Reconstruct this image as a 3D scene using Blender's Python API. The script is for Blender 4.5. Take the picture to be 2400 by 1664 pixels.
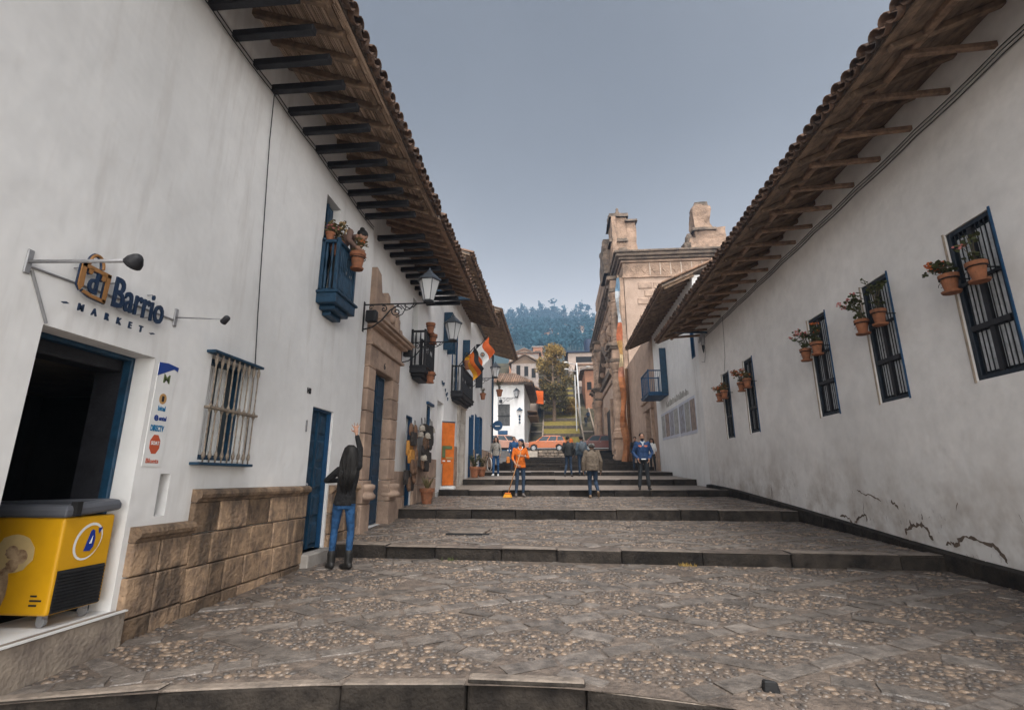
import bpy, bmesh, math, random
import numpy as np
from mathutils import Vector, Matrix, noise
PI = math.pi
R = math.radians
rnd = random.Random(11)
sc = bpy.context.scene
for o in list(bpy.data.objects):
    bpy.data.objects.remove(o)
COL = sc.collection

# ---------------------------------------------------------------- camera, sky, sun, exposure
cam = bpy.data.cameras.new('camera')
cam.sensor_width = 36.0
cam.lens = 36.0 * 1163.0 / 2400.0
cam.clip_start = 0.05
cam.clip_end = 3000
camo = bpy.data.objects.new('camera', cam)
COL.objects.link(camo)
camo.location = (0, 0, 1.5)
camo.rotation_euler = (PI / 2 + math.atan(289 / 1163), 0, math.atan(103 / math.hypot(1163, 289)))
sc.camera = camo

SUN_EL, SUN_AZ = R(64), R(163)      # azimuth measured from +Y (up the street) towards +X
w = bpy.data.worlds.new('World')
sc.world = w
w.use_nodes = True
nt = w.node_tree
bg = nt.nodes['Background']
sky = nt.nodes.new('ShaderNodeTexSky')
sky.sky_type = 'NISHITA'
sky.sun_disc = False
sky.sun_elevation = SUN_EL
sky.sun_rotation = SUN_AZ
sky.altitude = 2700
sky.air_density = 1.6
sky.dust_density = 1.0
sky.ozone_density = 2.0
hs = nt.nodes.new('ShaderNodeHueSaturation')
hs.inputs['Saturation'].default_value = 0.05
hs.inputs['Value'].default_value = 0.412
nt.links.new(sky.outputs[0], hs.inputs['Color'])
gm = nt.nodes.new('ShaderNodeGamma')
gm.inputs['Gamma'].default_value = 3.3
nt.links.new(hs.outputs[0], gm.inputs['Color'])
tc = nt.nodes.new('ShaderNodeTexCoord')
cn = nt.nodes.new('ShaderNodeTexNoise')
cn.inputs['Scale'].default_value = 2.2
cn.inputs['Detail'].default_value = 5
nt.links.new(tc.outputs['Generated'], cn.inputs['Vector'])
cr_ = nt.nodes.new('ShaderNodeMapRange')
cr_.inputs[1].default_value = 0.3
cr_.inputs[2].default_value = 0.7
cr_.inputs[3].default_value = 0.90
cr_.inputs[4].default_value = 1.10
nt.links.new(cn.outputs['Fac'], cr_.inputs[0])
cm = nt.nodes.new('ShaderNodeMix')
cm.data_type = 'RGBA'
cm.blend_type = 'MULTIPLY'
cm.inputs[0].default_value = 1
nt.links.new(gm.outputs[0], cm.inputs[6])
nt.links.new(cr_.outputs[0], cm.inputs[7])
wb = nt.nodes.new('ShaderNodeMix')
wb.data_type = 'RGBA'
wb.blend_type = 'MULTIPLY'
wb.inputs[0].default_value = 1
wb.inputs[7].default_value = (1.06, 1.01, 0.955, 1)
nt.links.new(cm.outputs[2], wb.inputs[6])
nt.links.new(wb.outputs[2], bg.inputs['Color'])
bg.inputs['Strength'].default_value = 0.05
sd = bpy.data.lights.new('sun', 'SUN')
sd.energy = 2.1
sd.angle = R(26)
sd.color = (1.0, 0.97, 0.93)
so = bpy.data.objects.new('sun', sd)
COL.objects.link(so)
so.rotation_euler = Vector((-math.sin(SUN_AZ) * math.cos(SUN_EL), -math.cos(SUN_AZ) * math.cos(SUN_EL), -math.sin(SUN_EL))).to_track_quat('-Z', 'Y').to_euler()
so.location = (0, 0, 60)
sc.view_settings.view_transform = 'Standard'
sc.view_settings.look = 'None'
sc.view_settings.gamma = 1.0
sc.view_settings.use_curve_mapping = False
sc.view_settings.exposure = 1.14
sc.cycles.use_denoising = True
sc.cycles.max_bounces = 6
sc.cycles.diffuse_bounces = 4
sc.cycles.volume_bounces = 0

# ---------------------------------------------------------------- helpers
MATS = {}


def mat(name, col, rough=0.8, col2=None, var=0.12, scale=5.0, bump=0.25, bscale=60.0, metal=0.0, spec=0.35, rand=0.0, attr=None, big=0.0, stretch=None, streak=None, trans=0.0):
    """procedural material: colour varied by two noises in world space, fine bump, optional per-object shade"""
    if name in MATS:
        return MATS[name]
    m = bpy.data.materials.new(name)
    MATS[name] = m
    m.use_nodes = True
    t = m.node_tree
    N, L = t.nodes, t.links
    b = N['Principled BSDF']
    b.inputs['Roughness'].default_value = rough
    b.inputs['Metallic'].default_value = metal
    b.inputs['Specular IOR Level'].default_value = spec
    if trans:
        b.inputs['Transmission Weight'].default_value = trans
    geo = N.new('ShaderNodeNewGeometry')
    pos = geo.outputs['Position']
    if stretch:
        mp = N.new('ShaderNodeMapping')
        mp.inputs['Scale'].default_value = stretch
        L.new(pos, mp.inputs['Vector'])
        pos = mp.outputs[0]
    n1 = N.new('ShaderNodeTexNoise')
    n1.inputs['Scale'].default_value = scale
    n1.inputs['Detail'].default_value = 3
    n1.inputs['Roughness'].default_value = 0.65
    L.new(pos, n1.inputs['Vector'])
    c2 = col2 or tuple(c * (1 - var * 2.2) for c in col)
    mix = N.new('ShaderNodeMix')
    mix.data_type = 'RGBA'
    mix.inputs[6].default_value = (*col, 1)
    mix.inputs[7].default_value = (*c2, 1)
    ramp = N.new('ShaderNodeMapRange')
    ramp.inputs[1].default_value = 0.35
    ramp.inputs[2].default_value = 0.7
    L.new(n1.outputs['Fac'], ramp.inputs[0])
    if attr:
        at = N.new('ShaderNodeAttribute')
        at.attribute_name = attr
        ad = N.new('ShaderNodeMath')
        ad.operation = 'MULTIPLY_ADD'
        ad.inputs[1].default_value = 0.35
        L.new(ramp.outputs[0], ad.inputs[0])
        L.new(at.outputs['Fac'], ad.inputs[2])
        L.new(ad.outputs[0], mix.inputs[0])
    else:
        L.new(ramp.outputs[0], mix.inputs[0])
    out = mix.outputs[2]
    if big:
        n2 = N.new('ShaderNodeTexNoise')
        n2.inputs['Scale'].default_value = scale * 0.13
        n2.inputs['Detail'].default_value = 2
        L.new(geo.outputs['Position'], n2.inputs['Vector'])
        r2 = N.new('ShaderNodeMapRange')
        r2.inputs[1].default_value = 0.35
        r2.inputs[2].default_value = 0.65
        r2.inputs[3].default_value = 1 - big
        r2.inputs[4].default_value = 1 + big * 0.3
        L.new(n2.outputs['Fac'], r2.inputs[0])
        mu = N.new('ShaderNodeMix')
        mu.data_type = 'RGBA'
        mu.blend_type = 'MULTIPLY'
        mu.inputs[0].default_value = 1
        L.new(out, mu.inputs[6])
        L.new(r2.outputs[0], mu.inputs[7])
        out = mu.outputs[2]
    if streak:
        # sparse stains with their own shape: thresholded noise stretched along z
        mp = N.new('ShaderNodeMapping')
        mp.inputs['Scale'].default_value = streak['scale']
        L.new(geo.outputs['Position'], mp.inputs['Vector'])
        n3 = N.new('ShaderNodeTexNoise')
        n3.inputs['Scale'].default_value = 1.0
        n3.inputs['Detail'].default_value = 4
        n3.inputs['Roughness'].default_value = 0.7
        L.new(mp.outputs[0], n3.inputs['Vector'])
        r3 = N.new('ShaderNodeMapRange')
        r3.inputs[1].default_value = streak['lo']
        r3.inputs[2].default_value = streak['hi']
        r3.inputs[4].default_value = streak['amt']
        L.new(n3.outputs['Fac'], r3.inputs[0])
        fac = r3.outputs[0]
        if 'foot' in streak:
            # damp stains keep to the foot of the wall, which climbs with the street
            sx = N.new('ShaderNodeSeparateXYZ')
            L.new(geo.outputs['Position'], sx.inputs[0])
            my = N.new('ShaderNodeMath')
            my.operation = 'MULTIPLY_ADD'
            my.inputs[1].default_value = -0.062
            L.new(sx.outputs[1], my.inputs[0])
            L.new(sx.outputs[2], my.inputs[2])
            rz_ = N.new('ShaderNodeMapRange')
            rz_.inputs[1].default_value = streak['foot']
            rz_.inputs[2].default_value = 0.0
            L.new(my.outputs[0], rz_.inputs[0])
            mf = N.new('ShaderNodeMath')
            mf.operation = 'MULTIPLY'
            L.new(fac, mf.inputs[0])
            L.new(rz_.outputs[0], mf.inputs[1])
            fac = mf.outputs[0]
        ms = N.new('ShaderNodeMix')
        ms.data_type = 'RGBA'
        L.new(fac, ms.inputs[0])
        L.new(out, ms.inputs[6])
        ms.inputs[7].default_value = (*streak['col'], 1)
        out = ms.outputs[2]
    if rand:
        oi = N.new('ShaderNodeObjectInfo')
        r4 = N.new('ShaderNodeMapRange')
        r4.inputs[3].default_value = 1 - rand
        r4.inputs[4].default_value = 1 + rand
        L.new(oi.outputs['Random'], r4.inputs[0])
        mu2 = N.new('ShaderNodeMix')
        mu2.data_type = 'RGBA'
        mu2.blend_type = 'MULTIPLY'
        mu2.inputs[0].default_value = 1
        L.new(out, mu2.inputs[6])
        L.new(r4.outputs[0], mu2.inputs[7])
        out = mu2.outputs[2]
    L.new(out, b.inputs['Base Color'])
    if bump:
        nb = N.new('ShaderNodeTexNoise')
        nb.inputs['Scale'].default_value = bscale
        nb.inputs['Detail'].default_value = 2
        L.new(pos, nb.inputs['Vector'])
        bp = N.new('ShaderNodeBump')
        bp.inputs['Strength'].default_value = bump
        bp.inputs['Distance'].default_value = 0.6 / bscale
        L.new(nb.outputs['Fac'], bp.inputs['Height'])
        L.new(bp.outputs[0], b.inputs['Normal'])
        rr = N.new('ShaderNodeMapRange')
        rr.inputs[3].default_value = max(0.02, rough - 0.1)
        rr.inputs[4].default_value = min(1, rough + 0.1)
        L.new(n1.outputs['Fac'], rr.inputs[0])
        L.new(rr.outputs[0], b.inputs['Roughness'])
    return m


ORG = {}


def V(*a):
    return Vector(a)


class MB:
    """collects shapes; build() links them as one mesh object"""

    def __init__(s):
        s.v, s.f, s.m, s.a = [], [], [], []
        s.k = 0
        s.av = 0.0

    def add(s, vs, fs):
        o = len(s.v)
        s.v += [tuple(p) for p in vs]
        s.f += [tuple(i + o for i in f) for f in fs]
        s.m += [s.k] * len(fs)
        s.a += [s.av] * len(vs)
        return s

    def hexa(s, p):
        return s.add(p, [(0, 3, 2, 1), (4, 5, 6, 7), (0, 1, 5, 4), (1, 2, 6, 5), (2, 3, 7, 6), (3, 0, 4, 7)])

    def box(s, x0, x1, y0, y1, z0, z1):
        return s.hexa([(x0, y0, z0), (x1, y0, z0), (x1, y1, z0), (x0, y1, z0), (x0, y0, z1), (x1, y0, z1), (x1, y1, z1), (x0, y1, z1)])

    def bar(s, p, q, w, h, up=(0, 0, 1)):
        p, q = Vector(p), Vector(q)
        d = (q - p).normalized()
        u = Vector(up)
        if abs(d.dot(u)) > 0.99:
            u = Vector((0, 1, 0))
        a = d.cross(u).normalized() * (w / 2)
        b = a.cross(d).normalized() * (h / 2)
        return s.hexa([p - a - b, p + a - b, q + a - b, q - a - b, p - a + b, p + a + b, q + a + b, q - a + b])

    def tube(s, pts, r, n=8, cap=True):
        pts = [Vector(p) for p in pts]
        rs = r if isinstance(r, (list, tuple)) else [r] * len(pts)
        vs, fs = [], []
        ref = None
        for i, p in enumerate(pts):
            d = (pts[min(i + 1, len(pts) - 1)] - pts[max(i - 1, 0)])
            d = d.normalized() if d.length > 1e-9 else Vector((0, 0, 1))
            if ref is None:
                ref = Vector((0, 0, 1)) if abs(d.z) < 0.9 else Vector((1, 0, 0))
            a = d.cross(ref)
            if a.length < 1e-6:
                a = d.cross(Vector((0, 1, 0)))
            a.normalize()
            b = a.cross(d).normalized()
            ref = b
            for k in range(n):
                t = 2 * PI * k / n
                vs.append(p + (a * math.cos(t) + b * math.sin(t)) * rs[i])
        for i in range(len(pts) - 1):
            for k in range(n):
                fs.append((i * n + k, i * n + (k + 1) % n, (i + 1) * n + (k + 1) % n, (i + 1) * n + k))
        if cap:
            fs.append(tuple(range(n - 1, -1, -1)))
            fs.append(tuple(range((len(pts) - 1) * n, len(pts) * n)))
        return s.add(vs, fs)

    def lathe(s, prof, c=(0, 0, 0), n=16, M=None, a0=0.0, flute=None):
        vs, fs = [], []
        for r, z in prof:
            for k in range(n):
                t = 2 * PI * k / n + a0
                p = Vector((r * math.cos(t), r * math.sin(t), z))
                if M:
                    p = M @ p
                vs.append(p + Vector(c))
        m = len(prof)
        for i in range(m - 1):
            for k in range(n):
                fs.append((i * n + k, i * n + (k + 1) % n, (i + 1) * n + (k + 1) % n, (i + 1) * n + k))
        fs.append(tuple(range(n - 1, -1, -1)))
        fs.append(tuple(range((m - 1) * n, m * n)))
        return s.add(vs, fs)

    def ell(s, c, r, n=12, rings=8, M=None):
        vs, fs = [], []
        c = Vector(c)
        for i in range(1, rings):
            ph = PI * i / rings
            for k in range(n):
                t = 2 * PI * k / n
                p = Vector((r[0] * math.sin(ph) * math.cos(t), r[1] * math.sin(ph) * math.sin(t), -r[2] * math.cos(ph)))
                vs.append(c + (M @ p if M else p))
        b = Vector((0, 0, -r[2]))
        t_ = Vector((0, 0, r[2]))
        vs.append(c + (M @ b if M else b))
        vs.append(c + (M @ t_ if M else t_))
        bi, ti = len(vs) - 2, len(vs) - 1
        for i in range(rings - 2):
            for k in range(n):
                fs.append((i * n + k, i * n + (k + 1) % n, (i + 1) * n + (k + 1) % n, (i + 1) * n + k))
        for k in range(n):
            fs.append((bi, (k + 1) % n, k))
            o = (rings - 2) * n
            fs.append((ti, o + k, o + (k + 1) % n))
        return s.add(vs, fs)

    def prism(s, poly, fn, a, b):
        """poly: list of 2-D points; fn(u, v, w) -> 3-D point; extruded from w=a to w=b"""
        n = len(poly)
        vs = [fn(u, v, a) for u, v in poly] + [fn(u, v, b) for u, v in poly]
        fs = [tuple(range(n - 1, -1, -1)), tuple(range(n, 2 * n))]
        fs += [(i, (i + 1) % n, n + (i + 1) % n, n + i) for i in range(n)]
        return s.add(vs, fs)

    def quad(s, *p):
        return s.add(p, [tuple(range(len(p)))])

    def build(s, name, mats, parent=None, smooth=False, bev=0.0, seg=1, kind=None, label=None, fixn=False):
        me = bpy.data.meshes.new(name)
        org = Vector(ORG.get(parent.name, (0, 0, 0))) if parent else Vector((0, 0, 0))
        me.from_pydata([(p[0] - org.x, p[1] - org.y, p[2] - org.z) for p in s.v], [], s.f)
        if not isinstance(mats, (list, tuple)):
            mats = [mats]
        for m_ in mats:
            me.materials.append(m_)
        me.polygons.foreach_set('material_index', s.m)
        if smooth:
            me.polygons.foreach_set('use_smooth', [True] * len(s.f))
        if any(s.a):
            at = me.attributes.new('rv', 'FLOAT', 'POINT')
            at.data.foreach_set('value', s.a)
        if fixn:
            bm = bmesh.new()
            bm.from_mesh(me)
            bmesh.ops.recalc_face_normals(bm, faces=bm.faces)
            bm.to_mesh(me)
            bm.free()
        me.update()
        return link(name, me, parent, bev, seg, kind, label, smooth)


def link(name, me, parent=None, bev=0.0, seg=1, kind=None, label=None, smooth=False):
    o = bpy.data.objects.new(name, me)
    COL.objects.link(o)
    if parent:
        o.parent = parent
        ORG[o.name] = ORG.get(parent.name, (0, 0, 0))
    if bev:
        b = o.modifiers.new('bevel', 'BEVEL')
        b.width = bev
        b.segments = seg
        b.limit_method = 'ANGLE'
    if kind:
        o['kind'] = kind
    if label:
        o['label'] = label
    return o


def thing(name, label, cat, loc=(0, 0, 0), group=None, local=False, rz=0.0):
    o = bpy.data.objects.new(name, None)
    COL.objects.link(o)
    o.location = loc
    o.rotation_euler = (0, 0, rz)
    o.empty_display_size = 0.2
    o['label'] = label
    o['category'] = cat
    if group:
        o['group'] = group
    ORG[o.name] = (0, 0, 0) if local else tuple(loc)
    return o


def tag(o, label, cat, group=None):
    o['label'] = label
    o['category'] = cat
    if group:
        o['group'] = group
    return o


def struct(o):
    o['kind'] = 'structure'
    return o


def dup(root, loc=None, rz=None, label=None, parent=None, keep=None):
    """copy a thing with its parts and sub-parts; shared meshes"""
    c = root.copy()
    COL.objects.link(c)
    c.parent = parent
    if loc is not None:
        c.location = loc
    if rz is not None:
        c.rotation_euler = (0, 0, rz)
    if label:
        c['label'] = label
    for ch in root.children:
        if keep is None or keep(ch):
            dup(ch, parent=c)
    return c


def text(name, s, m, parent, M, size, sx=1.0, ext=0.01, fat=0.0, fit=None):
    """flat lettering turned into a mesh part; M places the text plane (x right, y up, z out)"""
    cu = bpy.data.curves.new(name, 'FONT')
    cu.body = s
    cu.size = size
    cu.extrude = ext
    cu.offset = fat
    cu.align_x = 'CENTER'
    cu.resolution_u = 3
    o = bpy.data.objects.new(name, cu)
    me = bpy.data.meshes.new_from_object(o)
    bpy.data.objects.remove(o)
    bpy.data.curves.remove(cu)
    if fit:
        sx = fit / max(1e-6, max(v.co.x for v in me.vertices) - min(v.co.x for v in me.vertices))
    org = Vector(ORG.get(parent.name, (0, 0, 0))) if parent else Vector((0, 0, 0))
    me.transform(Matrix.Translation(-org) @ M @ Matrix.Diagonal((sx, 1, 1, 1)))
    me.materials.clear()
    me.materials.append(m)
    return link(name, me, parent)


def onL(x, y, z):   # plane facing +X (left-hand walls), text runs to +Y
    return Matrix(((0, 0, 1, x), (1, 0, 0, y), (0, 1, 0, z), (0, 0, 0, 1)))


def onR(x, y, z):   # plane facing -X (right-hand walls)
    return Matrix(((0, 0, -1, x), (-1, 0, 0, y), (0, 1, 0, z), (0, 0, 0, 1)))


def wall_holes(mb, fn, u0, u1, v0, v1, holes, t, du=None):
    """slab with rectangular openings. fn(u, v, d): d=0 front, d=t back"""
    us = sorted(set([u0, u1] + [h[0] for h in holes] + [h[1] for h in holes]))
    vs = sorted(set([v0, v1] + [h[2] for h in holes] + [h[3] for h in holes]))
    for i in range(len(us) - 1):
        for j in range(len(vs) - 1):
            a, b, c, d = us[i], us[i + 1], vs[j], vs[j + 1]
            if any(h[0] <= a and b <= h[1] and h[2] <= c and d <= h[3] for h in holes):
                continue
            mb.quad(fn(a, c, 0), fn(b, c, 0), fn(b, d, 0), fn(a, d, 0))
            mb.quad(fn(a, c, t), fn(a, d, t), fn(b, d, t), fn(b, c, t))
    for a, b, c, d in list(holes) + [(u1, u0, v0, v1)]:
        mb.quad(fn(a, c, 0), fn(a, d, 0), fn(a, d, t), fn(a, c, t))
        mb.quad(fn(b, c, 0), fn(b, c, t), fn(b, d, t), fn(b, d, 0))
        lo, hi = min(a, b), max(a, b)
        mb.quad(fn(lo, c, 0), fn(lo, c, t), fn(hi, c, t), fn(hi, c, 0))
        mb.quad(fn(lo, d, 0), fn(hi, d, 0), fn(hi, d, t), fn(lo, d, t))


# ---------------------------------------------------------------- materials
PL = dict(scale=(3.2, 3.2, 0.4), lo=0.53, hi=0.78, amt=0.5, col=(0.47, 0.44, 0.41))
M_wall = mat('lime_plaster', (0.79, 0.785, 0.775), 0.9, var=0.035, scale=3.0, bump=0.10, bscale=4, big=0.15, streak=PL)
M_wallR = mat('lime_plaster_worn', (0.79, 0.765, 0.74), 0.9, var=0.05, scale=3.5, bump=0.11, bscale=4, big=0.12, streak=dict(scale=(1.5, 1.5, 1.3), lo=0.42, hi=0.72, amt=0.9, col=(0.30, 0.235, 0.18), foot=1.7))
M_sand = mat('sandstone', (0.36, 0.245, 0.155), 0.85, col2=(0.13, 0.092, 0.068), scale=6, bump=0.8, bscale=28, rand=0.42, streak=dict(scale=(3, 3, .9), lo=0.5, hi=0.66, amt=0.75, col=(.06, .048, .04)))
M_pink = mat('pink_stone', (0.42, 0.30, 0.225), 0.85, col2=(0.25, 0.18, 0.14), scale=3, bump=0.5, bscale=25, rand=0.12)
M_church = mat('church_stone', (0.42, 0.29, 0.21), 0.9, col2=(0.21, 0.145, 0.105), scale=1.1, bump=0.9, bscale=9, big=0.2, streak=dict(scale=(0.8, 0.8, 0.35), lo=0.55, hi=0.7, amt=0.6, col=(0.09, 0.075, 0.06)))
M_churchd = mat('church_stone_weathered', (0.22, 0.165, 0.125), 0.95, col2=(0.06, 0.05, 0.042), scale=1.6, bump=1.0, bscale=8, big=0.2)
M_dark = mat('dark_timber', (0.022, 0.022, 0.026), 0.6, var=0.2, scale=8, bump=0.3, bscale=50)
M_blue = mat('blue_paint', (0.011, 0.050, 0.098), 0.5, col2=(0.007, 0.026, 0.05), scale=9, bump=0.25, bscale=40)
M_bluel = mat('bright_blue_paint', (0.011, 0.066, 0.155), 0.5, var=0.15, scale=9, bump=0.2, bscale=40)
M_wood = mat('old_timber', (0.28, 0.19, 0.125), 0.8, col2=(0.12, 0.085, 0.06), scale=7, bump=0.5, bscale=45, rand=0.25, stretch=(1, 1, 1))
M_woodl = mat('pale_timber', (0.34, 0.22, 0.145), 0.8, col2=(0.15, 0.10, 0.07), scale=9, bump=0.5, bscale=45, rand=0.2)
M_cane = mat('cane', (0.62, 0.46, 0.34), 0.75, col2=(0.27, 0.19, 0.135), scale=11, bump=0.3, bscale=60, attr='rv')
M_tile = mat('clay_tile', (0.17, 0.10, 0.065), 0.9, col2=(0.055, 0.045, 0.04), scale=5, bump=0.7, bscale=35, rand=0.35)
M_tilel = mat('clay_tile_pale', (0.30, 0.18, 0.115), 0.9, col2=(0.14, 0.10, 0.075), scale=2.5, bump=0.7, bscale=20, rand=0.25)
M_iron = mat('black_iron', (0.018, 0.019, 0.022), 0.55, var=0.2, scale=20, bump=0.2, bscale=80, metal=0.3)
M_glass = mat('window_glass', (0.05, 0.065, 0.075), 0.08, var=0.1, scale=3, bump=0, spec=0.6)
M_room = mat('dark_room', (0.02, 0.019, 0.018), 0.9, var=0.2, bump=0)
M_terra = mat('terracotta', (0.30, 0.115, 0.055), 0.8, col2=(0.17, 0.075, 0.04), scale=12, bump=0.3, bscale=60, rand=0.15)
M_leaf = mat('leaf', (0.075, 0.085, 0.03), 0.6, col2=(0.035, 0.045, 0.02), scale=20, bump=0, rand=0.2)
M_leafdry = mat('dry_leaf', (0.17, 0.13, 0.055), 0.7, col2=(0.08, 0.07, 0.03), scale=20, bump=0, rand=0.2)
M_stem = mat('stem', (0.10, 0.08, 0.045), 0.8, var=0.2, bump=0)
M_pinkf = mat('pink_petal', (0.60, 0.22, 0.20), 0.7, var=0.2, scale=30, bump=0)
M_redf = mat('orange_petal', (0.55, 0.14, 0.04), 0.7, var=0.2, scale=30, bump=0)
M_white = mat('white_paint', (0.72, 0.72, 0.71), 0.6, var=0.05, bump=0.1)
M_steel = mat('grey_metal', (0.32, 0.32, 0.33), 0.45, var=0.1, scale=10, bump=0.1, metal=0.4)
M_black = mat('black_rubber', (0.015, 0.015, 0.016), 0.6, var=0.2, bump=0.2)
M_orange = mat('orange_cloth', (0.62, 0.15, 0.018), 0.8, var=0.12, scale=6, bump=0.3, bscale=25)
M_yellow = mat('yellow_paint', (0.62, 0.32, 0.008), 0.4, var=0.06, scale=4, bump=0.05)
# ---------------------------------------------------------------- the stepped street
TER = [(-7.0, -0.02, 3.6, 0.0), (3.6, .2, 7.67, .35), (7.67, .515, 11.3, .64), (11.3, .84, 15.25, .985), (15.25, 1.155, 19.2, 1.255), (19.2, 1.456, 23.0, 1.617), (23.0, 1.763, 26.5, 1.887)]
for k in range(8):
    TER.append((26.5 + 2.4 * k, 2.056 + .17 * k, 28.9 + 2.4 * k, 2.076 + .17 * k))
XL, XR = -3.56, 5.16


def edge(i, x):
    y = TER[i][0]
    if i == 1:
        u = x + .2
        y += .01 - (.055 * u * u if u < 0 else (.145 * u * u if u < 1.4 else .284 + .36 * (u - 1.4)))
    elif i == 2:
        y -= 0.055 * (x + 2.3)
    elif i == 3:
        y -= 0.02 * (x + 3)
    elif i > 3:
        y += 0.03 * math.sin(x * 0.8 + i)
    return y


def gz(y, x=0.0):
    for i in range(len(TER) - 1, -1, -1):
        if y >= edge(i, x):
            a, za, b, zb = TER[i]
            e0, e1 = edge(i, x), (edge(i + 1, x) if i + 1 < len(TER) else b)
            return za + (zb - za) * max(0.0, min(1.0, (y - e0) / (e1 - e0)))
    return 0.0


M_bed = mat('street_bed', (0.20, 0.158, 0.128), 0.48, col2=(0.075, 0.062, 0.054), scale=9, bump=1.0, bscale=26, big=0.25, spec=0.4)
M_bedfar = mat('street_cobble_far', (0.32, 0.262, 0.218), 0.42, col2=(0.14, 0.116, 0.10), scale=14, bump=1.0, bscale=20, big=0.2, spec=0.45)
M_slab = mat('paving_slab_stone', (0.19, 0.163, 0.142), 0.4, col2=(0.078, 0.068, 0.061), scale=9, bump=0.7, bscale=30, rand=0.3, spec=0.45)
M_slabs = mat('paving_slab_stone_mass', (0.20, 0.17, 0.147), 0.4, col2=(0.09, 0.078, 0.07), scale=6, bump=0.5, bscale=40, attr='rv', spec=0.45)
M_peb = mat('cobble_stone', (0.27, 0.195, 0.138), 0.42, col2=(0.075, 0.064, 0.057), scale=14, bump=0.3, bscale=60, attr='rv', spec=0.45)
M_kerblit = mat('kerb_lit_top', (0.25, 0.205, 0.168), 0.5, col2=(0.105, 0.088, 0.074), scale=7, bump=0.6, bscale=30, rand=0.2, spec=0.45)  # light falling on the kerb tops, put into a paler stone colour
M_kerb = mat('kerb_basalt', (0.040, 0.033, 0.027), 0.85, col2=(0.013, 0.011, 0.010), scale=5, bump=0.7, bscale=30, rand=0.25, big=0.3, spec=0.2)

bed = MB()
NX = 22
for i, (a, za, b, zb) in enumerate(TER):
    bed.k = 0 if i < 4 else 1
    rows = 6 if i < 7 else 2
    for r in range(rows):
        for c in range(NX):
            ps = []
            for (rr, cc) in ((r, c), (r, c + 1), (r + 1, c + 1), (r + 1, c)):
                x = XL + (XR - XL) * cc / NX
                e0 = edge(i, x)
                e1 = edge(i + 1, x) if i + 1 < len(TER) else b
                t = rr / rows
                ps.append((x, e0 + (e1 - e0) * t, za + (zb - za) * t))
            bed.quad(*ps)
    if i:
        for c in range(NX):
            x0 = XL + (XR - XL) * c / NX
            x1 = XL + (XR - XL) * (c + 1) / NX
            zl = TER[i - 1][3] - .1
            bed.quad((x0, edge(i, x0) + .1, zl), (x1, edge(i, x1) + .1, zl), (x1, edge(i, x1) + .1, za - .002), (x0, edge(i, x0) + .1, za - .002))
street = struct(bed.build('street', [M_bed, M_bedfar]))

# kerb stones along every step
for i in range(1, len(TER)):
    x = XL + 0.02
    lo, hi = TER[i - 1][3] - .06, TER[i][1]
    far = i > 7
    while x < XR - 0.2:
        ln = rnd.uniform(.75, 1.35) if not far else rnd.uniform(1.4, 2.4)
        x1 = min(x + ln, XR - .01)
        if XR - x1 < .35:
            x1 = XR - .01
        m = MB()
        dz = rnd.uniform(-.012, .016)
        dy = rnd.uniform(-.025, .02)
        dep = .30 if i > 1 else .13
        g = .003
        a0, a1 = edge(i, x) + dy, edge(i, x1) + dy
        za, zb = hi + .012 + dz + rnd.uniform(-.004, .004), hi + .012 + dz + rnd.uniform(-.004, .004)
        m.hexa([(x + g, a0, lo), (x1 - g, a1, lo), (x1 - g, a1 + dep, lo), (x + g, a0 + dep, lo), (x + g, a0 + .01, za), (x1 - g, a1 + .01, zb), (x1 - g, a1 + dep, zb), (x + g, a0 + dep, za)])
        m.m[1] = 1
        m.build('kerb_stone', [M_kerb, M_kerblit], street, bev=0.022 if i < 6 else 0, seg=2)
        x = x1

# sloping kerb along the foot of the right-hand wall
STRIP = [(2.0, .27), (7.26, .555), (11.12, .885), (15.2, 1.20), (17.45, 1.31)]


def strip_z(y):
    for (a, za), (b, zb) in zip(STRIP, STRIP[1:]):
        if y <= b:
            return za + (zb - za) * (y - a) / (b - a)
    return STRIP[-1][1]


y = 2.2
while y < 17.4:
    y1 = min(y + rnd.uniform(.8, 1.3), 17.45)
    z0, z1 = strip_z(y), strip_z(y1)
    m = MB()
    xa = 4.94 + rnd.uniform(-.012, .012)
    lo = min(gz(y, 5.), gz(y1, 5.)) - .08
    m.hexa([(xa, y + .004, lo), (5.12, y + .004, lo), (5.12, y1 - .004, lo), (xa, y1 - .004, lo), (xa + .012, y + .004, z0), (5.12, y + .004, z0 + .01), (5.12, y1 - .004, z1 + .01), (xa + .012, y1 - .004, z1)])
    m.build('kerb_stone', M_kerb, street, bev=0.012, seg=2)
    y = y1

# diamond lattice of flat slabs with cobbles between
ANG = R(27)
D1 = Vector((math.cos(ANG), math.sin(ANG)))
D2 = Vector((math.cos(ANG), -math.sin(ANG)))
N1 = Vector((-D1.y, D1.x))
N2 = Vector((D2.y * -1, D2.x))
SP, HW = 0.80, 0.09
O1, O2 = 2.79, 3.40


def latt(p, N, o):
    d = (p.dot(N) - o) / SP
    return abs(d - round(d)) * SP


def tindex(x, y):
    for i in range(len(TER) - 1, -1, -1):
        if y >= edge(i, x):
            return i
    return 0


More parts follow.
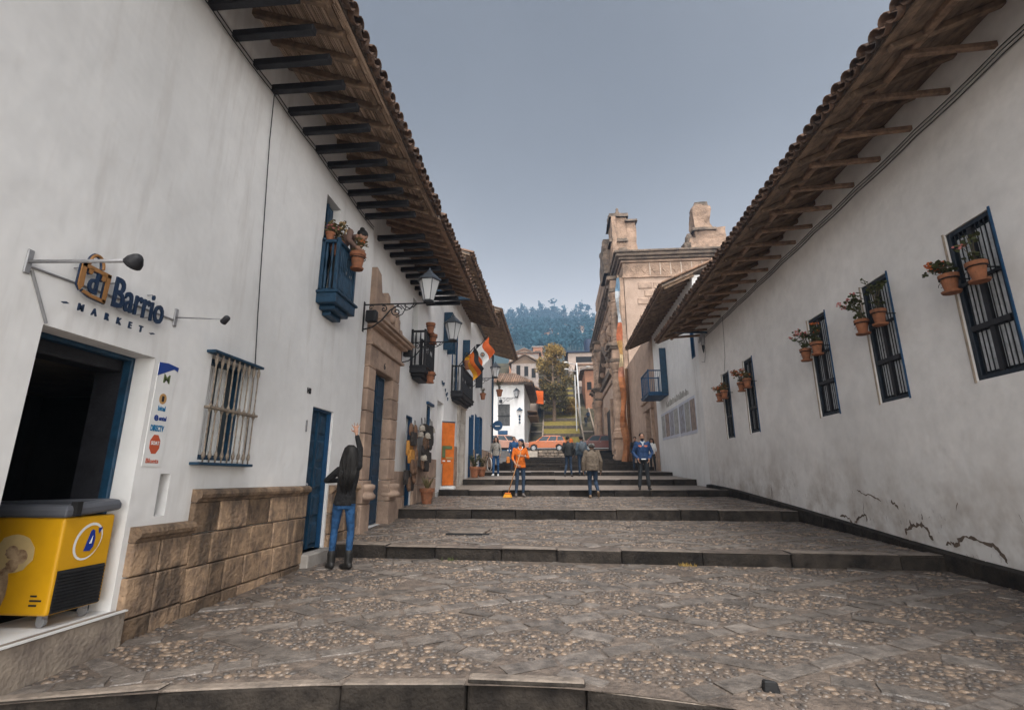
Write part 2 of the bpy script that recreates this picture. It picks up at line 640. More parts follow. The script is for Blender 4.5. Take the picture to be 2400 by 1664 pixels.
slabs = []
for fam, (D, N, o, D_, N_, o_) in enumerate(((D1, N1, O1, D2, N2, O2), (D2, N2, O2, D1, N1, O1))):
    for k in range(-14, 34):
        base = N * (o + k * SP)
        s = -14.0 + rnd.random() * .3
        while s < 22:
            ln = rnd.uniform(.18, .46)
            c = base + D * (s + ln / 2)
            s2 = s + ln
            if XL + .12 < c.x < XR - .3 and 2.2 < c.y < 15.2:
                ok = fam == 0 or latt(c, N_, o_) > HW + .05
                i = tindex(c.x, c.y)
                if 1 <= i <= 3 and ok:
                    e0, e1 = edge(i, c.x), edge(i + 1, c.x)
                    if c.y > e0 + (.30 if i > 1 else .15) and c.y < e1 - .10:
                        slabs.append((c.y + abs(c.x) * .2, base, D, N, s, s2))
            s = s2
slabs.sort(key=lambda t: t[0])


def slab(m, base, D, N, s, s2, lift):
    g = .007
    hw = HW + rnd.uniform(-.03, .012)
    cs = [base + D * (s + g) - N * hw, base + D * (s2 - g) - N * hw, base + D * (s2 - g) + N * hw, base + D * (s + g) + N * hw]
    c = sum(cs, Vector((0, 0))) / 4
    tx, ty = rnd.uniform(-.02, .02), rnd.uniform(-.02, .02)
    j = .012
    bot, top = [], []
    for p in cs:
        z = gz(c.y, c.x) + (p.y - c.y) * .035
        bot.append((p.x, p.y, z - .02))
        q = p + (c - p).normalized() * j
        q += Vector((rnd.uniform(-.016, .016), rnd.uniform(-.016, .016)))
        top.append((q.x, q.y, z + lift + (p.x - c.x) * tx + (p.y - c.y) * ty))
    m.hexa(bot + top)


restm = MB()
for n, (_, base, D, N, s, s2) in enumerate(slabs):
    if n < 300:
        m = MB()
        slab(m, base, D, N, s, s2, .005 + rnd.random() * .008)
        m.build('paving_slab', M_slab, street)
    else:
        restm.av = rnd.uniform(.01, .8)
        slab(restm, base, D, N, s, s2, .005 + rnd.random() * .008)
restm.build('paving_slabs', M_slabs, street, kind='stuff')

pebs = []
st = .060
row = 0
y = 2.2
while y < 15.2:
    x = XL + .06 + (row % 2) * st * .5
    while x < XR - .22:
        p = Vector((x + rnd.uniform(-.016, .016), y + rnd.uniform(-.016, .016)))
        i = tindex(p.x, p.y)
        if 1 <= i <= 3 and p.y > edge(i, p.x) + (.34 if i > 1 else .16) and p.y < edge(i + 1, p.x) - .05:
            if latt(p, N1, O1) > HW + .012 and latt(p, N2, O2) > HW + .012:
                if noise.noise((p.x * .9, p.y * .9, 3)) < .42:
                    pebs.append(p)
        x += st * rnd.uniform(.95, 1.15)
    y += st * .88
    row += 1
pebs.sort(key=lambda p: p.y + abs(p.x) * .12)


def pebble(m, c, z, rx, ry, h, a, n=7):
    ca, sa = math.cos(a), math.sin(a)
    vs = []
    for (f, hh) in ((1.0, -.01), (.92, .45), (.55, .9)):
        for k in range(n):
            t = 2 * PI * k / n + f
            r_ = f * (1 + .12 * math.sin(3 * t + a * 5))
            u, v = rx * r_ * math.cos(t), ry * r_ * math.sin(t)
            vs.append((c[0] + u * ca - v * sa, c[1] + u * sa + v * ca, z + h * hh))
    vs.append((c[0], c[1], z + h))
    fs = []
    for q in range(2):
        fs += [(q * n + k, q * n + (k + 1) % n, (q + 1) * n + (k + 1) % n, (q + 1) * n + k) for k in range(n)]
    fs += [(2 * n + k, 2 * n + (k + 1) % n, 3 * n) for k in range(n)]
    m.add(vs, fs)


variants = []
for k in range(10):
    m = MB()
    m.av = (.02, .18, .35, .48, .6, .7, .8, .9, 1.0, .75)[k]
    pebble(m, (0, 0), 0, rnd.uniform(.026, .042), rnd.uniform(.018, .029), rnd.uniform(.008, .014), k)
    o = m.build('cobble', M_peb, None, smooth=True)
    variants.append(o.data)
    bpy.data.objects.remove(o)
mass = MB()
for n, p in enumerate(pebs):
    z = gz(p.y, p.x)
    if n < 300:
        o = link('cobble', variants[rnd.randrange(10)], street)
        o.location = (p.x, p.y, z)
        o.rotation_euler = (0, 0, rnd.uniform(-.6, .6))
        o.scale = (rnd.uniform(.75, 1.2), rnd.uniform(.75, 1.2), rnd.uniform(.7, 1.1))
    else:
        mass.av = rnd.choice((.02, .15, .3, .45, .55, .65, .75, .85, .95, 1.0, .8, .7))
        nn = 7 if p.y < 8 else 5
        pebble(mass, p, z, rnd.uniform(.020, .042), rnd.uniform(.015, .028), rnd.uniform(.005, .014), rnd.uniform(-.6, .6), nn)
mass.build('cobbles', M_peb, street, smooth=True, kind='stuff')
# ---------------------------------------------------------------- roofs with deep eaves
M_mortar = mat('roof_mortar', (0.16, 0.125, 0.10), 0.95, col2=(0.07, 0.058, 0.05), scale=7, bump=0.8, bscale=30)
_tile = {}


def tile_mesh(kind, M_):
    """barrel tile 0.46 m long; y = across, x = down the slope, z = up"""
    key = (kind, M_.name)
    if key in _tile:
        return _tile[key]
    m = MB()
    n, ln, th = 7, .46, .014
    vs, fs = [], []
    for e, (x, r) in enumerate(((-ln / 2, .078), (ln / 2, .092))):
        for lay, rr in enumerate((r, r - th)):
            for k in range(n):
                t = PI * k / (n - 1)
                yy, zz = rr * math.cos(t), rr * math.sin(t) * .85
                if kind == 'pan':
                    zz = -zz
                vs.append((x, yy, zz))
    for k in range(n - 1):
        fs.append((k, k + 1, 2 * n + k + 1, 2 * n + k))
        fs.append((n + k + 1, n + k, 3 * n + k, 3 * n + k + 1))
        fs.append((2 * n + k, 2 * n + k + 1, 3 * n + k + 1, 3 * n + k))
    m.add(vs, fs)
    o = m.build('tile', M_, None, smooth=True, fixn=True)
    me = o.data
    bpy.data.objects.remove(o)
    _tile[key] = me
    return me


def roof(house, sgn, xw, y0, y1, zw, xe, ze, ridge_x, tmat=None, lining='cane', rafters=None, wood=None, raf_w=.075, raf_h=.09, tiles=True, verge=True, lift=.0, x_in=None):
    """one slope: soffit plane runs from (xw, zw) at the wall to (xe, ze) at the eave edge; sgn=+1 when out is +X"""
    tmat = tmat or M_tile
    wood = wood or M_wood
    sl = (ze - zw) / (xe - xw)
    pl = lambda x: zw + sl * (x - xw)
    rt = MB()
    th = .06
    xi = ridge_x
    # boarding under the tiles
    rt.hexa([(xe, y0, ze + .02), (xe, y1, ze + .02), (xi, y1, pl(xi) + .02), (xi, y0, pl(xi) + .02), (xe, y0, ze + .02 + th), (xe, y1, ze + .02 + th), (xi, y1, pl(xi) + .02 + th), (xi, y0, pl(xi) + .02 + th)])
    rf = rt.build('roof', M_mortar, house, fixn=True)
    # corrugated field of tiles further up
    tf = MB()
    ny = int((y1 - y0) / .1)
    for k in range(ny):
        ya, yb = y0 + (y1 - y0) * k / ny, y0 + (y1 - y0) * (k + 1) / ny
        ha, hb = (.10 + .05 * math.cos(ya / .19 * 2 * PI)), (.10 + .05 * math.cos(yb / .19 * 2 * PI))
        xs = xe - sgn * .75
        tf.quad((xs, ya, pl(xs) + ha), (xs, yb, pl(xs) + hb), (xi, yb, pl(xi) + hb), (xi, ya, pl(xi) + ha))
    tf.build('tile_field', tmat, rf, kind='stuff', smooth=True)
    if tiles:
        ang = math.atan(abs(sl))
        y = y0 + .1
        while y < y1 - .05:
            for c in range(2):
                for kd, off, dz in (('cover', 0, .115), ('pan', .096, .10)):
                    o = link('tile', tile_mesh(kd, tmat), rf)
                    xc = xe - sgn * (-.10 + .22 + c * .38) + rnd.uniform(-.02, .02)
                    og = ORG[house.name]
                    o.location = (xc - og[0], y + off + rnd.uniform(-.012, .012) - og[1], pl(xc) + dz + c * .0 - og[2])
                    o.rotation_euler = (rnd.uniform(-.04, .04), ang + rnd.uniform(-.03, .03), (0 if sgn > 0 else PI) + rnd.uniform(-.04, .04))
            y += .193 * rnd.uniform(.96, 1.04)
    # lining seen from below
    lm = MB()
    if lining == 'cane':
        x = xw
        while (x - xe) * sgn < -.02:
            yy = y0 + .02
            while yy < y1 - .05:
                ln = rnd.uniform(.5, 1.6)
                ye = min(yy + ln, y1 - .02)
                lm.av = rnd.random()
                r_ = rnd.uniform(.009, .014)
                j = rnd.uniform(-.006, .006)
                lm.tube([(x, yy, pl(x) + .002 + j), (x + rnd.uniform(-.01, .01), ye, pl(x) + .002 - j)], r_, 5)
                yy = ye + .01
            x += sgn * rnd.uniform(.021, .03)
        lm.build('cane_lining', M_cane, rf, kind='stuff')
    elif lining == 'board':
        x = xw
        while (x - xe) * sgn < -.02:
            wd = rnd.uniform(.10, .16)
            x2 = x + sgn * wd
            if (x2 - xe) * sgn > 0:
                x2 = xe
            m = MB()
            a, b = x + sgn * .006, x2
            m.hexa([(a, y0, pl(a) - .008), (a, y1, pl(a) - .008), (b, y1, pl(b) - .008), (b, y0, pl(b) - .008), (a, y0, pl(a) + .018), (a, y1, pl(a) + .018), (b, y1, pl(b) + .018), (b, y0, pl(b) + .018)])
            m.build('board', wood, rf, fixn=True)
            x = x2
    for yr in (rafters or []):
        m = MB()
        a, b = xw - sgn * .05, xe - sgn * .10 + rnd.uniform(-.02, .02)
        jy = rnd.uniform(-.02, .02)
        m.bar((a, yr, pl(a) - raf_h / 2 - .012), (b, yr + jy, pl(b) - raf_h / 2 - .012), raf_w, raf_h)
        m.build('rafter', wood, rf, bev=.01)
    # fascia of mortar and tile ends at the near verge
    return rf, pl


def frange(a, b, st):
    out = []
    while a < b:
        out.append(a)
        a += st
    return out


FL = lambda x: (lambda u, v, d: (x - d, u, v))      # left wall: u=Y, v=Z, thickness to -X
FR = lambda x: (lambda u, v, d: (x + d, u, v))      # right wall


def panelled_door(parent, sgn, x, y0, y1, z0, z1, m_, rows=4, name='door', cols=2):
    """recessed door leaf in plane X=x with raised panels; sgn = outward x direction"""
    d = MB()
    d.box(min(x, x - sgn * .05), max(x, x - sgn * .05), y0, y1, z0, z1)
    fr = .07
    o = d.build(name, m_, parent)
    hw = (y1 - y0) / cols
    hh = (z1 - z0) / rows
    for c in range(cols):
        for r in range(rows):
            p = MB()
            a, b = y0 + c * hw + fr * .7, y0 + (c + 1) * hw - fr * .7
            e, f = z0 + r * hh + fr * .6, z0 + (r + 1) * hh - fr * .6
            k = .035
            xo = x + sgn * .002
            xt = x + sgn * .022
            p.hexa([(xo, a, e), (xo, b, e), (xo, b, f), (xo, a, f), (xt, a + k, e + k), (xt, b - k, e + k), (xt, b - k, f - k), (xt, a + k, f - k)])
            p.build('panel', m_, o, fixn=True)
    for c in range(1, cols):
        p = MB()
        p.box(min(x, x + sgn * .03), max(x, x + sgn * .03), y0 + c * hw - .02, y0 + c * hw + .02, z0, z1)
        p.build('astragal', m_, o)
    h = MB()
    h.ell((x + sgn * .05, y0 + .09, (z0 + z1) / 2 - .1), (.025, .025, .03), 8, 6)
    h.build('handle', M_steel, o, smooth=True)
    return o


def frame(parent, xs, y0, y1, z0, z1, wd, m_, name='frame', bottom=True):
    """rectangular frame between x in xs around an opening, inside it"""
    f = MB()
    f.box(xs[0], xs[1], y0, y0 + wd, z0, z1)
    f.box(xs[0], xs[1], y1 - wd, y1, z0, z1)
    f.box(xs[0], xs[1], y0 + wd, y1 - wd, z1 - wd, z1)
    if bottom:
        f.box(xs[0], xs[1], y0 + wd, y1 - wd, z0, z0 + wd)
    return f.build(name, m_, parent, bev=.006)


def plinth(house, x, y0, y1, zt, zb_fn, proud=.06, cap=True, m_=None, h=.30, sgn=1, capm=None):
    """courses of dressed blocks below a moulded cap"""
    m_ = m_ or M_sand
    z = zt - (.12 if cap else 0)
    lowest = min(zb_fn(y0), zb_fn(y1)) - .05
    n = 0
    while z > lowest + .02:
        z2 = max(z - rnd.uniform(.85, 1.15) * h, lowest)
        if z2 - lowest < .1:
            z2 = lowest
        y = y0
        while y < y1 - .01:
            y2 = min(y + rnd.uniform(.2, .5), y1)
            if y1 - y2 < .16:
                y2 = y1
            if max(zb_fn(y), zb_fn(y2)) < z + .02:
                p = MB()
                g = .005
                xf = x + sgn * (proud + rnd.uniform(-.008, .008))
                xs = sorted((x - sgn * .02, xf))
                p.box(xs[0], xs[1], y + g, y2 - g, z2 + g, z - g)
                p.build('plinth_block', m_, house, bev=.012, seg=2)
            y = y2
        z = z2
    if cap:
        y = y0
        while y < y1 - .01:
            y2 = min(y + rnd.uniform(.7, 1.2), y1)
            if y1 - y2 < .2:
                y2 = y1
            p = MB()
            prof = [(0, zt), (proud + .01, zt), (proud + .045, zt - .02), (proud + .055, zt - .05), (proud + .045, zt - .08), (proud + .012, zt - .10), (proud + .005, zt - .122), (0, zt - .122)]
            p.prism([(a, b) for a, b in prof], lambda u, v, w: (x + sgn * u - sgn * .001, w, v), y + .004, y2 - .004)
            p.build('plinth_cap', capm or m_, house, fixn=True)
            y = y2


# ================================================================= left side: market house
LH = thing('market_house', 'white plastered house with the market sign, stone plinth and deep cane-lined eave', 'house', (-3.5, 3, .2))
mb = MB()
holesL = [(2.98, 3.97, .49, 2.53), (4.25, 4.37, 1.18, 1.54), (4.68, 5.37, 1.68, 2.74), (6.92, 7.62, .5, 2.52), (6.72, 7.22, 4.2, 5.86)]
wall_holes(mb, FL(-3.5), -4.0, 8.72, -.1, 6.95, holesL, .5)
mb.build('wall', M_wall, LH, fixn=True)
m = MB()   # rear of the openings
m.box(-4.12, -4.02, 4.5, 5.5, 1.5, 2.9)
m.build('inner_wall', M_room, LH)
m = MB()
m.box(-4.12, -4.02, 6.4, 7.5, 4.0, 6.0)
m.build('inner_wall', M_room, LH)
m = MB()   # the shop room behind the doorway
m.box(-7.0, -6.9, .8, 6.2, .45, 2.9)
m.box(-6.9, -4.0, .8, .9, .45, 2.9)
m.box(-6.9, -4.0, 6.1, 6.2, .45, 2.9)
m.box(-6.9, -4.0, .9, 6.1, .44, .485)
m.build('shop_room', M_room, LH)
m = MB()
m.box(-6.9, -4.0, .9, 6.1, 2.56, 2.62)
m.build('shop_ceiling', mat('beige_ceiling', (0.42, 0.36, 0.30), .9), LH)
rfL, plL = roof(LH, 1, -3.5, -1.0, 8.74, 6.98, -2.22, 6.50, -8.5, lining='cane', rafters=[-.62 + .395 * k for k in range(24)])
for k in range(24):
    yb = -.9 + .398 * k
    m = MB()
    m.box(-3.6, -2.55 + rnd.uniform(-.02, .02), yb - .045, yb + .045, 6.275 + rnd.uniform(-.01, .01), 6.375)
    m.build('eave_beam', M_dark, LH, bev=.008)
m = MB()
m.box(-2.42, -2.35, -1.0, 8.72, plL(-2.42) - .055, plL(-2.42) - .005)
m.build('eave_batten', M_wood, LH)
# cables along the top of the wall and one hanging down
m = MB()
for dz, xo in ((6.24, -3.47), (6.29, -3.46)):
    pts = [(xo, -1 + .4 * k, dz - .025 * math.sin(PI * ((k * .4) % 1.2) / 1.2)) for k in range(25)]
    m.tube(pts, .007, 5)
m.build('cable', M_black, LH)
m = MB()
m.tube([(-3.47, 5.05, 6.27), (-3.482, 5.1, 5.6), (-3.485, 5.2, 4.6), (-3.485, 5.32, 3.4), (-3.485, 5.40, 2.74), (-3.485, 5.41, 1.7)], .0055, 6)
m.build('cable', M_black, LH)
# plinth
plinth(LH, -3.5, 4.02, 4.68, 1.11, lambda y: gz(y, -3.4), h=.3)
plinth(LH, -3.5, 4.68, 6.90, 1.40, lambda y: gz(y, -3.4), h=.3)
plinth(LH, -3.5, 7.66, 8.72, 1.40, lambda y: gz(y, -3.4), h=.34)
# shop doorway
m = MB()
m.box(-3.98, -3.40, 2.2, 4.015, .1, .485)
m.build('threshold', mat('concrete', (0.30, 0.25, 0.20), .85, col2=(.16, .13, .11), scale=5, bump=.5, bscale=30), LH, bev=.01)
m = MB()
m.box(-3.415, -3.385, 2.2, 4.01, .486, .497)
m.build('threshold_strip', M_white, LH)
df = frame(LH, (-3.76, -3.68), 2.98, 3.97, .49, 2.53, .035, M_blue, 'door_frame', False)
for ya, yb in ((2.983, 3.0), (3.95, 3.967)):
    m = MB()
    m.box(-4.02, -3.765, ya, yb, .49, 2.52)
    m.build('dark_reveal_cover', M_dark, LH)  # added dark panel over the white reveal, standing in for indoor shade
m = MB()
m.box(-3.98, -3.77, 3.0, 3.94, 2.40, 2.51)
m.build('shutter_box', M_dark, LH, bev=.01)
# pass niche for meters
m = MB()
m.box(-3.72, -3.70, 4.24, 4.38, 1.17, 1.55)
m.build('meter_niche', mat('niche_grey', (.33, .33, .33), .8), LH)
for z0, z1, c in ((1.45, 1.475, M_blue), (1.405, 1.43, M_blue), (1.29, 1.31, M_bluel), (1.22, 1.25, M_dark)):
    m = MB()
    m.box(-3.70, -3.685, 4.265, 4.34, z0, z1)
    m.build('meter', c, LH)
# barred window
wn = frame(LH, (-3.72, -3.62), 4.68, 5.37, 1.68, 2.74, .05, M_blue, 'window')
m = MB()
m.box(-3.70, -3.69, 4.73, 5.32, 1.73, 2.69)
m.build('pane', M_glass, wn)
for a, b in ((4.80, 4.98), (5.05, 5.20)):
    m = MB()
    for k in range(6):
        t = k / 6
        m.box(-3.685 + .008 * (k % 2), -3.678 + .008 * (k % 2), a + (b - a) * t, a + (b - a) * (t + 1 / 6), 1.74, 2.68)
    m.build('curtain', M_white, wn)
M_rail = mat('weathered_bar', (.27, .22, .17), .75, col2=(.11, .09, .075), scale=25, bump=.3, bscale=80)
for k in range(9):
    yb = 4.665 + .0915 * k
    m = MB()
    prof = [(.008, 1.63), (.008, 1.69), (.016, 1.70), (.019, 1.73), (.008, 1.77), (.0075, 2.14), (.016, 2.16), (.019, 2.19), (.016, 2.22), (.0075, 2.24), (.008, 2.62), (.017, 2.65), (.019, 2.69), (.010, 2.72), (.010, 2.76)]
    m.lathe(prof, (-3.43, yb, 0), 8)
    m.build('bar', M_rail, wn, smooth=True)
for z, mm, yy in ((1.64, M_blue, .06), (2.19, M_rail, .03), (2.755, M_blue, .05)):
    m = MB()
    m.box(-3.46 if mm is M_rail else -3.52, -3.40, 4.64 - yy, 5.42 + yy * .6, z - .014, z + .014)
    m.build('cross_bar', mm, wn, bev=.004)
# side door with stone threshold
panelled_door(LH, 1, -3.60, 6.95, 7.60, .52, 2.50, M_blue, rows=5)
frame(LH, (-3.62, -3.54), 6.92, 7.62, .50, 2.52, .035, M_bluel, 'door_frame', False)
m = MB()
m.box(-3.75, -3.34, 6.86, 7.68, .3, .50)
m.build('door_step', mat('pale_step', (.36, .33, .30), .8, var=.15, bump=.4), LH, bev=.015)
m = MB()
m.box(-3.5, -3.485, 6.745, 6.775, 2.14, 2.30)
m.build('door_bell', M_steel, LH)
text('house_number', '148', M_dark, LH, onL(-3.495, 6.74, 2.68), .11, sx=.7, ext=.006, fat=.004)
# balcony door and balcony
panelled_door(LH, 1, -3.62, 6.75, 7.20, 4.2, 5.83, M_blue, rows=4, name='balcony_door')
BAL = [None]


def balcony(house, sgn, xw, xo, y0, y1, zf, zr, m_, nb, ns, slab_h=.18, corbel=True, solid_side=False):
    """slab, corbels, posts, rails and turned balusters; returns the balcony part"""
    b = MB()
    x0, x1 = sorted((xw, xo + sgn * .05))
    b.box(x0, x1, y0 - .05, y1 + .05, zf - slab_h, zf)
    b.box(min(xw, xo + sgn * .08), max(xw, xo + sgn * .08), y0 - .08, y1 + .08, zf - .03, zf + .012)
    bal = b.build('balcony', m_, house, bev=.008)
    if corbel:
        for k in range(2):
            c = MB()
            ins = .08 + .10 * k
            xa, xb = sorted((xw, xo - sgn * (.02 + .10 * k)))
            if xb - xa > .02:
                c.box(xa, xb, y0 + ins, y1 - ins * .4, zf - slab_h - .065 * (k + 1), zf - slab_h - .065 * k - .001)
                c.build('corbel', m_, bal, bev=.008)
    pts = [(xo, y0), (xo, y1)]
    for (px, py) in pts + [(xw + sgn * .03, y0), (xw + sgn * .03, y1)]:
        p = MB()
        p.box(px - .028, px + .028, py - .028, py + .028, zf, zr + .03)
        p.build('post', m_, bal, bev=.006)
    for z, h_ in ((zr, .05), (zf + .05, .035)):
        r_ = MB()
        r_.box(min(xw, xo), max(xw, xo), y0 - .028, y0 + .028, z - h_, z)
        r_.box(min(xw, xo), max(xw, xo), y1 - .028, y1 + .028, z - h_, z)
        r_.box(xo - .03, xo + .03, y0 + .029, y1 - .029, z - h_ + .001, z + .001)
        r_.build('rail', m_, bal, bev=.006)
    hh = zr - .05 - zf - .05
    prof = [(.012, 0), (.016, .02), (.022, .06 * 1), (.024, hh * .3), (.014, hh * .45), (.010, hh * .52), (.014, hh * .58), (.024, hh * .75), (.018, hh * .93), (.012, hh)]
    pos = [(xo, y0 + (y1 - y0) * (k + 1) / (nb + 1)) for k in range(nb)]
    pos += [(xw + (xo - xw) * (k + 1) / (ns + 1), y0) for k in range(ns)] + [(xw + (xo - xw) * (k + 1) / (ns + 1), y1) for k in range(ns)]
    for (px, py) in pos:
        q = MB()
        if solid_side == 'thin':
            q.box(px - .006, px + .006, py - .006, py + .006, zf + .05, zr - .05)
        else:
            q.lathe([(r_ * 1.0, z) for r_, z in prof], (px, py, zf + .05), 7)
        q.build('baluster', m_, bal, smooth=solid_side != 'thin')
    return bal


balcony(LH, 1, -3.5, -3.24, 6.72, 7.34, 4.21, 5.06, M_blue, 9, 2)

# ================================================================= left side: portal house
PH = thing('portal_house', 'white house with carved sandstone doorway and tall blue door', 'house', (-3.6, 11, .6))
XP = -3.58
mb = MB()
holesP = [(9.26, 10.39, .6, 3.64), (11.75, 12.35, .7, 3.0), (11.85, 12.38, 4.15, 6.05)]
wall_holes(mb, FL(XP), 8.7, 13.4, .2, 6.98, holesP, .5)
mb.build('wall', M_wall, PH, fixn=True)
m = MB()
m.box(-4.5, -4.1, 9.0, 13.2, .3, 6.5)
m.build('inner_wall', M_room, PH)
rfP, plP = roof(PH, 1, XP, 8.76, 13.45, 6.98, -2.20, 6.50, -8.5, lining='board', rafters=[8.95 + .32 * k for k in range(14)], wood=M_woodl)
for k in range(11):
    yb = 9.15 + .40 * k
    m = MB()
    m.box(XP - .1, -2.6 + rnd.uniform(-.02, .02), yb - .045, yb + .045, 6.285, 6.385)
    m.build('eave_beam', M_dark, PH, bev=.008)
# stone portal
PY0, PY1 = 9.30, 10.35
for side, (a, b) in enumerate(((8.92, 9.30), (10.35, 10.78))):
    z = .5
    k = 0
    while z < 3.62:
        h_ = .42 if k else .55
        z2 = min(z + h_, 3.62)
        wd = .05 if k < 2 else 0
        q = MB()
        q.box(XP - .10, XP + .10 + wd, a + (0 if side else -wd), b + (wd if side else 0), z + .004, z2 - .004)
        q.build('portal_block', M_pink, PH, bev=.018, seg=2)
        z = z2
        k += 1
    q = MB()
    ym = (a + b) / 2
    q.lathe([(.20, 1.42), (.235, 1.45), (.24, 1.50), (.20, 1.54), (.19, 1.58), (.225, 1.62), (.22, 1.68), (.17, 1.70)], (XP + .06, ym, -.3), 14)
    q.build('pilaster_ring', M_pink, PH, smooth=True)
q = MB()
q.box(XP - .10, XP + .10, 8.92, 10.78, 3.60, 4.0)
q.build('lintel', M_pink, PH, bev=.015)
for z0, z1, pr, ey in ((4.0, 4.06, .16, .05), (4.06, 4.36, .09, 0), (4.36, 4.42, .20, .12), (4.42, 4.48, .28, .2), (4.48, 4.53, .33, .25)):
    q = MB()
    q.box(XP - .05, XP + pr, 8.92 - ey * .3, 10.85 + ey, z0 + .001, z1)
    q.build('cornice', M_pink, PH, bev=.01)
# broken pediment with stepped volutes
ped = [(8.95, 4.53), (10.75, 4.53), (10.72, 4.85), (10.58, 4.90), (10.56, 5.02), (10.42, 5.06), (10.38, 5.2), (10.24, 5.2), (10.22, 5.42), (10.05, 5.44), (10.02, 5.26), (9.86, 5.2), (9.8, 5.55), (9.66, 5.62), (9.6, 5.3), (9.3, 5.45), (9.2, 5.9), (8.95, 6.0)]
q = MB()
q.prism([(a_, 4.53 + (b_ - 4.53) * .74) for a_, b_ in ped], lambda u, v, w_: (w_, u, v), XP - .02, XP + .12)
q.build('pediment', M_pink, PH, fixn=True, bev=.02)
for (yy, zz, s_) in ((10.5, 4.72, .11), (10.3, 4.98, .12), (9.95, 4.95, .15), (9.62, 5.05, .16), (9.3, 4.8, .15), (9.9, 4.66, .1)):
    q = MB()
    q.ell((XP + .13, yy, 4.53 + (zz - 4.53) * .74), (.07, s_ * .8, s_ * .8), 10, 6)
    q.build('carved_boss', M_pink, PH, smooth=True)
q = MB()
q.box(XP + .09, XP + .2, 10.1, 10.26, 4.55, 5.05)
q.build('carved_scroll', M_pink, PH, bev=.04, seg=3)
panelled_door(PH, 1, -3.68, 9.30, 10.35, .62, 3.58, M_blue, rows=6, name='door')
text('door_number', '6', M_dark, PH, onL(XP + .104, 9.75, 3.68), .2, ext=.004)
plinth(PH, XP, 10.80, 11.70, 1.66, lambda y: gz(y, -3.4), h=.5, cap=False, m_=M_pink)
plinth(PH, XP, 12.40, 13.38, 1.80, lambda y: gz(y, -3.4), h=.5, cap=False, m_=M_pink)
panelled_door(PH, 1, -3.85, 11.75, 12.35, .72, 2.98, M_bluel, rows=4, name='door', cols=1)
frame(PH, (XP - .12, XP - .02), 11.75, 12.35, .7, 3.0, .04, M_bluel, 'door_frame', False)
panelled_door(PH, 1, -3.8, 11.87, 12.36, 4.15, 6.03, M_dark, rows=4, name='balcony_door')
balcony(PH, 1, XP, -3.22, 11.85, 12.75, 4.2, 5.15, M_dark, 6, 2, slab_h=.14)

# ================================================================= left side: tall house with flags, then the end house
TH = thing('tall_house', 'taller white house with blue shutters, stone doorway and flagged balcony', 'house', (-3.65, 17, 1.1))
XT = -3.62
mb = MB()
holesT = [(13.8, 14.35, 2.2, 3.55), (15.05, 15.95, 1.1, 3.87), (18.57, 19.38, 1.2, 4.18), (17.0, 17.9, 4.5, 7.05), (15.6, 16.1, 5.65, 6.9)]
wall_holes(mb, FL(XT), 13.35, 20.8, .6, 8.25, holesT, .5)
mb.build('wall', M_wall, TH, fixn=True)
m = MB()
m.box(-4.6, -4.14, 13.5, 20.6, .7, 7.4)
m.build('inner_wall', M_room, TH)
rfT, plT = roof(TH, 1, XT, 13.4, 20.9, 8.30, -2.42, 7.92, -9, lining='board', rafters=[13.5 + .34 * k for k in range(22)])
for yb in (14.0, 14.75):
    m = MB()
    m.box(XT - .1, -2.62, yb - .05, yb + .05, 7.02, 7.13)
    m.build('eave_beam', M_blue, TH, bev=.01)
fw = frame(TH, (XT - .14, XT - .04), 13.8, 14.35, 2.2, 3.55, .05, M_bluel, 'window')
m = MB()
m.box(XT - .10, XT - .09, 13.85, 14.3, 2.25, 3.5)
m.build('pane', M_glass, fw)
m = MB()
m.box(XT - .02, XT + .07, 13.72, 14.42, 3.55, 3.62)
m.build('lintel', M_bluel, TH)
panelled_door(TH, 1, XT - .3, 15.05, 15.95, 1.12, 3.85, M_white, rows=4, name='door')
m = MB()
m.box(XT - .3, XT - .02, 15.05, 15.09, 1.12, 3.86)
m.build('door_frame', M_bluel, TH)
# stone surround
for a, b in ((18.25, 18.6), (19.35, 19.7)):
    z = 1.1
    while z < 4.15:
        z2 = min(z + .62, 4.15)
        q = MB()
        q.box(XT - .3, XT + .07, a, b, z + .004, z2 - .004)
        q.build('portal_block', mat('pale_stone', (.50, .46, .41), .85, col2=(.36, .32, .28), scale=4, bump=.4, bscale=30, rand=.1), TH, bev=.012)
        z = z2
q = MB()
q.box(XT - .3, XT + .12, 18.2, 19.75, 4.15, 4.42)
q.build('lintel', MATS['pale_stone'], TH, bev=.015)
panelled_door(TH, 1, XT - .35, 18.6, 19.35, 1.3, 4.1, M_white, rows=4, name='door')
panelled_door(TH, 1, XT - .2, 17.0, 17.9, 4.5, 7.0, M_dark, rows=4, name='balcony_door')
m = MB()
m.box(XT - .02, XT + .03, 17.0, 17.06, 4.4, 7.1)
m.box(XT - .02, XT + .03, 17.84, 17.9, 4.4, 7.1)
m.build('door_frame', M_bluel, TH)
balcony(TH, 1, XT, -3.25, 17.0, 19.3, 4.45, 5.4, M_dark, 12, 2, slab_h=.16)
# open shutters
for y0, z0, z1 in ((15.55, 5.6, 6.9), (16.15, 5.6, 6.9), (19.0, 5.85, 6.9)):
    m = MB()
    m.box(XT + .01, XT + .30, y0, y0 + .04, z0, z1)
    sh = m.build('shutter', M_blue, TH, bev=.006)
    for k in range(7):
        zz = z0 + .1 + (z1 - z0 - .2) * k / 7
        s_ = MB()
        s_.box(XT + .04, XT + .27, y0 - .012, y0 - .001, zz, zz + .1)
        s_.build('slat', M_blue, sh)
plinth(TH, XT, 13.4, 15.0, 2.05, lambda y: gz(y, -3.4), h=.6, cap=False, m_=M_pink, proud=.05)
plinth(TH, XT, 16.0, 18.22, 2.62, lambda y: gz(y, -3.4), h=.6, cap=False, m_=M_pink, proud=.05)
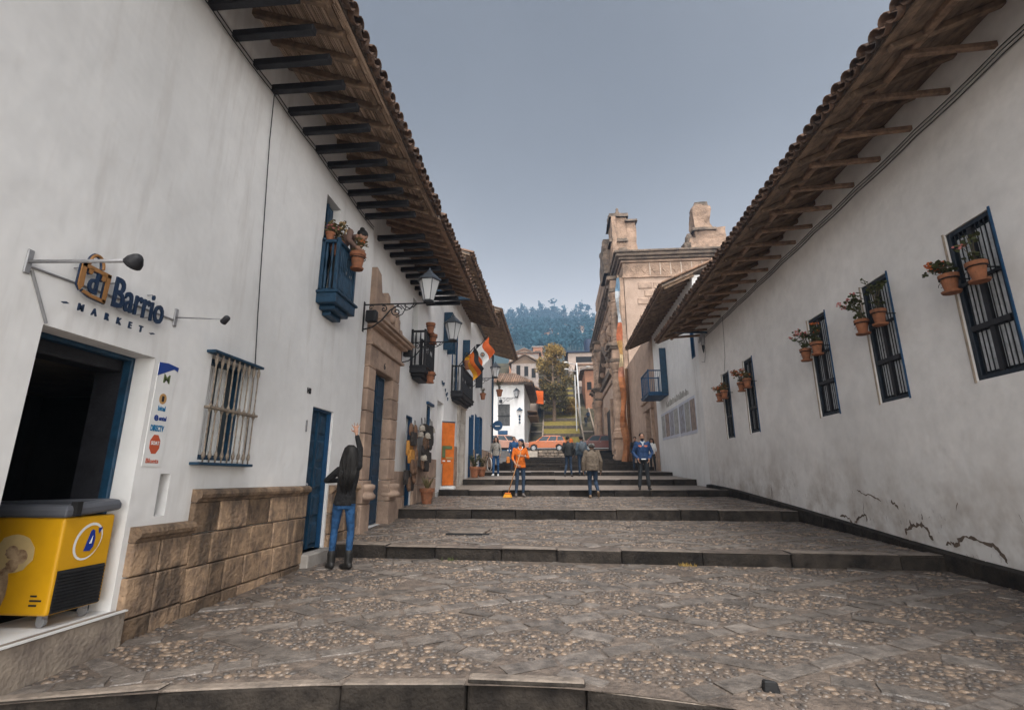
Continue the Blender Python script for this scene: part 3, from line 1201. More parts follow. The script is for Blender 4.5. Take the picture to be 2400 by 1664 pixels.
# carved name over the door: worn iron letters, too worn to read
for k, (yy, zz) in enumerate(((15.5, 4.5), (15.62, 4.46), (15.78, 4.5), (16.0, 4.33), (16.15, 4.2), (16.3, 4.26), (16.4, 4.1))):
    m = MB()
    m.tube([(XT + .03, yy - .06, zz + .05), (XT + .03, yy, zz - .05), (XT + .03, yy + .06, zz + .06)], .012, 5)
    m.build('wrought_scroll', M_blue, TH)

EH = thing('end_house', 'white house with three narrow blue doors at the end of the row', 'house', (-3.65, 25, 1.5))
XE = -3.66
mb = MB()
holesE = [(20.95, 21.5, 1.5, 4.1), (22.6, 23.1, 1.6, 4.4), (24.0, 24.9, 1.7, 4.46), (23.6, 24.3, 6.0, 7.6)]
wall_holes(mb, FL(XE), 20.75, 29.2, 1.0, 8.7, holesE, .5)
mb.box(-9, XE - .5, 29.15, 29.2, 1.0, 8.7)
mb.build('wall', M_wall, EH, fixn=True)
m = MB()
m.box(-4.7, -4.2, 20.9, 29.0, 1.1, 8.0)
m.build('inner_wall', M_room, EH)
rfE, plE = roof(EH, 1, XE, 20.9, 30.6, 9.15, -2.35, 8.75, -9, lining='board', rafters=[21.0 + .42 * k for k in range(23)], wood=M_wood)
for y0, y1, z0, z1, mm in ((20.95, 21.5, 1.55, 4.08, M_bluel), (22.6, 23.1, 1.65, 4.38, M_bluel), (24.0, 24.9, 1.75, 4.44, M_blue)):
    panelled_door(EH, 1, XE - .12, y0, y1, z0, z1, mm, rows=4, name='door', cols=1)
    frame(EH, (XE - .10, XE + .015), y0, y1, z0, z1, .05, M_bluel, 'door_frame', False)
for y0, z0, z1 in ((21.5, 2.6, 4.2), (23.1, 2.9, 4.3)):
    m = MB()
    m.box(XE + .01, XE + .13, y0, y0 + .045, z0 - .3, z1)
    m.build('shutter', M_bluel, EH, bev=.006)
m = MB()
m.box(XE + .01, XE + .33, 22.6, 22.65, 5.6, 7.7)
m.build('shutter', M_dark, EH)
m = MB()
m.tube([(XE + .09, 28.4, 8.6), (XE + .09, 28.4, 1.9)], .05, 8)
m.build('downpipe', M_blue, EH, smooth=True)
plinth(EH, XE, 21.55, 22.55, 2.75, lambda y: gz(y, -3.4), h=.6, cap=False, m_=M_pink, proud=.05)
plinth(EH, XE, 25.0, 29.1, 2.9, lambda y: gz(y, -3.4), h=.6, cap=False, m_=M_pink, proud=.05)
# ================================================================= right side: the long house
RH = thing('long_house', 'long white house with five tall barred windows under a raftered eave', 'house', (5.1, 8, .4))
WY = [(5.68, 6.36), (7.54, 8.20), (9.35, 10.0), (12.94, 13.56), (14.75, 15.34)]
mb = MB()
holesR = [(a, b, 2.64, 4.56) for a, b in WY]
wall_holes(mb, FR(5.1), -3.0, 17.5, -.1, 6.75, holesR, .5)
mb.box(5.6, 11, 17.4, 17.5, 0, 6.75)
mb.build('wall', M_wallR, RH, fixn=True)
for n_, (a, b) in enumerate(WY):
    wn = frame(RH, (5.12, 5.24), a, b, 2.64, 4.56, .06, mat('blue_black_paint', (.014, .022, .034), .55, var=.2, scale=9), 'window')
    m = MB()
    m.box(5.20, 5.21, a + .07, b - .07, 2.7, 4.5)
    m.build('pane', M_glass, wn)
    for s_ in range(2):           # inner shutters / curtains
        for lev in range(2):
            q = MB()
            y0 = a + .09 + s_ * (b - a - .18) * .56
            y1 = y0 + (b - a - .18) * .43
            z0, z1 = ((2.74, 3.22) if lev == 0 else (3.32, 4.44))
            for k in range(5):
                t = k / 5
                q.box(5.160 + .004 * (k % 2), 5.175, y0 + (y1 - y0) * t, y0 + (y1 - y0) * (t + .17), z0, z1)
            q.build('curtain', mat('grey_curtain', (.60, .62, .64), .9, var=.15, scale=12), wn)
    q = MB()
    q.box(5.11, 5.18, a + .07, b - .07, 3.235, 3.30)
    q.build('transom', M_dark, wn)
    q = MB()
    q.box(5.12, 5.19, (a + b) / 2 - .03, (a + b) / 2 + .03, 2.71, 3.235)
    q.box(5.12, 5.19, (a + b) / 2 - .03, (a + b) / 2 + .03, 3.30, 4.49)
    q.build('mullion', M_dark, wn)
    nb = 8
    for k in range(nb):
        yb = a + .09 + (b - a - .18) * (k + .5) / nb
        q = MB()
        q.tube([(5.13, yb, 2.66), (5.13, yb, 4.54)], .0075, 5)
        q.build('bar', M_iron, wn)
    q = MB()
    q.box(5.115, 5.145, a + .02, b - .02, 3.82, 3.86)
    q.build('cross_bar', M_iron, wn)
    q = MB()
    q.box(5.085, 5.16, b + .003, b + .026, 2.62, 4.58)
    q.build('fringe_strip', mat('pale_fringe', (.40, .33, .26), .85, var=.15), wn)  # added strip: pale colour fringe painted along the far window edge
    q = MB()
    q.box(5.085, 5.16, a - .026, a - .003, 2.62, 4.58)
    q.build('fringe_strip', M_bluel, wn)  # added strip: blue colour fringe painted along the near window edge
m = MB()
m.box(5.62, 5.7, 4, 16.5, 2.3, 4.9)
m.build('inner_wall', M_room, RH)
rfR, plR = roof(RH, -1, 5.1, -2.4, 17.6, 6.72, 3.72, 6.18, 10.2, lining='board', rafters=[-2.1 + .70 * k for k in range(28)], wood=M_wood, raf_w=.08, raf_h=.08)
for k in range(28):
    yb = -1.9 + .70 * k
    m = MB()
    m.bar((5.16, yb, 6.30), (4.05 + rnd.uniform(-.05, .05), yb + rnd.uniform(-.04, .04), 6.24 + rnd.uniform(-.015, .015)), .066, .075)
    m.build('eave_beam', M_woodl, RH, bev=.01)
m = MB()
m.box(4.17, 4.26, -2.4, 17.5, 6.285, 6.365)
m.build('purlin', M_woodl, RH, bev=.012)
m = MB()
for dz, xo in ((6.20, 5.07), (6.14, 5.06), (6.10, 5.075)):
    pts = [(xo, -2 + .35 * k, dz - .02 * math.sin(PI * ((k * .35) % 1.4) / 1.4)) for k in range(56)]
    m.tube(pts, .007, 5)
m.build('cable', M_black, RH)
m = MB()
m.tube([(5.085, 14.7, 6.2), (5.085, 14.75, 5.6), (5.09, 14.85, 5.0), (5.09, 15.05, 4.6)], .005, 5)
m.build('cable', M_black, RH)


# flaked plaster near the foot of the wall
def flake(pts, wd):
    m = MB()
    L_, R_ = [], []
    for i, (y, z) in enumerate(pts):
        a = Vector(pts[max(i - 1, 0)])
        b = Vector(pts[min(i + 1, len(pts) - 1)])
        d = (b - a).normalized()
        n_ = Vector((-d.y, d.x))
        k = wd * rnd.uniform(.3, 1.3) * (0.25 if i in (0, len(pts) - 1) else 1)
        L_.append((5.0965, y + n_.x * k, z + n_.y * k))
        R_.append((5.0965, y - n_.x * k * rnd.uniform(.3, 1), z - n_.y * k))
    for i in range(len(pts) - 1):
        m.quad(L_[i], L_[i + 1], R_[i + 1], R_[i])
    m.build('plaster_flake', mat('bare_adobe', (.17, .125, .095), .95, col2=(.09, .07, .055), scale=14, bump=.5), RH)


def crack(pts, wd, sub=4, jit=.02):
    out = []
    for i in range(len(pts) - 1):
        for k in range(sub):
            t = k / sub
            out.append((pts[i][0] + (pts[i + 1][0] - pts[i][0]) * t + rnd.uniform(-jit, jit), pts[i][1] + (pts[i + 1][1] - pts[i][1]) * t + rnd.uniform(-jit, jit)))
    out.append(pts[-1])
    flake(out, wd)


CR = [([(9.872, 0.823), (9.68, 0.874), (9.567, 0.789), (9.469, 0.724), (9.364, 0.805), (9.176, 0.908), (9.071, 0.898), (9.081, 0.81)], 0.018), ([(9.217, 1.321), (9.078, 1.252), (8.761, 1.209), (8.609, 1.147)], 0.012), ([(8.365, 1.158), (8.27, 1.13), (8.23, 1.052)], 0.025), ([(8.183, 0.695), (8.153, 0.76), (8.043, 0.816), (7.921, 0.842), (7.78, 0.869), (7.708, 0.817), (7.62, 0.682)], 0.028), ([(7.426, 0.662), (7.304, 0.691), (7.216, 0.674), (7.164, 0.734), (7.003, 0.804), (6.923, 0.787), (6.768, 0.754), (6.622, 0.722), (6.562, 0.669), (6.505, 0.559)], 0.022), ([(8.726, 0.638), (8.47, 0.601), (8.307, 0.557), (8.117, 0.549)], 0.01), ([(7.869, 0.551), (7.602, 0.528)], 0.014), ([(7.503, 0.528), (7.434, 0.496)], 0.016), ([(7.116, 1.102), (7.062, 1.2)], 0.008), ([(12.679, 1.352), (12.716, 1.02)], 0.02), ([(7.229, 0.433), (7.05, 0.448)], 0.012), ([(9.093, 1.091), (9.154, 0.874)], 0.008), ([(7.76, 1.019), (7.759, 0.945)], 0.018), ([(8.016, 0.91), (8.014, 0.834)], 0.015)]
for pts, wd in CR:
    crack(pts, wd)
for k in range(110):
    y = rnd.uniform(6.0, 14.5)
    z = gz(y, 5) + .2 + abs(rnd.gauss(0, .32))
    flake([(y, z), (y + rnd.uniform(-.03, .03), z + rnd.uniform(.02, .09))], rnd.uniform(.004, .014))

# ================================================================= right side: balcony house
BH = thing('balcony_house', 'white house with small blue corner balcony and photo panels on its wall', 'house', (5.1, 21, 1.2))
XB = 5.12
mb = MB()
holesB = [(22.6, 23.3, 5.2, 7.3), (17.95, 18.35, 5.8, 7.04)]
wall_holes(mb, FR(XB), 17.52, 25.4, .5, 8.75, holesB, .5)
mb.prism([(XB + .5, 4), (11, 4), (11, 11.2), (XB + .5, 8.88)], lambda u, v, w_: (u, w_, v), 17.54, 17.6)
mb.build('wall', M_wall, BH, fixn=True)
m = MB()
m.box(5.7, 5.8, 17.7, 25, 5, 8)
m.build('inner_wall', M_room, BH)
rfB, plB = roof(BH, -1, XB, 17.3, 26.6, 8.75, 3.98, 8.25, 11.0, lining='board', rafters=[17.45 + .38 * k for k in range(24)], wood=M_wood)
# light mortar verge on the near gable edge
y = 3.98
while y < 10:
    m = MB()
    z_ = plB(y)
    m.bar((y, 17.33, z_ + .16), (y + .44, 17.33, plB(y + .44) + .16), .16, .07, up=(0, 0, 1))
    m.build('verge_tile', M_tilel, rfB, bev=.02)
    y += .45
panelled_door(BH, -1, XB + .15, 22.6, 23.3, 5.2, 7.28, M_blue, rows=4, name='balcony_door')
balcony(BH, -1, XB, 4.28, 22.6, 24.4, 5.25, 6.3, M_bluel, 16, 9, slab_h=.12, corbel=False, solid_side='thin')
m = MB()
m.box(XB - .30, XB - .01, 22.5, 22.55, 5.2, 7.3)
m.build('shutter', M_blue, BH, bev=.006)
panelled_door(BH, -1, XB + .1, 17.95, 18.35, 5.8, 7.02, M_bluel, rows=3, name='window_shutter', cols=1)
frame(BH, (XB - .02, XB + .08), 17.93, 18.37, 5.78, 7.06, .05, M_bluel, 'window')
# row of photo panels and worn lettering
M_ph = [mat('photo_print_%s' % n_, c, .6, col2=c2, scale=s_, bump=0) for n_, c, c2, s_ in (('sepia', (.33, .25, .21), (.16, .13, .12), 5), ('grey', (.40, .40, .38), (.2, .2, .2), 4), ('blue_grey', (.33, .35, .42), (.18, .16, .15), 6))]
PP = thing('photo_panel', 'strip of faded photo prints with pale blue border on the balcony house wall', 'photo panel', (5.1, 21, 3.2))
ys = [18.45, 19.25, 20.05, 20.95, 21.05, 21.9, 22.7, 23.6, 24.4]
for k in range(len(ys) - 1):
    a, b = ys[k], ys[k + 1]
    if b - a < .2:
        continue
    m = MB()
    m.box(XB - .018, XB - .001, a + .01, b - .01, 3.10 + .02 * k, 4.46)
    bd = m.build('border', mat('pale_blue_board', (.52, .54, .62), .7, var=.06), PP)
    m = MB()
    m.box(XB - .022, XB - .0185, a + .06, b - .06, 3.22 + .02 * k, 4.36)
    m.build('print', M_ph[k % 3], bd)
for k in range(26):
    yy = 19.3 + k * .15
    m = MB()
    h_ = rnd.uniform(.12, .3)
    z_ = 4.62 + rnd.uniform(0, .03)
    m.box(XB - .014, XB - .001, yy, yy + rnd.uniform(.03, .08), z_, z_ + h_)
    m.build('worn_letter', mat('faded_ink', (.30, .29, .27), .9, var=.15), PP)

# stone gateway between the balcony house and the church
GW = thing('stone_gateway', 'pink stone wall with recessed doorway between balcony house and church', 'gateway', (5.2, 30, 2))
mb = MB()
wall_holes(mb, FR(5.2), 25.42, 35.8, 1.5, 9.2, [(26.96, 28.34, 1.9, 5.13)], .6)
mb.build('wall', mat('pink_plaster', (.40, .285, .215), .9, col2=(.28, .2, .155), scale=2, bump=.5, bscale=20, big=.12), GW, fixn=True)
for a, b in ((26.6, 27.0), (28.3, 28.75)):
    z = 1.8
    while z < 5.1:
        z2 = min(z + .55, 5.1)
        q = MB()
        q.box(5.06, 5.5, a, b, z + .005, z2 - .005)
        q.build('jamb_block', M_pink, GW, bev=.015)
        z = z2
q = MB()
q.box(5.02, 5.5, 26.4, 29.0, 5.1, 5.5)
q.build('lintel', M_pink, GW, bev=.02)
q = MB()
q.box(4.92, 5.3, 26.3, 29.1, 5.5, 5.65)
q.build('cornice', M_pink, GW, bev=.02)
panelled_door(GW, -1, 5.55, 27.0, 28.3, 1.9, 5.08, M_dark, rows=4)
q = MB()
q.box(5.0, 5.35, 25.45, 35.7, 1.7, 2.5)
q.build('footing', M_pink, GW, bev=.03)
# ================================================================= church
CH = thing('church', 'weathered stone baroque church with broken bell towers and carved columns', 'church', (5.4, 45, 3))
XC = 5.45


def carve(m, c, rx, rz, d, n=8, out=-1):
    m.ell((c[0], c[1], c[2]), (d, rx, rz), n, 6)


mb = MB()
mb.box(XC, 20, 36.0, 63.5, 1.5, 16.5)
mb.build('wall', mat('church_plaster', (.44, .325, .255), .9, col2=(.33, .24, .185), scale=1.2, bump=.5, bscale=12, big=.15), CH)
# frieze and cornices, south side and facade
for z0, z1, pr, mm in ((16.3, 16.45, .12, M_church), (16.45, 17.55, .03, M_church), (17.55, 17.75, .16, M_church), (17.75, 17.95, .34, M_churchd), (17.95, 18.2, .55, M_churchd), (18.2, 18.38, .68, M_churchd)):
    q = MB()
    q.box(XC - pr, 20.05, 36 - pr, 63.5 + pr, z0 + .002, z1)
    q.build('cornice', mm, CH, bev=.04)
for k in range(14):
    q = MB()
    x = 6.3 + k * .78
    q.prism([(0, -.32), (.26, 0), (0, .32), (-.26, 0)], lambda u, v, w_: (x + u, w_, 17.0 + v), 35.93, 35.97)
    q.build('frieze_diamond', M_church, CH, fixn=True)
    if k > 1:
        q = MB()
        q.box(x - .42, x - .36, 35.925, 35.965, 16.5, 17.5)
        q.build('frieze_bar', mat('frieze_mortar', (.55, .45, .37), .9), CH)
# exposed ashlar with raised mortar on the south wall
row = 0
z = 16.0
while z > 6:
    hh = .62
    x = 6.45 + (row % 2) * .45 + rnd.uniform(-.1, .1)
    while x < 11.5:
        wd = rnd.choice((.85, 1.0, 1.15, .6))
        q = MB()
        q.box(x + .05, x + wd - .05, 35.94 + rnd.uniform(-.02, .01), 36.05, z - hh + .05, z - .05)
        q.build('ashlar_block', M_pink, CH, bev=.07, seg=2)
        x += wd
    z -= hh
    row += 1
# facade: corner pilaster, column groups in two storeys, entablatures
q = MB()
q.box(5.12, 5.55, 36.0, 36.9, 3.2, 16.4)
q.build('pilaster', M_church, CH, bev=.05)


def column(x, y, z0, z1, r):
    m = MB()
    H_ = z1 - z0
    prof = [(r * 1.5, z0), (r * 1.5, z0 + .25), (r * 1.2, z0 + .32), (r * 1.3, z0 + .45), (r, z0 + .55)]
    n = 16
    for k in range(1, n):
        t = k / n
        prof.append((r * (1.0 + (.09 if k % 2 else -.02)) * (1 - .12 * t), z0 + .55 + (H_ - 1.35) * t))
    prof += [(r * .9, z1 - .78), (r * 1.15, z1 - .7), (r * 1.0, z1 - .6), (r * 1.5, z1 - .25), (r * 1.65, z1 - .12), (r * 1.6, z1)]
    m.lathe(prof, (x, y, 0), 12)
    m.build('column', M_church, CH, smooth=False)


GR = [(37.4, 4.78), (39.4, 4.95), (56.6, 5.0), (59.2, 4.95)]
for (y, x) in GR:
    q = MB()
    q.box(x - .42, XC + .05, y - .5, y + .5, 2.2, 4.3)
    q.box(x - .52, XC + .05, y - .6, y + .6, 4.3, 4.5)
    q.build('pedestal', M_church, CH, bev=.04)
    q = MB()
    for k in range(6):
        q.ell((x - .43, y - .3 + .3 * (k % 3), 3.0 + .65 * (k // 3)), (.1, .16, .22), 8, 6)
    q.build('carving', M_church, CH, smooth=True)
    column(x, y, 4.5, 10.0, .34)
    for z0, z1, pr in ((10.0, 10.25, .45), (10.25, 11.0, .35), (11.0, 11.2, .55), (11.2, 11.42, .75)):
        q = MB()
        q.box(x - pr, XC + .1, y - .35 - pr * .5, y + .35 + pr * .5, z0 + .002, z1)
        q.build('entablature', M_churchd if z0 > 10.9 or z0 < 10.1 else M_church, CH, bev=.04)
    column(x + .1, y, 11.4, 15.6, .30)
    for z0, z1, pr in ((15.6, 15.9, .45), (15.9, 16.6, .35), (16.6, 16.9, .6)):
        q = MB()
        q.box(x - pr + .1, XC + .1, y - .3 - pr * .5, y + .3 + pr * .5, z0 + .002, z1)
        q.build('entablature', M_churchd if z0 > 16.5 or z0 < 15.7 else M_church, CH, bev=.04)
# running entablature and the portal bay
for z0, z1, pr, mm in ((10.1, 10.3, .2, M_church), (10.9, 11.15, .3, M_churchd)):
    q = MB()
    q.box(XC - pr, XC + .1, 40.2, 62, z0, z1)
    q.build('cornice', mm, CH, bev=.03)
q = MB()
q.box(XC - .25, XC + .1, 44, 54, 11.2, 11.6)
q.build('portal_cornice', M_churchd, CH, bev=.05)
for s_ in (-1, 1):
    q = MB()
    q.bar((XC - .3, 49, 14.2), (XC - .3, 49 + s_ * 5, 11.7), .7, .35, up=(0, 0, 1))
    q.build('pediment', M_churchd, CH, bev=.05)
q = MB()
q.box(XC - .1, XC + .1, 46.5, 51.5, 3.3, 8.0)
q.build('portal', M_dark, CH)
for yy in (45.9, 51.6):
    q = MB()
    q.box(XC - .35, XC + .1, yy, yy + .55, 3.2, 8.6)
    q.build('portal_jamb', M_church, CH, bev=.05)
q = MB()
for k in range(44):
    q.ell((XC - .05 - rnd.random() * .35, rnd.uniform(40.3, 62), rnd.uniform(11.8, 16.2)), (rnd.uniform(.15, .4), rnd.uniform(.2, .55), rnd.uniform(.2, .6)), 7, 5)
q.build('carving', M_church, CH, kind='stuff')
for k in range(26):
    q = MB()
    yy, zz = rnd.uniform(36.6, 42), rnd.choice((10.6, 12.4, 13.6, 14.9, 16.0, 7.5, 9.0)) + rnd.uniform(-.3, .3)
    q.ell((XC - rnd.uniform(.1, .5), yy, zz), (rnd.uniform(.2, .4), rnd.uniform(.15, .35), rnd.uniform(.2, .5)), 8, 6)
    q.build('carved_boss', M_church if k % 3 else M_churchd, CH)
# stepped attic over the middle
for (a, b, z0, z1, pr) in ((42.5, 60.5, 18.38, 19.2, .5), (44, 58, 19.2, 20.4, .35), (46.5, 56, 20.4, 21.6, .4)):
    q = MB()
    q.box(XC - pr, XC + .9, a, b, z0, z1)
    q.build('attic', M_church, CH, bev=.12, seg=2)


# broken bell tower over the near corner and a second stub behind
def rough(m, x0, x1, y0, y1, z0, z1, j):
    c = [(x0, y0), (x1, y0), (x1, y1), (x0, y1)]
    b = [(x + rnd.uniform(-j, j), y + rnd.uniform(-j, j), z0) for x, y in c]
    t = [(x + rnd.uniform(-j, j), y + rnd.uniform(-j, j), z1 + rnd.uniform(-j, j)) for x, y in c]
    m.hexa(b + t)


def stub(pieces, mm, seed, nm='tower_block'):
    for p in pieces:
        q = MB()
        rough(q, *p, .06)
        q.build(nm, mm, CH, bev=.1, seg=2)


def eroded(name, x0, x1, y0, y1, z0, z1, mm, amp=.10, taper=.0, seed=0):
    """weathered masonry block: subdivided box pushed about by noise"""
    m = MB()
    nx, ny, nz = max(3, int((x1 - x0) / .28)), max(3, int((y1 - y0) / .5)), max(3, int((z1 - z0) / .28))
    vid = {}
    vs = []

    def vert(i, j, k):
        key = (i, j, k)
        if key not in vid:
            u, v, w_ = i / nx, j / ny, k / nz
            tp = 1 - taper * w_
            p = Vector(((x0 + x1) / 2 + (u - .5) * (x1 - x0) * tp, (y0 + y1) / 2 + (v - .5) * (y1 - y0) * tp, z0 + (z1 - z0) * w_))
            n_ = Vector((noise.noise(p * 1.1 + Vector((seed, 0, 0))), noise.noise(p * 1.1 + Vector((0, seed, 7))), .6 * noise.noise(p * 1.3 + Vector((3, 0, seed)))))
            n2 = Vector((noise.noise(p * 3.1), noise.noise(p * 3.1 + Vector((5, 5, 5))), 0))
            vid[key] = len(vs)
            vs.append(p + n_ * amp * (1 if k else .2) + n2 * amp * .5)
        return vid[key]
    fs = []
    for i in range(nx):
        for k in range(nz):
            fs.append((vert(i, 0, k), vert(i + 1, 0, k), vert(i + 1, 0, k + 1), vert(i, 0, k + 1)))
            fs.append((vert(i, ny, k), vert(i, ny, k + 1), vert(i + 1, ny, k + 1), vert(i + 1, ny, k)))
    for j in range(ny):
        for k in range(nz):
            fs.append((vert(0, j, k), vert(0, j, k + 1), vert(0, j + 1, k + 1), vert(0, j + 1, k)))
            fs.append((vert(nx, j, k), vert(nx, j + 1, k), vert(nx, j + 1, k + 1), vert(nx, j, k + 1)))
    for i in range(nx):
        for j in range(ny):
            fs.append((vert(i, j, nz), vert(i + 1, j, nz), vert(i + 1, j + 1, nz), vert(i, j + 1, nz)))
    m.add(vs, fs)
    m.build(name, mm, CH)


for k, (nm, b, mm, am) in enumerate((
        ('belfry_wall', (4.95, 6.95, 38.2, 41.5, 18.3, 20.6), M_church, .09), ('belfry_ledge', (4.8, 6.3, 38.05, 41.5, 20.45, 20.75), M_churchd, .06),
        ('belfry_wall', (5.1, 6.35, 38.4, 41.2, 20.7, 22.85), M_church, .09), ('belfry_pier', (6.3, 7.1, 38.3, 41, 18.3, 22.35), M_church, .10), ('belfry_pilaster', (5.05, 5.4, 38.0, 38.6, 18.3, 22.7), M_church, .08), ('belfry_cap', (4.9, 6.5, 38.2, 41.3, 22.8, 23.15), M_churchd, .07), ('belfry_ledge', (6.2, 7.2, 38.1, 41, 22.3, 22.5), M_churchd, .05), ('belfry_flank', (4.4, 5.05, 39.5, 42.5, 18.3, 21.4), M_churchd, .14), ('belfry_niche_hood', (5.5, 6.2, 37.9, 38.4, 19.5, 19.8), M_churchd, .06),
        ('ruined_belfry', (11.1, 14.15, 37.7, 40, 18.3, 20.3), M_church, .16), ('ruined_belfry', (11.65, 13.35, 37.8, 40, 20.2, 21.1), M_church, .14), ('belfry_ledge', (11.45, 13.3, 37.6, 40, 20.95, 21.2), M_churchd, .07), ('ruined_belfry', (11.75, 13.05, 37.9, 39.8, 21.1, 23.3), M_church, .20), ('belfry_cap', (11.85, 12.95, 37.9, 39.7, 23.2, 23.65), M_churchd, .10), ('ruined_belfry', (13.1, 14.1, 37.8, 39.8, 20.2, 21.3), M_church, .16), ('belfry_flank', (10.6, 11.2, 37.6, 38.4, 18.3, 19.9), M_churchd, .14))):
    eroded(nm, *b, mm, amp=am, seed=k * 3.7, taper=.04)
for (x, y, h_) in ((5.15, 40.3, 1.0), (5.75, 39.4, 1.15)):
    q = MB()
    q.lathe([(.22, 0), (.24, .1), (.17, .2), (.2, .45), (.19, h_ * .62), (.1, h_ * .75), (.13, h_ * .88), (.05, h_)], (x, y, 23.1), 8)
    q.build('finial_statue', M_churchd, CH, smooth=True)
q = MB()
q.lathe([(.3, 0), (.28, .6), (.36, .9), (.3, 1.4), (.36, 1.8), (.32, 2.2), (.16, 2.5)], (11.25, 38.2, 18.4), 9)
q.build('finial_statue', M_churchd, CH, smooth=True)

# hanging festival cloth at the church corner
HC = thing('festival_cloth', 'long twisted festival cloth, blue and white above and orange below, at the church corner', 'banner', (4.75, 34.2, 2))
segs = [(15.6, 14.6, (.16, .26, .36)), (14.6, 12.2, (.38, .40, .42)), (12.2, 10.9, (.42, .12, .05)), (10.9, 9.9, (.40, .22, .07)), (9.9, 9.0, (.42, .32, .18)), (9.0, 8.3, (.42, .18, .11)), (8.3, 5.2, (.34, .125, .045)), (5.2, 2.2, (.29, .12, .05))]
for k, (za, zb, c) in enumerate(segs):
    q = MB()
    n = 8
    L_, R_ = [], []
    for i in range(n + 1):
        z = za + (zb - za) * i / n
        wd = .10 + .16 * max(0, (15.6 - z) / 13.4)
        L_.append((4.70 - wd + .08 * math.sin(z * 2.1), 34.2 + .12 * math.sin(z * 3), z))
        R_.append((4.78 + wd * .6 + .05 * math.sin(z * 1.7 + 1), 34.3 + .15 * math.cos(z * 2.3), z))
    M3 = [((a[0] + b[0]) / 2 + .04, 34.05 + .1 * math.sin(a[2] * 4), a[2]) for a, b in zip(L_, R_)]
    for i in range(n):
        q.quad(L_[i], M3[i], M3[i + 1], L_[i + 1])
        q.quad(M3[i], R_[i], R_[i + 1], M3[i + 1])
    q.build('cloth', mat('festival_cloth_%d' % k, c, .85, var=.2, scale=4, bump=.5, bscale=8), HC, smooth=True)
q = MB()
q.tube([(4.8, 34.35, 2.0), (4.8, 34.35, 15.9)], .05, 8)
q.build('pole', M_wood, HC)
q = MB()
q.quad((4.95, 34.6, 2.2), (5.35, 34.9, 2.2), (5.35, 34.9, 9.0), (4.98, 34.6, 9.0))
q.build('cloth', mat('brown_drape', (.17, .09, .045), .9, var=.2, scale=3), HC)

# ================================================================= upper road, retaining wall, park terraces
rd = MB()
rd.quad((-30, 46.0, 3.95), (30, 46.0, 3.95), (30, 58, 4.35), (-30, 58, 4.35))
rd.quad((-30, 28.5, 2.1), (-3.56, 28.5, 2.1), (-3.56, 45.9, 3.3), (-30, 45.9, 3.9))
rd.quad((5.0, 28.5, 2.1), (30, 28.5, 2.1), (30, 45.9, 3.9), (5.0, 45.9, 3.3))
rd.quad((-30, 45.9, 3.2), (-3.5, 45.9, 3.2), (-3.5, 46.0, 3.95), (-30, 46.0, 3.95))
rd.quad((-30, 58, 4.35), (30, 58, 4.35), (30, 62, 4.6), (-30, 62, 4.6))
struct(rd.build('road', mat('upper_road', (.12, .11, .105), .8, var=.15, scale=3, bump=.5, bscale=15)))
RW = thing('retaining_wall', 'low rubble stone retaining wall below the parked cars', 'wall', (-1, 45.8, 3.2))
q = MB()
q.box(-3.6, 1.45, 45.94, 46.06, 2.6, 3.93)
q.build('core', mat('rubble_core', (.16, .13, .10), .95), RW)
z = 3.2
for r_ in range(3):
    x = -3.6
    while x < 1.4:
        wd = rnd.uniform(.3, .7)
        q = MB()
        rough(q, x + .015, min(x + wd, 1.45) - .015, 45.6 + rnd.uniform(-.05, .03), 46.0, 3.2 + r_ * .25 + .01, 3.2 + (r_ + 1) * .25 - .005, .02)
        q.build('wall_stone', mat('rubble', (.30, .235, .18), .9, col2=(.10, .085, .07), scale=4, bump=.7, bscale=20, rand=.35), RW, bev=.04)
        x += wd
q = MB()
q.box(-3.7, -1.6, 44.9, 45.55, 3.24, 3.85)
q.build('plastered_block', mat('cream_block', (.45, .40, .34), .9, var=.12), RW)
# steps beside the wall up to the road
for k in range(4):
    q = MB()
    q.box(1.5, 6.0, 45.7 + .35 * k - .35, 47.4, 3.2 + .19 * k, 3.38 + .19 * k)
    q.build('kerb_stone', M_kerb, street, bev=.02)

M_grass = mat('grass_strip', (.25, .19, .04), .9, col2=(.13, .105, .028), scale=2.5, bump=.8, bscale=12)
PK = MB()
PK.quad((-60, 62, 4.6), (60, 62, 4.6), (60, 110, 27), (-60, 110, 27))
struct(PK.build('terrain', mat('terrain_soil', (.10, .085, .05), .95, var=.3, scale=.6, bump=.6, bscale=6)))
for k in range(9):
    y0 = 63 + 3.0 * k
    z0 = 5.4 + 1.36 * k
    q = MB()
    q.box(-1.5, 3.3, y0, y0 + .4, z0 - .9, z0 + .45)
    tw = tag(q.build('terrace_wall', mat('terrace_stone', (.16, .13, .10), .95, col2=(.07, .06, .05), scale=3, bump=.7, bscale=15), bev=.05), 'low dark stone terrace wall across the hillside park, %s up from the road' % ('first second third fourth fifth sixth seventh eighth ninth'.split()[k]), 'wall', 'park terrace walls')
    q = MB()
    q.hexa([(-1.5, y0 + .4, z0 - .5), (3.3, y0 + .4, z0 - .5), (3.3, y0 + 3, z0 + .2), (-1.5, y0 + 3, z0 + .2), (-1.5, y0 + .4, z0 + .38), (3.3, y0 + .4, z0 + .38), (3.3, y0 + 3, z0 + 1.36), (-1.5, y0 + 3, z0 + 1.36)])
    g = q.build('grass', M_grass, kind='stuff')
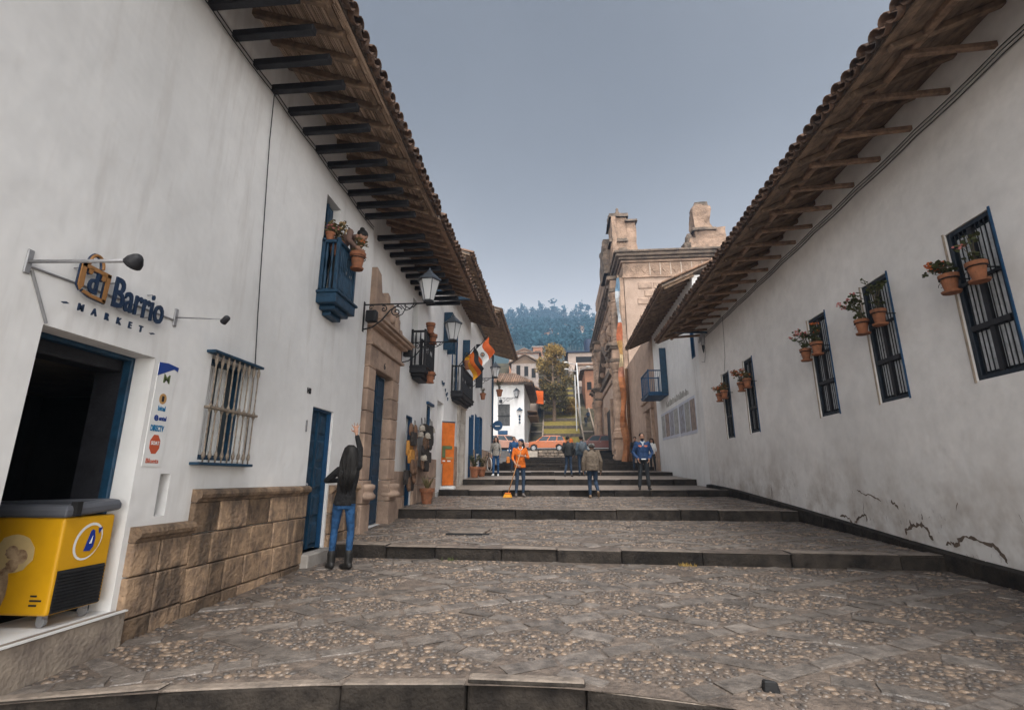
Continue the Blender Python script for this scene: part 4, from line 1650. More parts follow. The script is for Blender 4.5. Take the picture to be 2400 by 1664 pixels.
for nm, x0, x1, mm in (('left', -3.35, -1.75, 0), ('right', 3.75, 5.2, 1)):
    ST = thing('hill_stair', 'stone stair with pale landings climbing the hill %s' % ('beside the white corner house' if mm == 0 else 'between lamp post and church'), 'stairs', ((x0 + x1) / 2, 63, 4.6), 'hill stairs')
    z, y = 4.7, 62.5
    for k in range(60):
        land = k % 9 == 8
        q = MB()
        d = 1.1 if land else .30
        q.box(x0, x1, y, y + d + .3, z - .4, z + .17)
        q.build('landing' if land else 'step', mat('landing_stone', (.36, .31, .26), .9, var=.15) if land else mat('step_stone', (.09, .075, .062), .9, var=.25, scale=4), ST)
        z += .17
        y += d
    for xx in (x0 - .2, x1 + .02):
        q = MB()
        q.hexa([(xx, 62.5, 4.6), (xx + .2, 62.5, 4.6), (xx + .2, y, z - .4), (xx, y, z - .4), (xx, 62.5, 5.5), (xx + .2, 62.5, 5.5), (xx + .2, y, z + .5), (xx, y, z + .5)])
        q.build('side_wall', mat('pale_wall_stone', (.34, .27, .21), .9, col2=(.16, .13, .1), scale=2, bump=.6, bscale=10), ST)

# ================================================================= corner house across the upper road
KH = thing('corner_house', 'white corner house with barred window and tiled roof across the upper road', 'house', (-5, 57, 4.4))
mb = MB()
wall_holes(mb, lambda u, v, d: (u, 56 + d, v), -12, -3.42, 4.2, 12.05, [(-6.4, -5.05, 7.25, 9.7), (-6.36, -5.34, 4.3, 6.7)], .5)
mb.box(-3.92, -3.42, 56.5, 70, 4.2, 12.05)
mb.build('wall', M_wall, KH, fixn=True)
m = MB()
m.box(-7, -4.5, 56.6, 56.8, 4.3, 10)
m.build('inner_wall', M_room, KH)
m = MB()
m.box(-6.4, -5.05, 56.05, 56.1, 7.25, 9.7)
kw = m.build('window', mat('grey_shutter', (.16, .16, .155), .8, var=.2), KH)
for k in range(9):
    q = MB()
    q.box(-6.36 + .15 * k, -6.32 + .15 * k, 55.98, 56.02, 7.25, 9.7)
    q.build('bar', M_iron, kw)
q = MB()
q.box(-6.45, -5.0, 55.97, 56.03, 8.35, 8.42)
q.build('cross_bar', M_iron, kw)
m = MB()
m.box(-6.36, -5.34, 56.2, 56.3, 4.3, 6.7)
m.build('door', M_blue, KH)
q = MB()
q.box(-6.4, -5.3, 55.95, 56.1, 6.3, 6.72)
q.build('door_head', M_bluel, KH)
rt = MB()
rt.hexa([(-12, 55.2, 11.95), (-2.3, 55.2, 11.95), (-4.8, 60, 13.9), (-12, 60, 13.9), (-12, 55.2, 12.1), (-2.3, 55.2, 12.1), (-4.8, 60, 14.05), (-12, 60, 14.05)])
rt.hexa([(-2.3, 55.2, 11.95), (-2.3, 72, 11.95), (-4.8, 70, 13.9), (-4.8, 60, 13.9), (-2.3, 55.2, 12.1), (-2.3, 72, 12.1), (-4.8, 70, 14.05), (-4.8, 60, 14.05)])
krf = rt.build('roof', M_mortar, KH, fixn=True)
for c in range(24):
    xx = -8.4 + c * .255
    zt = min(1.0, (-2.35 - xx) / 2.5)
    q = MB()
    q.tube([(xx, 55.1, 12.13), (xx, 55.2 + 4.8 * zt, 12.13 + 1.95 * zt)], .11, 6)
    q.build('tile_row', M_tilel, krf, smooth=True)
for c in range(30):
    yy = 55.5 + c * .5
    q = MB()
    q.bar((-3.4, yy, 11.9), (-2.4, yy, 11.85), .1, .1)
    q.build('rafter', M_wood, krf)
m = MB()
for k in range(2):
    m.box(-3.4, -2.2, 62 + .6 * k, 70, 9.6 - .5 * k, 9.75 - .5 * k)
m.build('canopy', M_woodl, KH)

# far houses up the hill, left and right of the stairs
M_brick = mat('far_brick', (.42, .20, .115), .9, col2=(.28, .15, .10), scale=2, bump=.5, bscale=8)
M_grey = mat('far_render', (.36, .31, .28), .9, col2=(.24, .2, .18), scale=1.5, bump=.4, bscale=8)
M_pale = mat('far_plaster', (.50, .40, .34), .9, col2=(.38, .3, .25), scale=1, bump=.4, bscale=8)
M_navy = mat('navy_sheet', (.02, .035, .075), .6, var=.2)


def far_house(name, label, x0, x1, y0, y1, z0, z1, mw, mr, wins=(), rise=.0, over=.4, flat=False, group=None):
    t = thing(name, label, 'house', ((x0 + x1) / 2, y0, z0), group)
    m = MB()
    m.box(x0, x1, y0, y1, z0, z1)
    m.build('wall', mw, t)
    m = MB()
    if flat:
        m.box(x0 - over, x1 + over, y0 - over, y1, z1, z1 + .25)
    else:
        xm = (x0 + x1) / 2
        m.hexa([(x0 - over, y0 - over, z1), (xm, y0 - over, z1 + rise), (xm, y1, z1 + rise), (x0 - over, y1, z1), (x0 - over, y0 - over, z1 + .2), (xm, y0 - over, z1 + rise + .2), (xm, y1, z1 + rise + .2), (x0 - over, y1, z1 + .2)])
        m.hexa([(xm, y0 - over, z1 + rise), (x1 + over, y0 - over, z1), (x1 + over, y1, z1), (xm, y1, z1 + rise), (xm, y0 - over, z1 + rise + .2), (x1 + over, y0 - over, z1 + .2), (x1 + over, y1, z1 + .2), (xm, y1, z1 + rise + .2)])
        m.prism([(x0, z1), (x1, z1), (xm, z1 + rise)], lambda u, v, w_: (u, w_, v), y0, y0 + .3)
    m.build('roof', mr, t, fixn=True)
    for (a, b, c, d) in wins:
        m = MB()
        m.box(a, b, y0 - .06, y0 + .1, c, d)
        wv = m.build('window', M_room, t)
        m = MB()
        m.box(a - .08, b + .08, y0 - .09, y0 - .02, c - .12, c)
        m.build('sill', mw, wv)
    return t


far_house('terraced_house', 'pale pink house with sloping tiled roof behind the corner house', -8.5, -2.6, 72, 82, 8, 14.0, M_pale, M_tilel, rise=2.2, over=.6)
far_house('grey_house', 'grey rendered house with three dark openings under its roof above the pink one', -7.5, -2.7, 86, 94, 12, 21.3, M_grey, M_wood, wins=((-6.6, -5.9, 19.2, 21.0), (-5.2, -4.5, 19.0, 20.8), (-3.9, -3.2, 18.7, 20.4)), rise=1.6, over=.5)
far_house('brick_house', 'wide brick house with grey upper wall and flat dark roof on the hillside', -9.0, -2.9, 98, 108, 16, 26.2, M_brick, M_churchd, flat=True)
far_house('brick_house', 'small pale brick house right of the flat-roofed one', -2.6, -.6, 104, 110, 18, 27.0, M_pale, M_brick, flat=True, over=.1, wins=((-2.1, -1.5, 24.5, 25.6),))
m = MB()
m.box(-8.9, -3.0, 97.9, 98.0, 24.2, 26.0)
m.build('upper_wall', M_grey, bpy.data.objects['brick_house'])
far_house('hillside_house', 'house with long navy sheet roof high behind the church', 2.9, 9.5, 96, 106, 16, 25.6, M_pale, M_navy, flat=True, over=.6, wins=((4.4, 7.5, 23.6, 24.8),))
far_house('hillside_house', 'pale balcony house below the navy-roofed one', 4.4, 9.5, 88, 95, 14, 21.2, M_pale, M_tilel, flat=True, over=.5, wins=((5.0, 5.8, 19.5, 20.6), (6.3, 7.4, 19.5, 20.6)))
far_house('hillside_house', 'orange brick house with tiled lean-to beside the stair right of the tree', 4.9, 9.5, 78, 87, 10, 18.2, M_brick, M_churchd, flat=True, over=.7, wins=((5.2, 5.9, 15, 16.3),))
far_house('hillside_house', 'narrow grey house behind the lamp post', 3.7, 4.8, 86, 90, 14, 16.8, M_grey, M_grey, flat=True, over=.1)
for (lb, x0, x1, y0, z0, z1, mw, mr) in (('pale house with small roof above the flat brick house', -8.9, -5.4, 118, 26, 31.6, M_grey, M_tilel), ('brick house above the small pale brick house', -4.9, -2.6, 116, 26, 32.2, M_brick, M_grey), ('cream house behind the ochre tree top', -2.0, 1.4, 132, 28, 34.2, M_pale, M_grey), ('grey house left of the navy sheet roof', 3.4, 5.2, 124, 28, 32.0, M_grey, M_tilel)):
    far_house('hillside_house', lb, x0, x1, y0, y0 + 7, z0, z1, mw, mr, rise=.5 + .35 * ((x1 - x0) % 1.3), flat=mr is M_grey, over=.25, wins=((x0 + .5, x0 + 1.2, z1 - 2.2, z1 - .9), (x1 - 1.2, x1 - .5, z1 - 2.2, z1 - .9)))
TK = thing('water_tank', 'dark round water tank on the far rooftop beside the church', 'tank', (7.2, 99, 25.9))
m = MB()
m.lathe([(.9, 25.86), (.95, 26.2), (.95, 28.6), (.7, 29.0), (.3, 29.2)], (7.2, 99, 0), 12)
m.build('barrel', M_navy, TK, smooth=True)

# ================================================================= hill, woods, far town, haze
hm = MB()
NXh, NYh = 60, 40


def hillz(x, y):
    t = max(0, min(1, (y - 108) / 400))
    zz = 26 + 140 * (t ** 1.05)
    return zz + 10 * noise.noise((x * .008, y * .008, 1)) * t + 4 * noise.noise((x * .03, y * .03, 5)) * t


for j in range(NYh):
    for i in range(NXh):
        ps = []
        for (a, b) in ((i, j), (i + 1, j), (i + 1, j + 1), (i, j + 1)):
            x = -420 + 840 * a / NXh
            y = 108 + 432 * b / NYh
            ps.append((x, y, hillz(x, y) if y < 515 else hillz(x, 515) - (y - 515) * .8))
        hm.quad(*ps)
struct(hm.build('hill', mat('hill_scrub_hazed', (.05, .085, .095), .95, col2=(.03, .055, .065), scale=.08, bump=.5, bscale=1), smooth=True))  # blue of the distance haze mixed into the ground colour
fm = MB()
fr = random.Random(5)


def far_tree(m, x, y, z, h_, w_, r_):
    m.tube([(x, y, z - 1), (x, y, z + h_ * .7)], .2, 4)
    cl = [(r_.uniform(-.7, .7) * w_, z + h_ * r_.uniform(.4, .95), w_ * r_.uniform(.3, .65)) for q in range(5)]
    for q in range(int(16 + h_ * 2)):
        ox, cz, rr = r_.choice(cl)
        t = (cz - z) / h_
        c = Vector((x + ox * (1.25 - t) + r_.gauss(0, rr * .45), y + r_.gauss(0, w_ * .4), cz + r_.gauss(0, h_ * .07)))
        a = Vector((r_.uniform(-1, 1), r_.uniform(-.5, .5), r_.uniform(-.5, .5))).normalized()
        b = Vector((r_.uniform(-.4, .4), r_.uniform(-.6, .6), 1)).normalized()
        s_ = r_.uniform(.45, 1.0) * (h_ / 9)
        m.add([c - a * s_, c + b * s_ * .7, c + a * s_, c - b * s_ * .6], [(0, 1, 2, 3)])


n_t = 0
while n_t < 2600:
    y = fr.uniform(150, 512)
    x = fr.uniform(-.34, .34) * y
    if n_t < 130:
        y = fr.uniform(495, 515)
        x = fr.uniform(-90, 75)
    elif noise.noise((x * .02, y * .02, 9)) < -.25 and y < 300:
        continue
    h_ = fr.uniform(5, 9) if y < 480 else fr.uniform(6, 13)
    far_tree(fm, x, y, hillz(x, y) - 1, h_, h_ * .34, fr)
    n_t += 1
for (x, h_) in ((2, 24), (12, 18), (-13, 18), (-33, 18), (30, 22), (24, 18), (38, 20), (-6, 14)):
    far_tree(fm, x, 508, hillz(x, 508) - 1, h_, h_ * .34, fr)
    fm.tube([(x, 508, hillz(x, 508) - 2), (x, 508, hillz(x, 508) + h_ * .8)], .4, 5)
fm.build('forest', mat('forest_hazed', (.035, .095, .125), .9, col2=(.022, .068, .095), scale=.3, bump=0), kind='stuff')  # leaf colour carries the blue of the distance haze
hr = random.Random(9)
spots = []
for k in range(34):
    y = hr.uniform(215, 330)
    x = hr.uniform(-.13, .12) * y
    spots.append((x, y))
ONES = 'zeroth first second third fourth fifth sixth seventh eighth ninth tenth eleventh twelfth thirteenth fourteenth fifteenth sixteenth seventeenth eighteenth nineteenth'.split()


def NTH(k):
    k += 1
    if k < 20:
        return ONES[k]
    t_ = {2: 'twenti', 3: 'thirti'}[k // 10]
    return t_ + 'eth' if k % 10 == 0 else t_[:-1] + 'y-' + ONES[k % 10]



for k, (x, y) in enumerate(sorted(spots, key=lambda s_: s_[0])):
    z = hillz(x, y)
    wd, hh = hr.uniform(3, 7), hr.uniform(2.5, 4.5)
    t = thing('far_house', 'tiny house below the hazy woods, %s from the left in the far town' % NTH(k), 'house', (x, y, z), 'far town on the hill')
    m = MB()
    m.box(x - wd / 2, x + wd / 2, y, y + 6, z - 2, z + hh)
    m.build('wall', (M_pale, M_grey, M_pale, M_brick)[k % 4], t)
    m = MB()
    m.prism([(x - wd / 2 - .4, z + hh), (x + wd / 2 + .4, z + hh), (x, z + hh + hr.uniform(.3, 1.4))], lambda u, v, w_: (u, w_, v), y - .4, y + 6.4)
    m.build('roof', (M_tilel, M_grey, M_brick)[k % 3], t, fixn=True)
    for q in range(2):
        m = MB()
        m.box(x - wd * .3 + q * wd * .4, x - wd * .15 + q * wd * .4, y - .08, y + .1, z + hh * .4, z + hh * .75)
        m.build('window', M_room, t)

# trees of the park
def leaf_tree(name, label, base, h_, crown, n, m1, m2, trunk_r, seed, low=.2, leaf=.28):
    t = thing(name, label, 'tree', base)
    r_ = random.Random(seed)
    m = MB()
    bx, by, bz = base
    m.tube([(bx, by, bz - .5), (bx + .1, by, bz + h_ * .3), (bx - .1, by, bz + h_ * .6), (bx, by, bz + h_ * .9)], [trunk_r, trunk_r * .8, trunk_r * .5, trunk_r * .15], 8)
    limbs = []
    for k in range(9):
        a = r_.uniform(0, 2 * PI)
        z0 = bz + h_ * (low + .06 * k)
        rr = crown * r_.uniform(.5, .9)
        e = (bx + rr * math.cos(a), by + rr * math.sin(a), z0 + h_ * r_.uniform(.12, .25))
        m.tube([(bx, by, z0), ((bx + e[0]) / 2, (by + e[1]) / 2, z0 + h_ * .05), e], [trunk_r * .4, trunk_r * .25, trunk_r * .08], 5)
        limbs.append(e)
    m.build('trunk', M_wood, t)
    cl = []
    for k in range(46):
        ph = r_.uniform(0, 2 * PI)
        zt = r_.uniform(0, 1)
        rad = crown * math.sin(PI * (.12 + .8 * zt) ** .8) * r_.uniform(.3, 1.0)
        cl.append((Vector((bx + rad * math.cos(ph), by + rad * math.sin(ph), bz + h_ * (low + .05 + (.95 - low) * zt))), r_.uniform(.4, .85) * crown * .5))
    m = MB()
    for k in range(n):
        c, s_ = r_.choice(cl)
        d = Vector((r_.gauss(0, 1), r_.gauss(0, 1), r_.gauss(0, .8)))
        d = d.normalized() * s_ * r_.random() ** .5
        p = c + d
        a = Vector((r_.uniform(-1, 1), r_.uniform(-1, 1), r_.uniform(-.6, 1))).normalized()
        b = a.cross(Vector((r_.uniform(-1, 1), r_.uniform(-1, 1), r_.uniform(-1, 1)))).normalized()
        l_ = leaf * r_.uniform(.6, 1.4)
        m.k = 0 if (p.z - bz) / h_ + r_.uniform(-.25, .25) < .62 else 1
        m.quad(p - a * l_ * .5 - b * l_ * .12, p - b * l_ * .3, p + a * l_ * .5, p + b * l_ * .3)
    m.build('crown', [m1, m2], t)
    return t


M_lf1 = mat('olive_leaf', (.13, .10, .035), .8, col2=(.055, .047, .02), scale=3, bump=0)
M_lf2 = mat('ochre_leaf', (.34, .22, .06), .8, col2=(.2, .135, .04), scale=3, bump=0)
M_lf3 = mat('grey_leaf', (.18, .15, .095), .8, col2=(.1, .09, .06), scale=3, bump=0)
leaf_tree('park_tree', 'tall ochre and olive tree in the middle of the hillside park', (-.1, 72, 9.2), 11.7, 2.55, 11000, M_lf1, M_lf2, .3, 3, low=.14)
leaf_tree('park_tree', 'grey green tree standing behind the ochre tree', (-.3, 90, 14.5), 11.0, 3.2, 5000, M_lf3, M_lf3, .3, 4)
leaf_tree('park_tree', 'small dark tree left of the ochre tree beside the stair', (-1.3, 76, 11.0), 4.6, 1.3, 2600, M_lf1, M_lf1, .15, 6)
leaf_tree('park_shrub', 'golden shrub at the foot of the lamp post', (2.4, 74, 10.4), 2.6, 1.2, 1600, M_lf2, M_lf2, .08, 7)
leaf_tree('park_tree', 'grey bushy tree behind the lamp post below the far roofs', (2.6, 97, 17), 7, 2.6, 3500, M_lf3, M_lf3, .2, 8)
# ================================================================= shop sign, spotlights, stickers, freezer
M_letter = mat('navy_letter', (.010, .030, .075), .45, var=.15, bump=.1)
M_gold = mat('ochre_sign', (.34, .165, .055), .55, var=.12, bump=.1)
SG = thing('shop_sign', 'market sign of dark blue letters and ochre shopping bag on the white wall', 'sign', (-3.5, 3.4, 2.7))
XS = -3.43
text('letters', 'Barrio', M_letter, SG, onL(XS, 3.635, 2.81), .345, ext=.008, fat=.004, fit=.51)
text('letter', 'd', M_letter, SG, onL(XS, 3.205, 2.845), .235, ext=.008, fat=.004, fit=.075)
for k, ch in enumerate('MARKET'):
    text('letter', ch, M_letter, SG, onL(XS, 3.15 + .108 * k, 2.685),   .074, ext=.006, fat=.002, sx=.8)
for y in (3.03, 3.81):
    m = MB()
    m.prism([(-.025, 0), (0, .008), (.025, 0), (0, -.008)], lambda u, v, w_: (w_, y + u, 2.705 + v), XS - .01, XS + .01)
    m.build('dash', M_letter, SG, fixn=True)
for xs, mm, gr in ((XS - .010, M_letter, .005), (XS + .002, M_gold, 0)):
    m = MB()
    for poly in ([(3.09, 3.045), (3.125, 3.045), (3.128, 2.87), (3.108, 2.835), (3.088, 2.87)],
                 [(3.09, 3.045), (3.33, 3.035), (3.33, 3.005), (3.09, 3.015)],
                 [(3.30, 3.03), (3.332, 3.03), (3.322, 2.80), (3.295, 2.805)],
                 [(3.13, 2.825), (3.2, 2.808), (3.32, 2.80), (3.32, 2.825), (3.21, 2.83), (3.14, 2.845)],
                 [(3.15, 3.02), (3.18, 3.02), (3.178, 2.985), (3.165, 2.975), (3.152, 2.985)],
                 [(3.265, 3.015), (3.29, 3.012), (3.288, 2.97), (3.275, 2.96), (3.263, 2.97)]):
        cy = sum(p[0] for p in poly) / len(poly)
        cz = sum(p[1] for p in poly) / len(poly)
        pp = [(y + (gr if y > cy else -gr), z + (gr if z > cz else -gr)) for y, z in poly]
        m.prism(pp, lambda u, v, w_: (w_, u, v), xs - .007, xs + .007)
    arc = [(xs, 3.20 + .058 * math.cos(PI * k / 10), 3.05 + .09 * math.sin(PI * k / 10)) for k in range(11)]
    m.tube(arc, .011 + gr, 6)
    m.build('bag_outline', mm, SG, fixn=True)
m = MB()
for y, z in ((3.1, 3.0), (3.2, 2.86), (3.3, 2.84), (3.4, 3.0), (3.5, 2.83), (3.62, 2.84), (3.7, 2.84), (3.78, 2.84), (3.87, 2.85), (3.77, 3.04)):
    m.tube([(-3.5, y, z), (XS - .02, y, z)], .005, 5)
m.build('standoff', M_steel, SG, kind='stuff')


def spotlight(label, y, z, ln, big):
    t = thing('wall_spotlight', label, 'spotlight', (-3.5, y, z), 'sign spotlights')
    m = MB()
    m.box(-3.5, -3.485, y - .022, y + .022, z - .085, z + .085)
    m.build('plate', M_steel, t, bev=.006)
    m = MB()
    r_ = .013 if big else .007
    m.tube([(-3.49, y, z), (-3.5 + ln, y - .03, z - .04)], r_, 8)
    m.build('arm', M_steel, t, smooth=True)
    m = MB()
    c = Vector((-3.5 + ln, y - .03, z - .05))
    Mx = Vector((-.75, .25, -.6)).to_track_quat('Z', 'Y').to_matrix()
    if big:
        m.lathe([(.02, -.06), (.034, -.045), (.052, -.01), (.056, .02), (.052, .024)], c, 16, Mx)
    else:
        m.lathe([(.02, -.045), (.028, -.035), (.030, .03), (.027, .033)], c, 12, Mx)
    hd = m.build('head', M_dark, t, smooth=True)
    m = MB()
    m.lathe([(.046 if big else .022, .026), (.04 if big else .018, .030)], c, 16, Mx)
    m.build('lens', M_glass, hd)
    return t


spotlight('spotlight on long white arm above the market doorway', 2.79, 2.91, .80, True)
spotlight('small spotlight on thin arm right of the market letters', 4.11, 2.95, .52, False)
m = MB()
m.tube([(-3.492, 2.8, 2.88), (-3.492, 3.4, 2.905), (-3.492, 4.1, 2.92)], .008, 6)
m.tube([(-3.492, 2.82, 2.86), (-3.492, 2.99, 2.54)], .010, 6)
m.build('conduit', M_steel, LH)

PA = thing('sticker_panel', 'white sticker panel of payment and phone logos beside the market doorway', 'sticker panel', (-3.5, 4.12, 1.6))
m = MB()
m.box(-3.5, -3.494, 4.02, 4.235, 1.60, 2.50)
m.build('panel', M_white, PA)
XSt = -3.492
M_sb = mat('sticker_blue', (.012, .045, .23), .5, var=.05, bump=0)
M_sc = mat('sticker_cyan', (.01, .17, .36), .5, var=.05, bump=0)
M_sr = mat('sticker_red', (.48, .09, .04), .5, var=.05, bump=0)
M_sy = mat('sticker_ochre', (.45, .26, .10), .5, var=.1, bump=0)
M_sg = mat('sticker_green', (.12, .16, .07), .5, var=.1, bump=0)
m = MB()
m.prism([(4.02, 2.505), (4.12, 2.515), (4.25, 2.50), (4.245, 2.46), (4.2, 2.475), (4.02, 2.385)], lambda u, v, w_: (w_, u, v), XSt - .002, XSt + .001)
m.build('blue_wedge', M_sb, PA, fixn=True)
text('emblem', 'M', M_sg, PA, onL(XSt, 4.13, 2.335), .11, ext=.001, fat=.002)
text('word', 'bitel', M_sc, PA, onL(XSt, 4.13, 2.085), .06, ext=.001, fat=.002, fit=.085)
text('word', 'e', M_sb, PA, onL(XSt, 4.085, 1.995), .10, ext=.001, fat=.003)
text('word', 'entel', M_sb, PA, onL(XSt, 4.16, 2.0), .055, ext=.001, fat=.002, fit=.085)
text('word', 'DIRECTV', M_sc, PA, onL(XSt, 4.115, 1.905), .07, ext=.001, fat=.003, fit=.15)
m = MB()
m.prism([(4.125 + .042 * math.cos(t * PI / 8), 2.19 + .048 * math.sin(t * PI / 8)) for t in range(16)], lambda u, v, w_: (w_, u, v), XSt - .002, XSt)
m.build('badge', M_sy, PA, fixn=True)
m = MB()
m.box(XSt, XSt + .001, 4.112, 4.138, 2.165, 2.215)
m.build('badge_mark', M_dark, PA)
m = MB()
m.prism([(4.12 + .06 * math.cos(PI / 8 + t * PI / 4), 1.79 + .088 * math.sin(PI / 8 + t * PI / 4)) for t in range(8)], lambda u, v, w_: (w_, u, v), XSt - .002, XSt)
m.build('octagon', M_sr, PA, fixn=True)
text('word', 'SOAT', M_white, PA, onL(XSt + .002, 4.12, 1.785), .045, ext=.001, fat=.001, fit=.09)
text('word', 'Bluets', M_sr, PA, onL(XSt, 4.12, 1.63), .055, ext=.001, fat=.001, fit=.14)
m = MB()
m.prism([(3.03 + .15 * math.cos(t * PI / 12), 2.16 + .17 * math.sin(t * PI / 12)) for t in range(24)], lambda u, v, w_: (w_, u, v), -3.93, -3.92)
SD = tag(m.build('round_poster', M_white, fixn=True), 'round white poster half hidden inside the market doorway', 'poster')
m = MB()
m.prism([(3.03 + .15 * math.cos(-t * PI / 12), 2.16 + .17 * math.sin(-t * PI / 12)) for t in range(0, 13)], lambda u, v, w_: (w_, u, v), -3.918, -3.916)
m.build('green_leaf_print', M_sg, SD, fixn=True)

FZ = thing('ice_cream_freezer', 'yellow chest freezer with grey lid rim and black grille in the market doorway', 'freezer', (-4.2, 3.67, .49))
x0, x1, y0, y1, z0, z1 = -4.85, -3.52, 3.455, 3.885, .575, 1.225
m = MB()
m.box(x0, x1, y0, y1, z0, z1)
m.build('body', M_yellow, FZ, bev=.02, seg=3)
m = MB()
rim = [(0, 1.225), (.010, 1.228), (.018, 1.245), (.018, 1.275), (.004, 1.305), (-.05, 1.318), (-.07, 1.30), (-.06, 1.225)]
c_ = [(x1, y0, 1, -1), (x1, y1, 1, 1), (x0, y1, -1, 1), (x0, y0, -1, -1)]
vs, fs = [], []
for (px, py, sx_, sy_) in c_:
    for (o_, zz) in rim:
        vs.append((px + sx_ * o_, py + sy_ * o_, zz + (.03 if px > -4 and sy_ > 0 else 0)))
nr = len(rim)
for k in range(4):
    for i in range(nr):
        fs.append((k * nr + i, k * nr + (i + 1) % nr, ((k + 1) % 4) * nr + (i + 1) % nr, ((k + 1) % 4) * nr + i))
m.add(vs, fs)
m.build('lid_rim', mat('grey_plastic', (.10, .105, .12), .45, var=.08, bump=.05), FZ, smooth=False, fixn=True, bev=.008, seg=2)
m = MB()
m.box(x0 + .06, x1 - .06, y0 + .06, y1 - .06, 1.28, 1.292)
m.build('glass_lid', M_glass, FZ)
m = MB()
m.box(x1 - .01, x1 + .045, 3.49, 3.53, 1.235, 1.335)
m.build('lid_clip', M_black, FZ)
m = MB()
m.box(x1 + .001, x1 + .006, 3.478, 3.855, .585, .865)
gr_ = m.build('grille', M_black, FZ)
for k in range(12):
    m = MB()
    zz = .595 + .0225 * k
    m.hexa([(x1 + .006, 3.482, zz), (x1 + .006, 3.852, zz), (x1 + .006, 3.852, zz + .016), (x1 + .006, 3.482, zz + .016), (x1 + .016, 3.482, zz - .004), (x1 + .016, 3.852, zz - .004), (x1 + .016, 3.852, zz + .004), (x1 + .016, 3.482, zz + .004)])
    m.build('slat', M_black, gr_, fixn=True)
for (px, py) in ((x1 - .08, y0 + .06), (x1 - .08, y1 - .06), (x0 + .08, y0 + .06), (x0 + .08, y1 - .06)):
    m = MB()
    m.lathe([(.02, -.014), (.034, -.012), (.034, .012), (.02, .014)], (px, py, .527), 12, Matrix.Rotation(PI / 2, 3, 'X'))
    cs = m.build('caster', M_steel, FZ, smooth=False)
    m = MB()
    m.box(px - .02, px + .02, py - .022, py + .022, .545, .578)
    m.build('fork', M_steel, cs)
XF = x1 + .002
m = MB()
n = 28
for k in range(n):
    a, b = 2 * PI * k / n - .6, 2 * PI * (k + 1) / n - .6
    wd = .018 * math.sin(PI * k / n) + .004
    pa = [(3.68 + (.105 + s_) * math.cos(t) * .95 + .02 * math.sin(t), 1.04 + (.115 + s_) * math.sin(t)) for t in (a, b) for s_ in (0, wd)]
    m.quad(*[(XF, p[0], p[1]) for p in (pa[0], pa[1], pa[3], pa[2])])
m.build('white_swirl', M_white, FZ, fixn=True)
M_lb = mat('logo_blue', (.01, .035, .26), .4, var=.05, bump=0)
m = MB()
m.prism([(3.648, .975), (3.70, .972), (3.722, 1.0), (3.728, 1.06), (3.715, 1.115), (3.70, 1.125), (3.685, 1.115)], lambda u, v, w_: (w_, u, v), XF, XF + .003)
m.build('logo_letter', M_lb, FZ, fixn=True)
m = MB()
m.prism([(3.683, 1.025), (3.702, 1.025), (3.705, 1.08)], lambda u, v, w_: (w_, u, v), XF + .003, XF + .005)
m.build('logo_counter', M_white, FZ, fixn=True)
m = MB()
m.prism([(3.745, 1.13), (3.78, 1.135), (3.755, 1.09)], lambda u, v, w_: (w_, u, v), XF, XF + .003)
m.build('logo_apostrophe', M_lb, FZ, fixn=True)
M_ice = mat('ice_cream_print', (.50, .36, .22), .5, col2=(.16, .08, .04), scale=14, bump=0)
M_glow = mat('cream_print', (.62, .46, .22), .5, var=.1, bump=0)
YF = y0 - .002
for (cx, cz, rx, rz, mm, d) in ((-3.86, .98, .16, .13, M_glow, 0), (-3.80, .96, .055, .05, M_ice, .001), (-3.85, .90, .05, .045, M_ice, .002), (-3.87, .99, .05, .045, M_ice, .003), (-3.90, .75, .05, .14, M_ice, .002)):
    m = MB()
    m.prism([(cx + rx * math.cos(t * PI / 10) * (1 + .1 * math.sin(3 * t)), cz + rz * math.sin(t * PI / 10)) for t in range(20)], lambda u, v, w_: (u, w_, v), YF - .001 - d, YF - d)
    m.build('ice_cream_print', mm, FZ, fixn=True)
for k in range(3):
    m = MB()
    m.box(-3.66, -3.66 + (.05, .09, .06)[k], YF - .001, YF, .70 - .03 * k, .712 - .03 * k)
    m.build('small_print', M_dark, FZ)

# ================================================================= pots and plants
POT = [(.0, 0), (.072, 0), (.078, .02), (.105, .185), (.105, .19), (.122, .19), (.126, .245), (.122, .25), (.108, .25), (.10, .2), (.0, .2)]


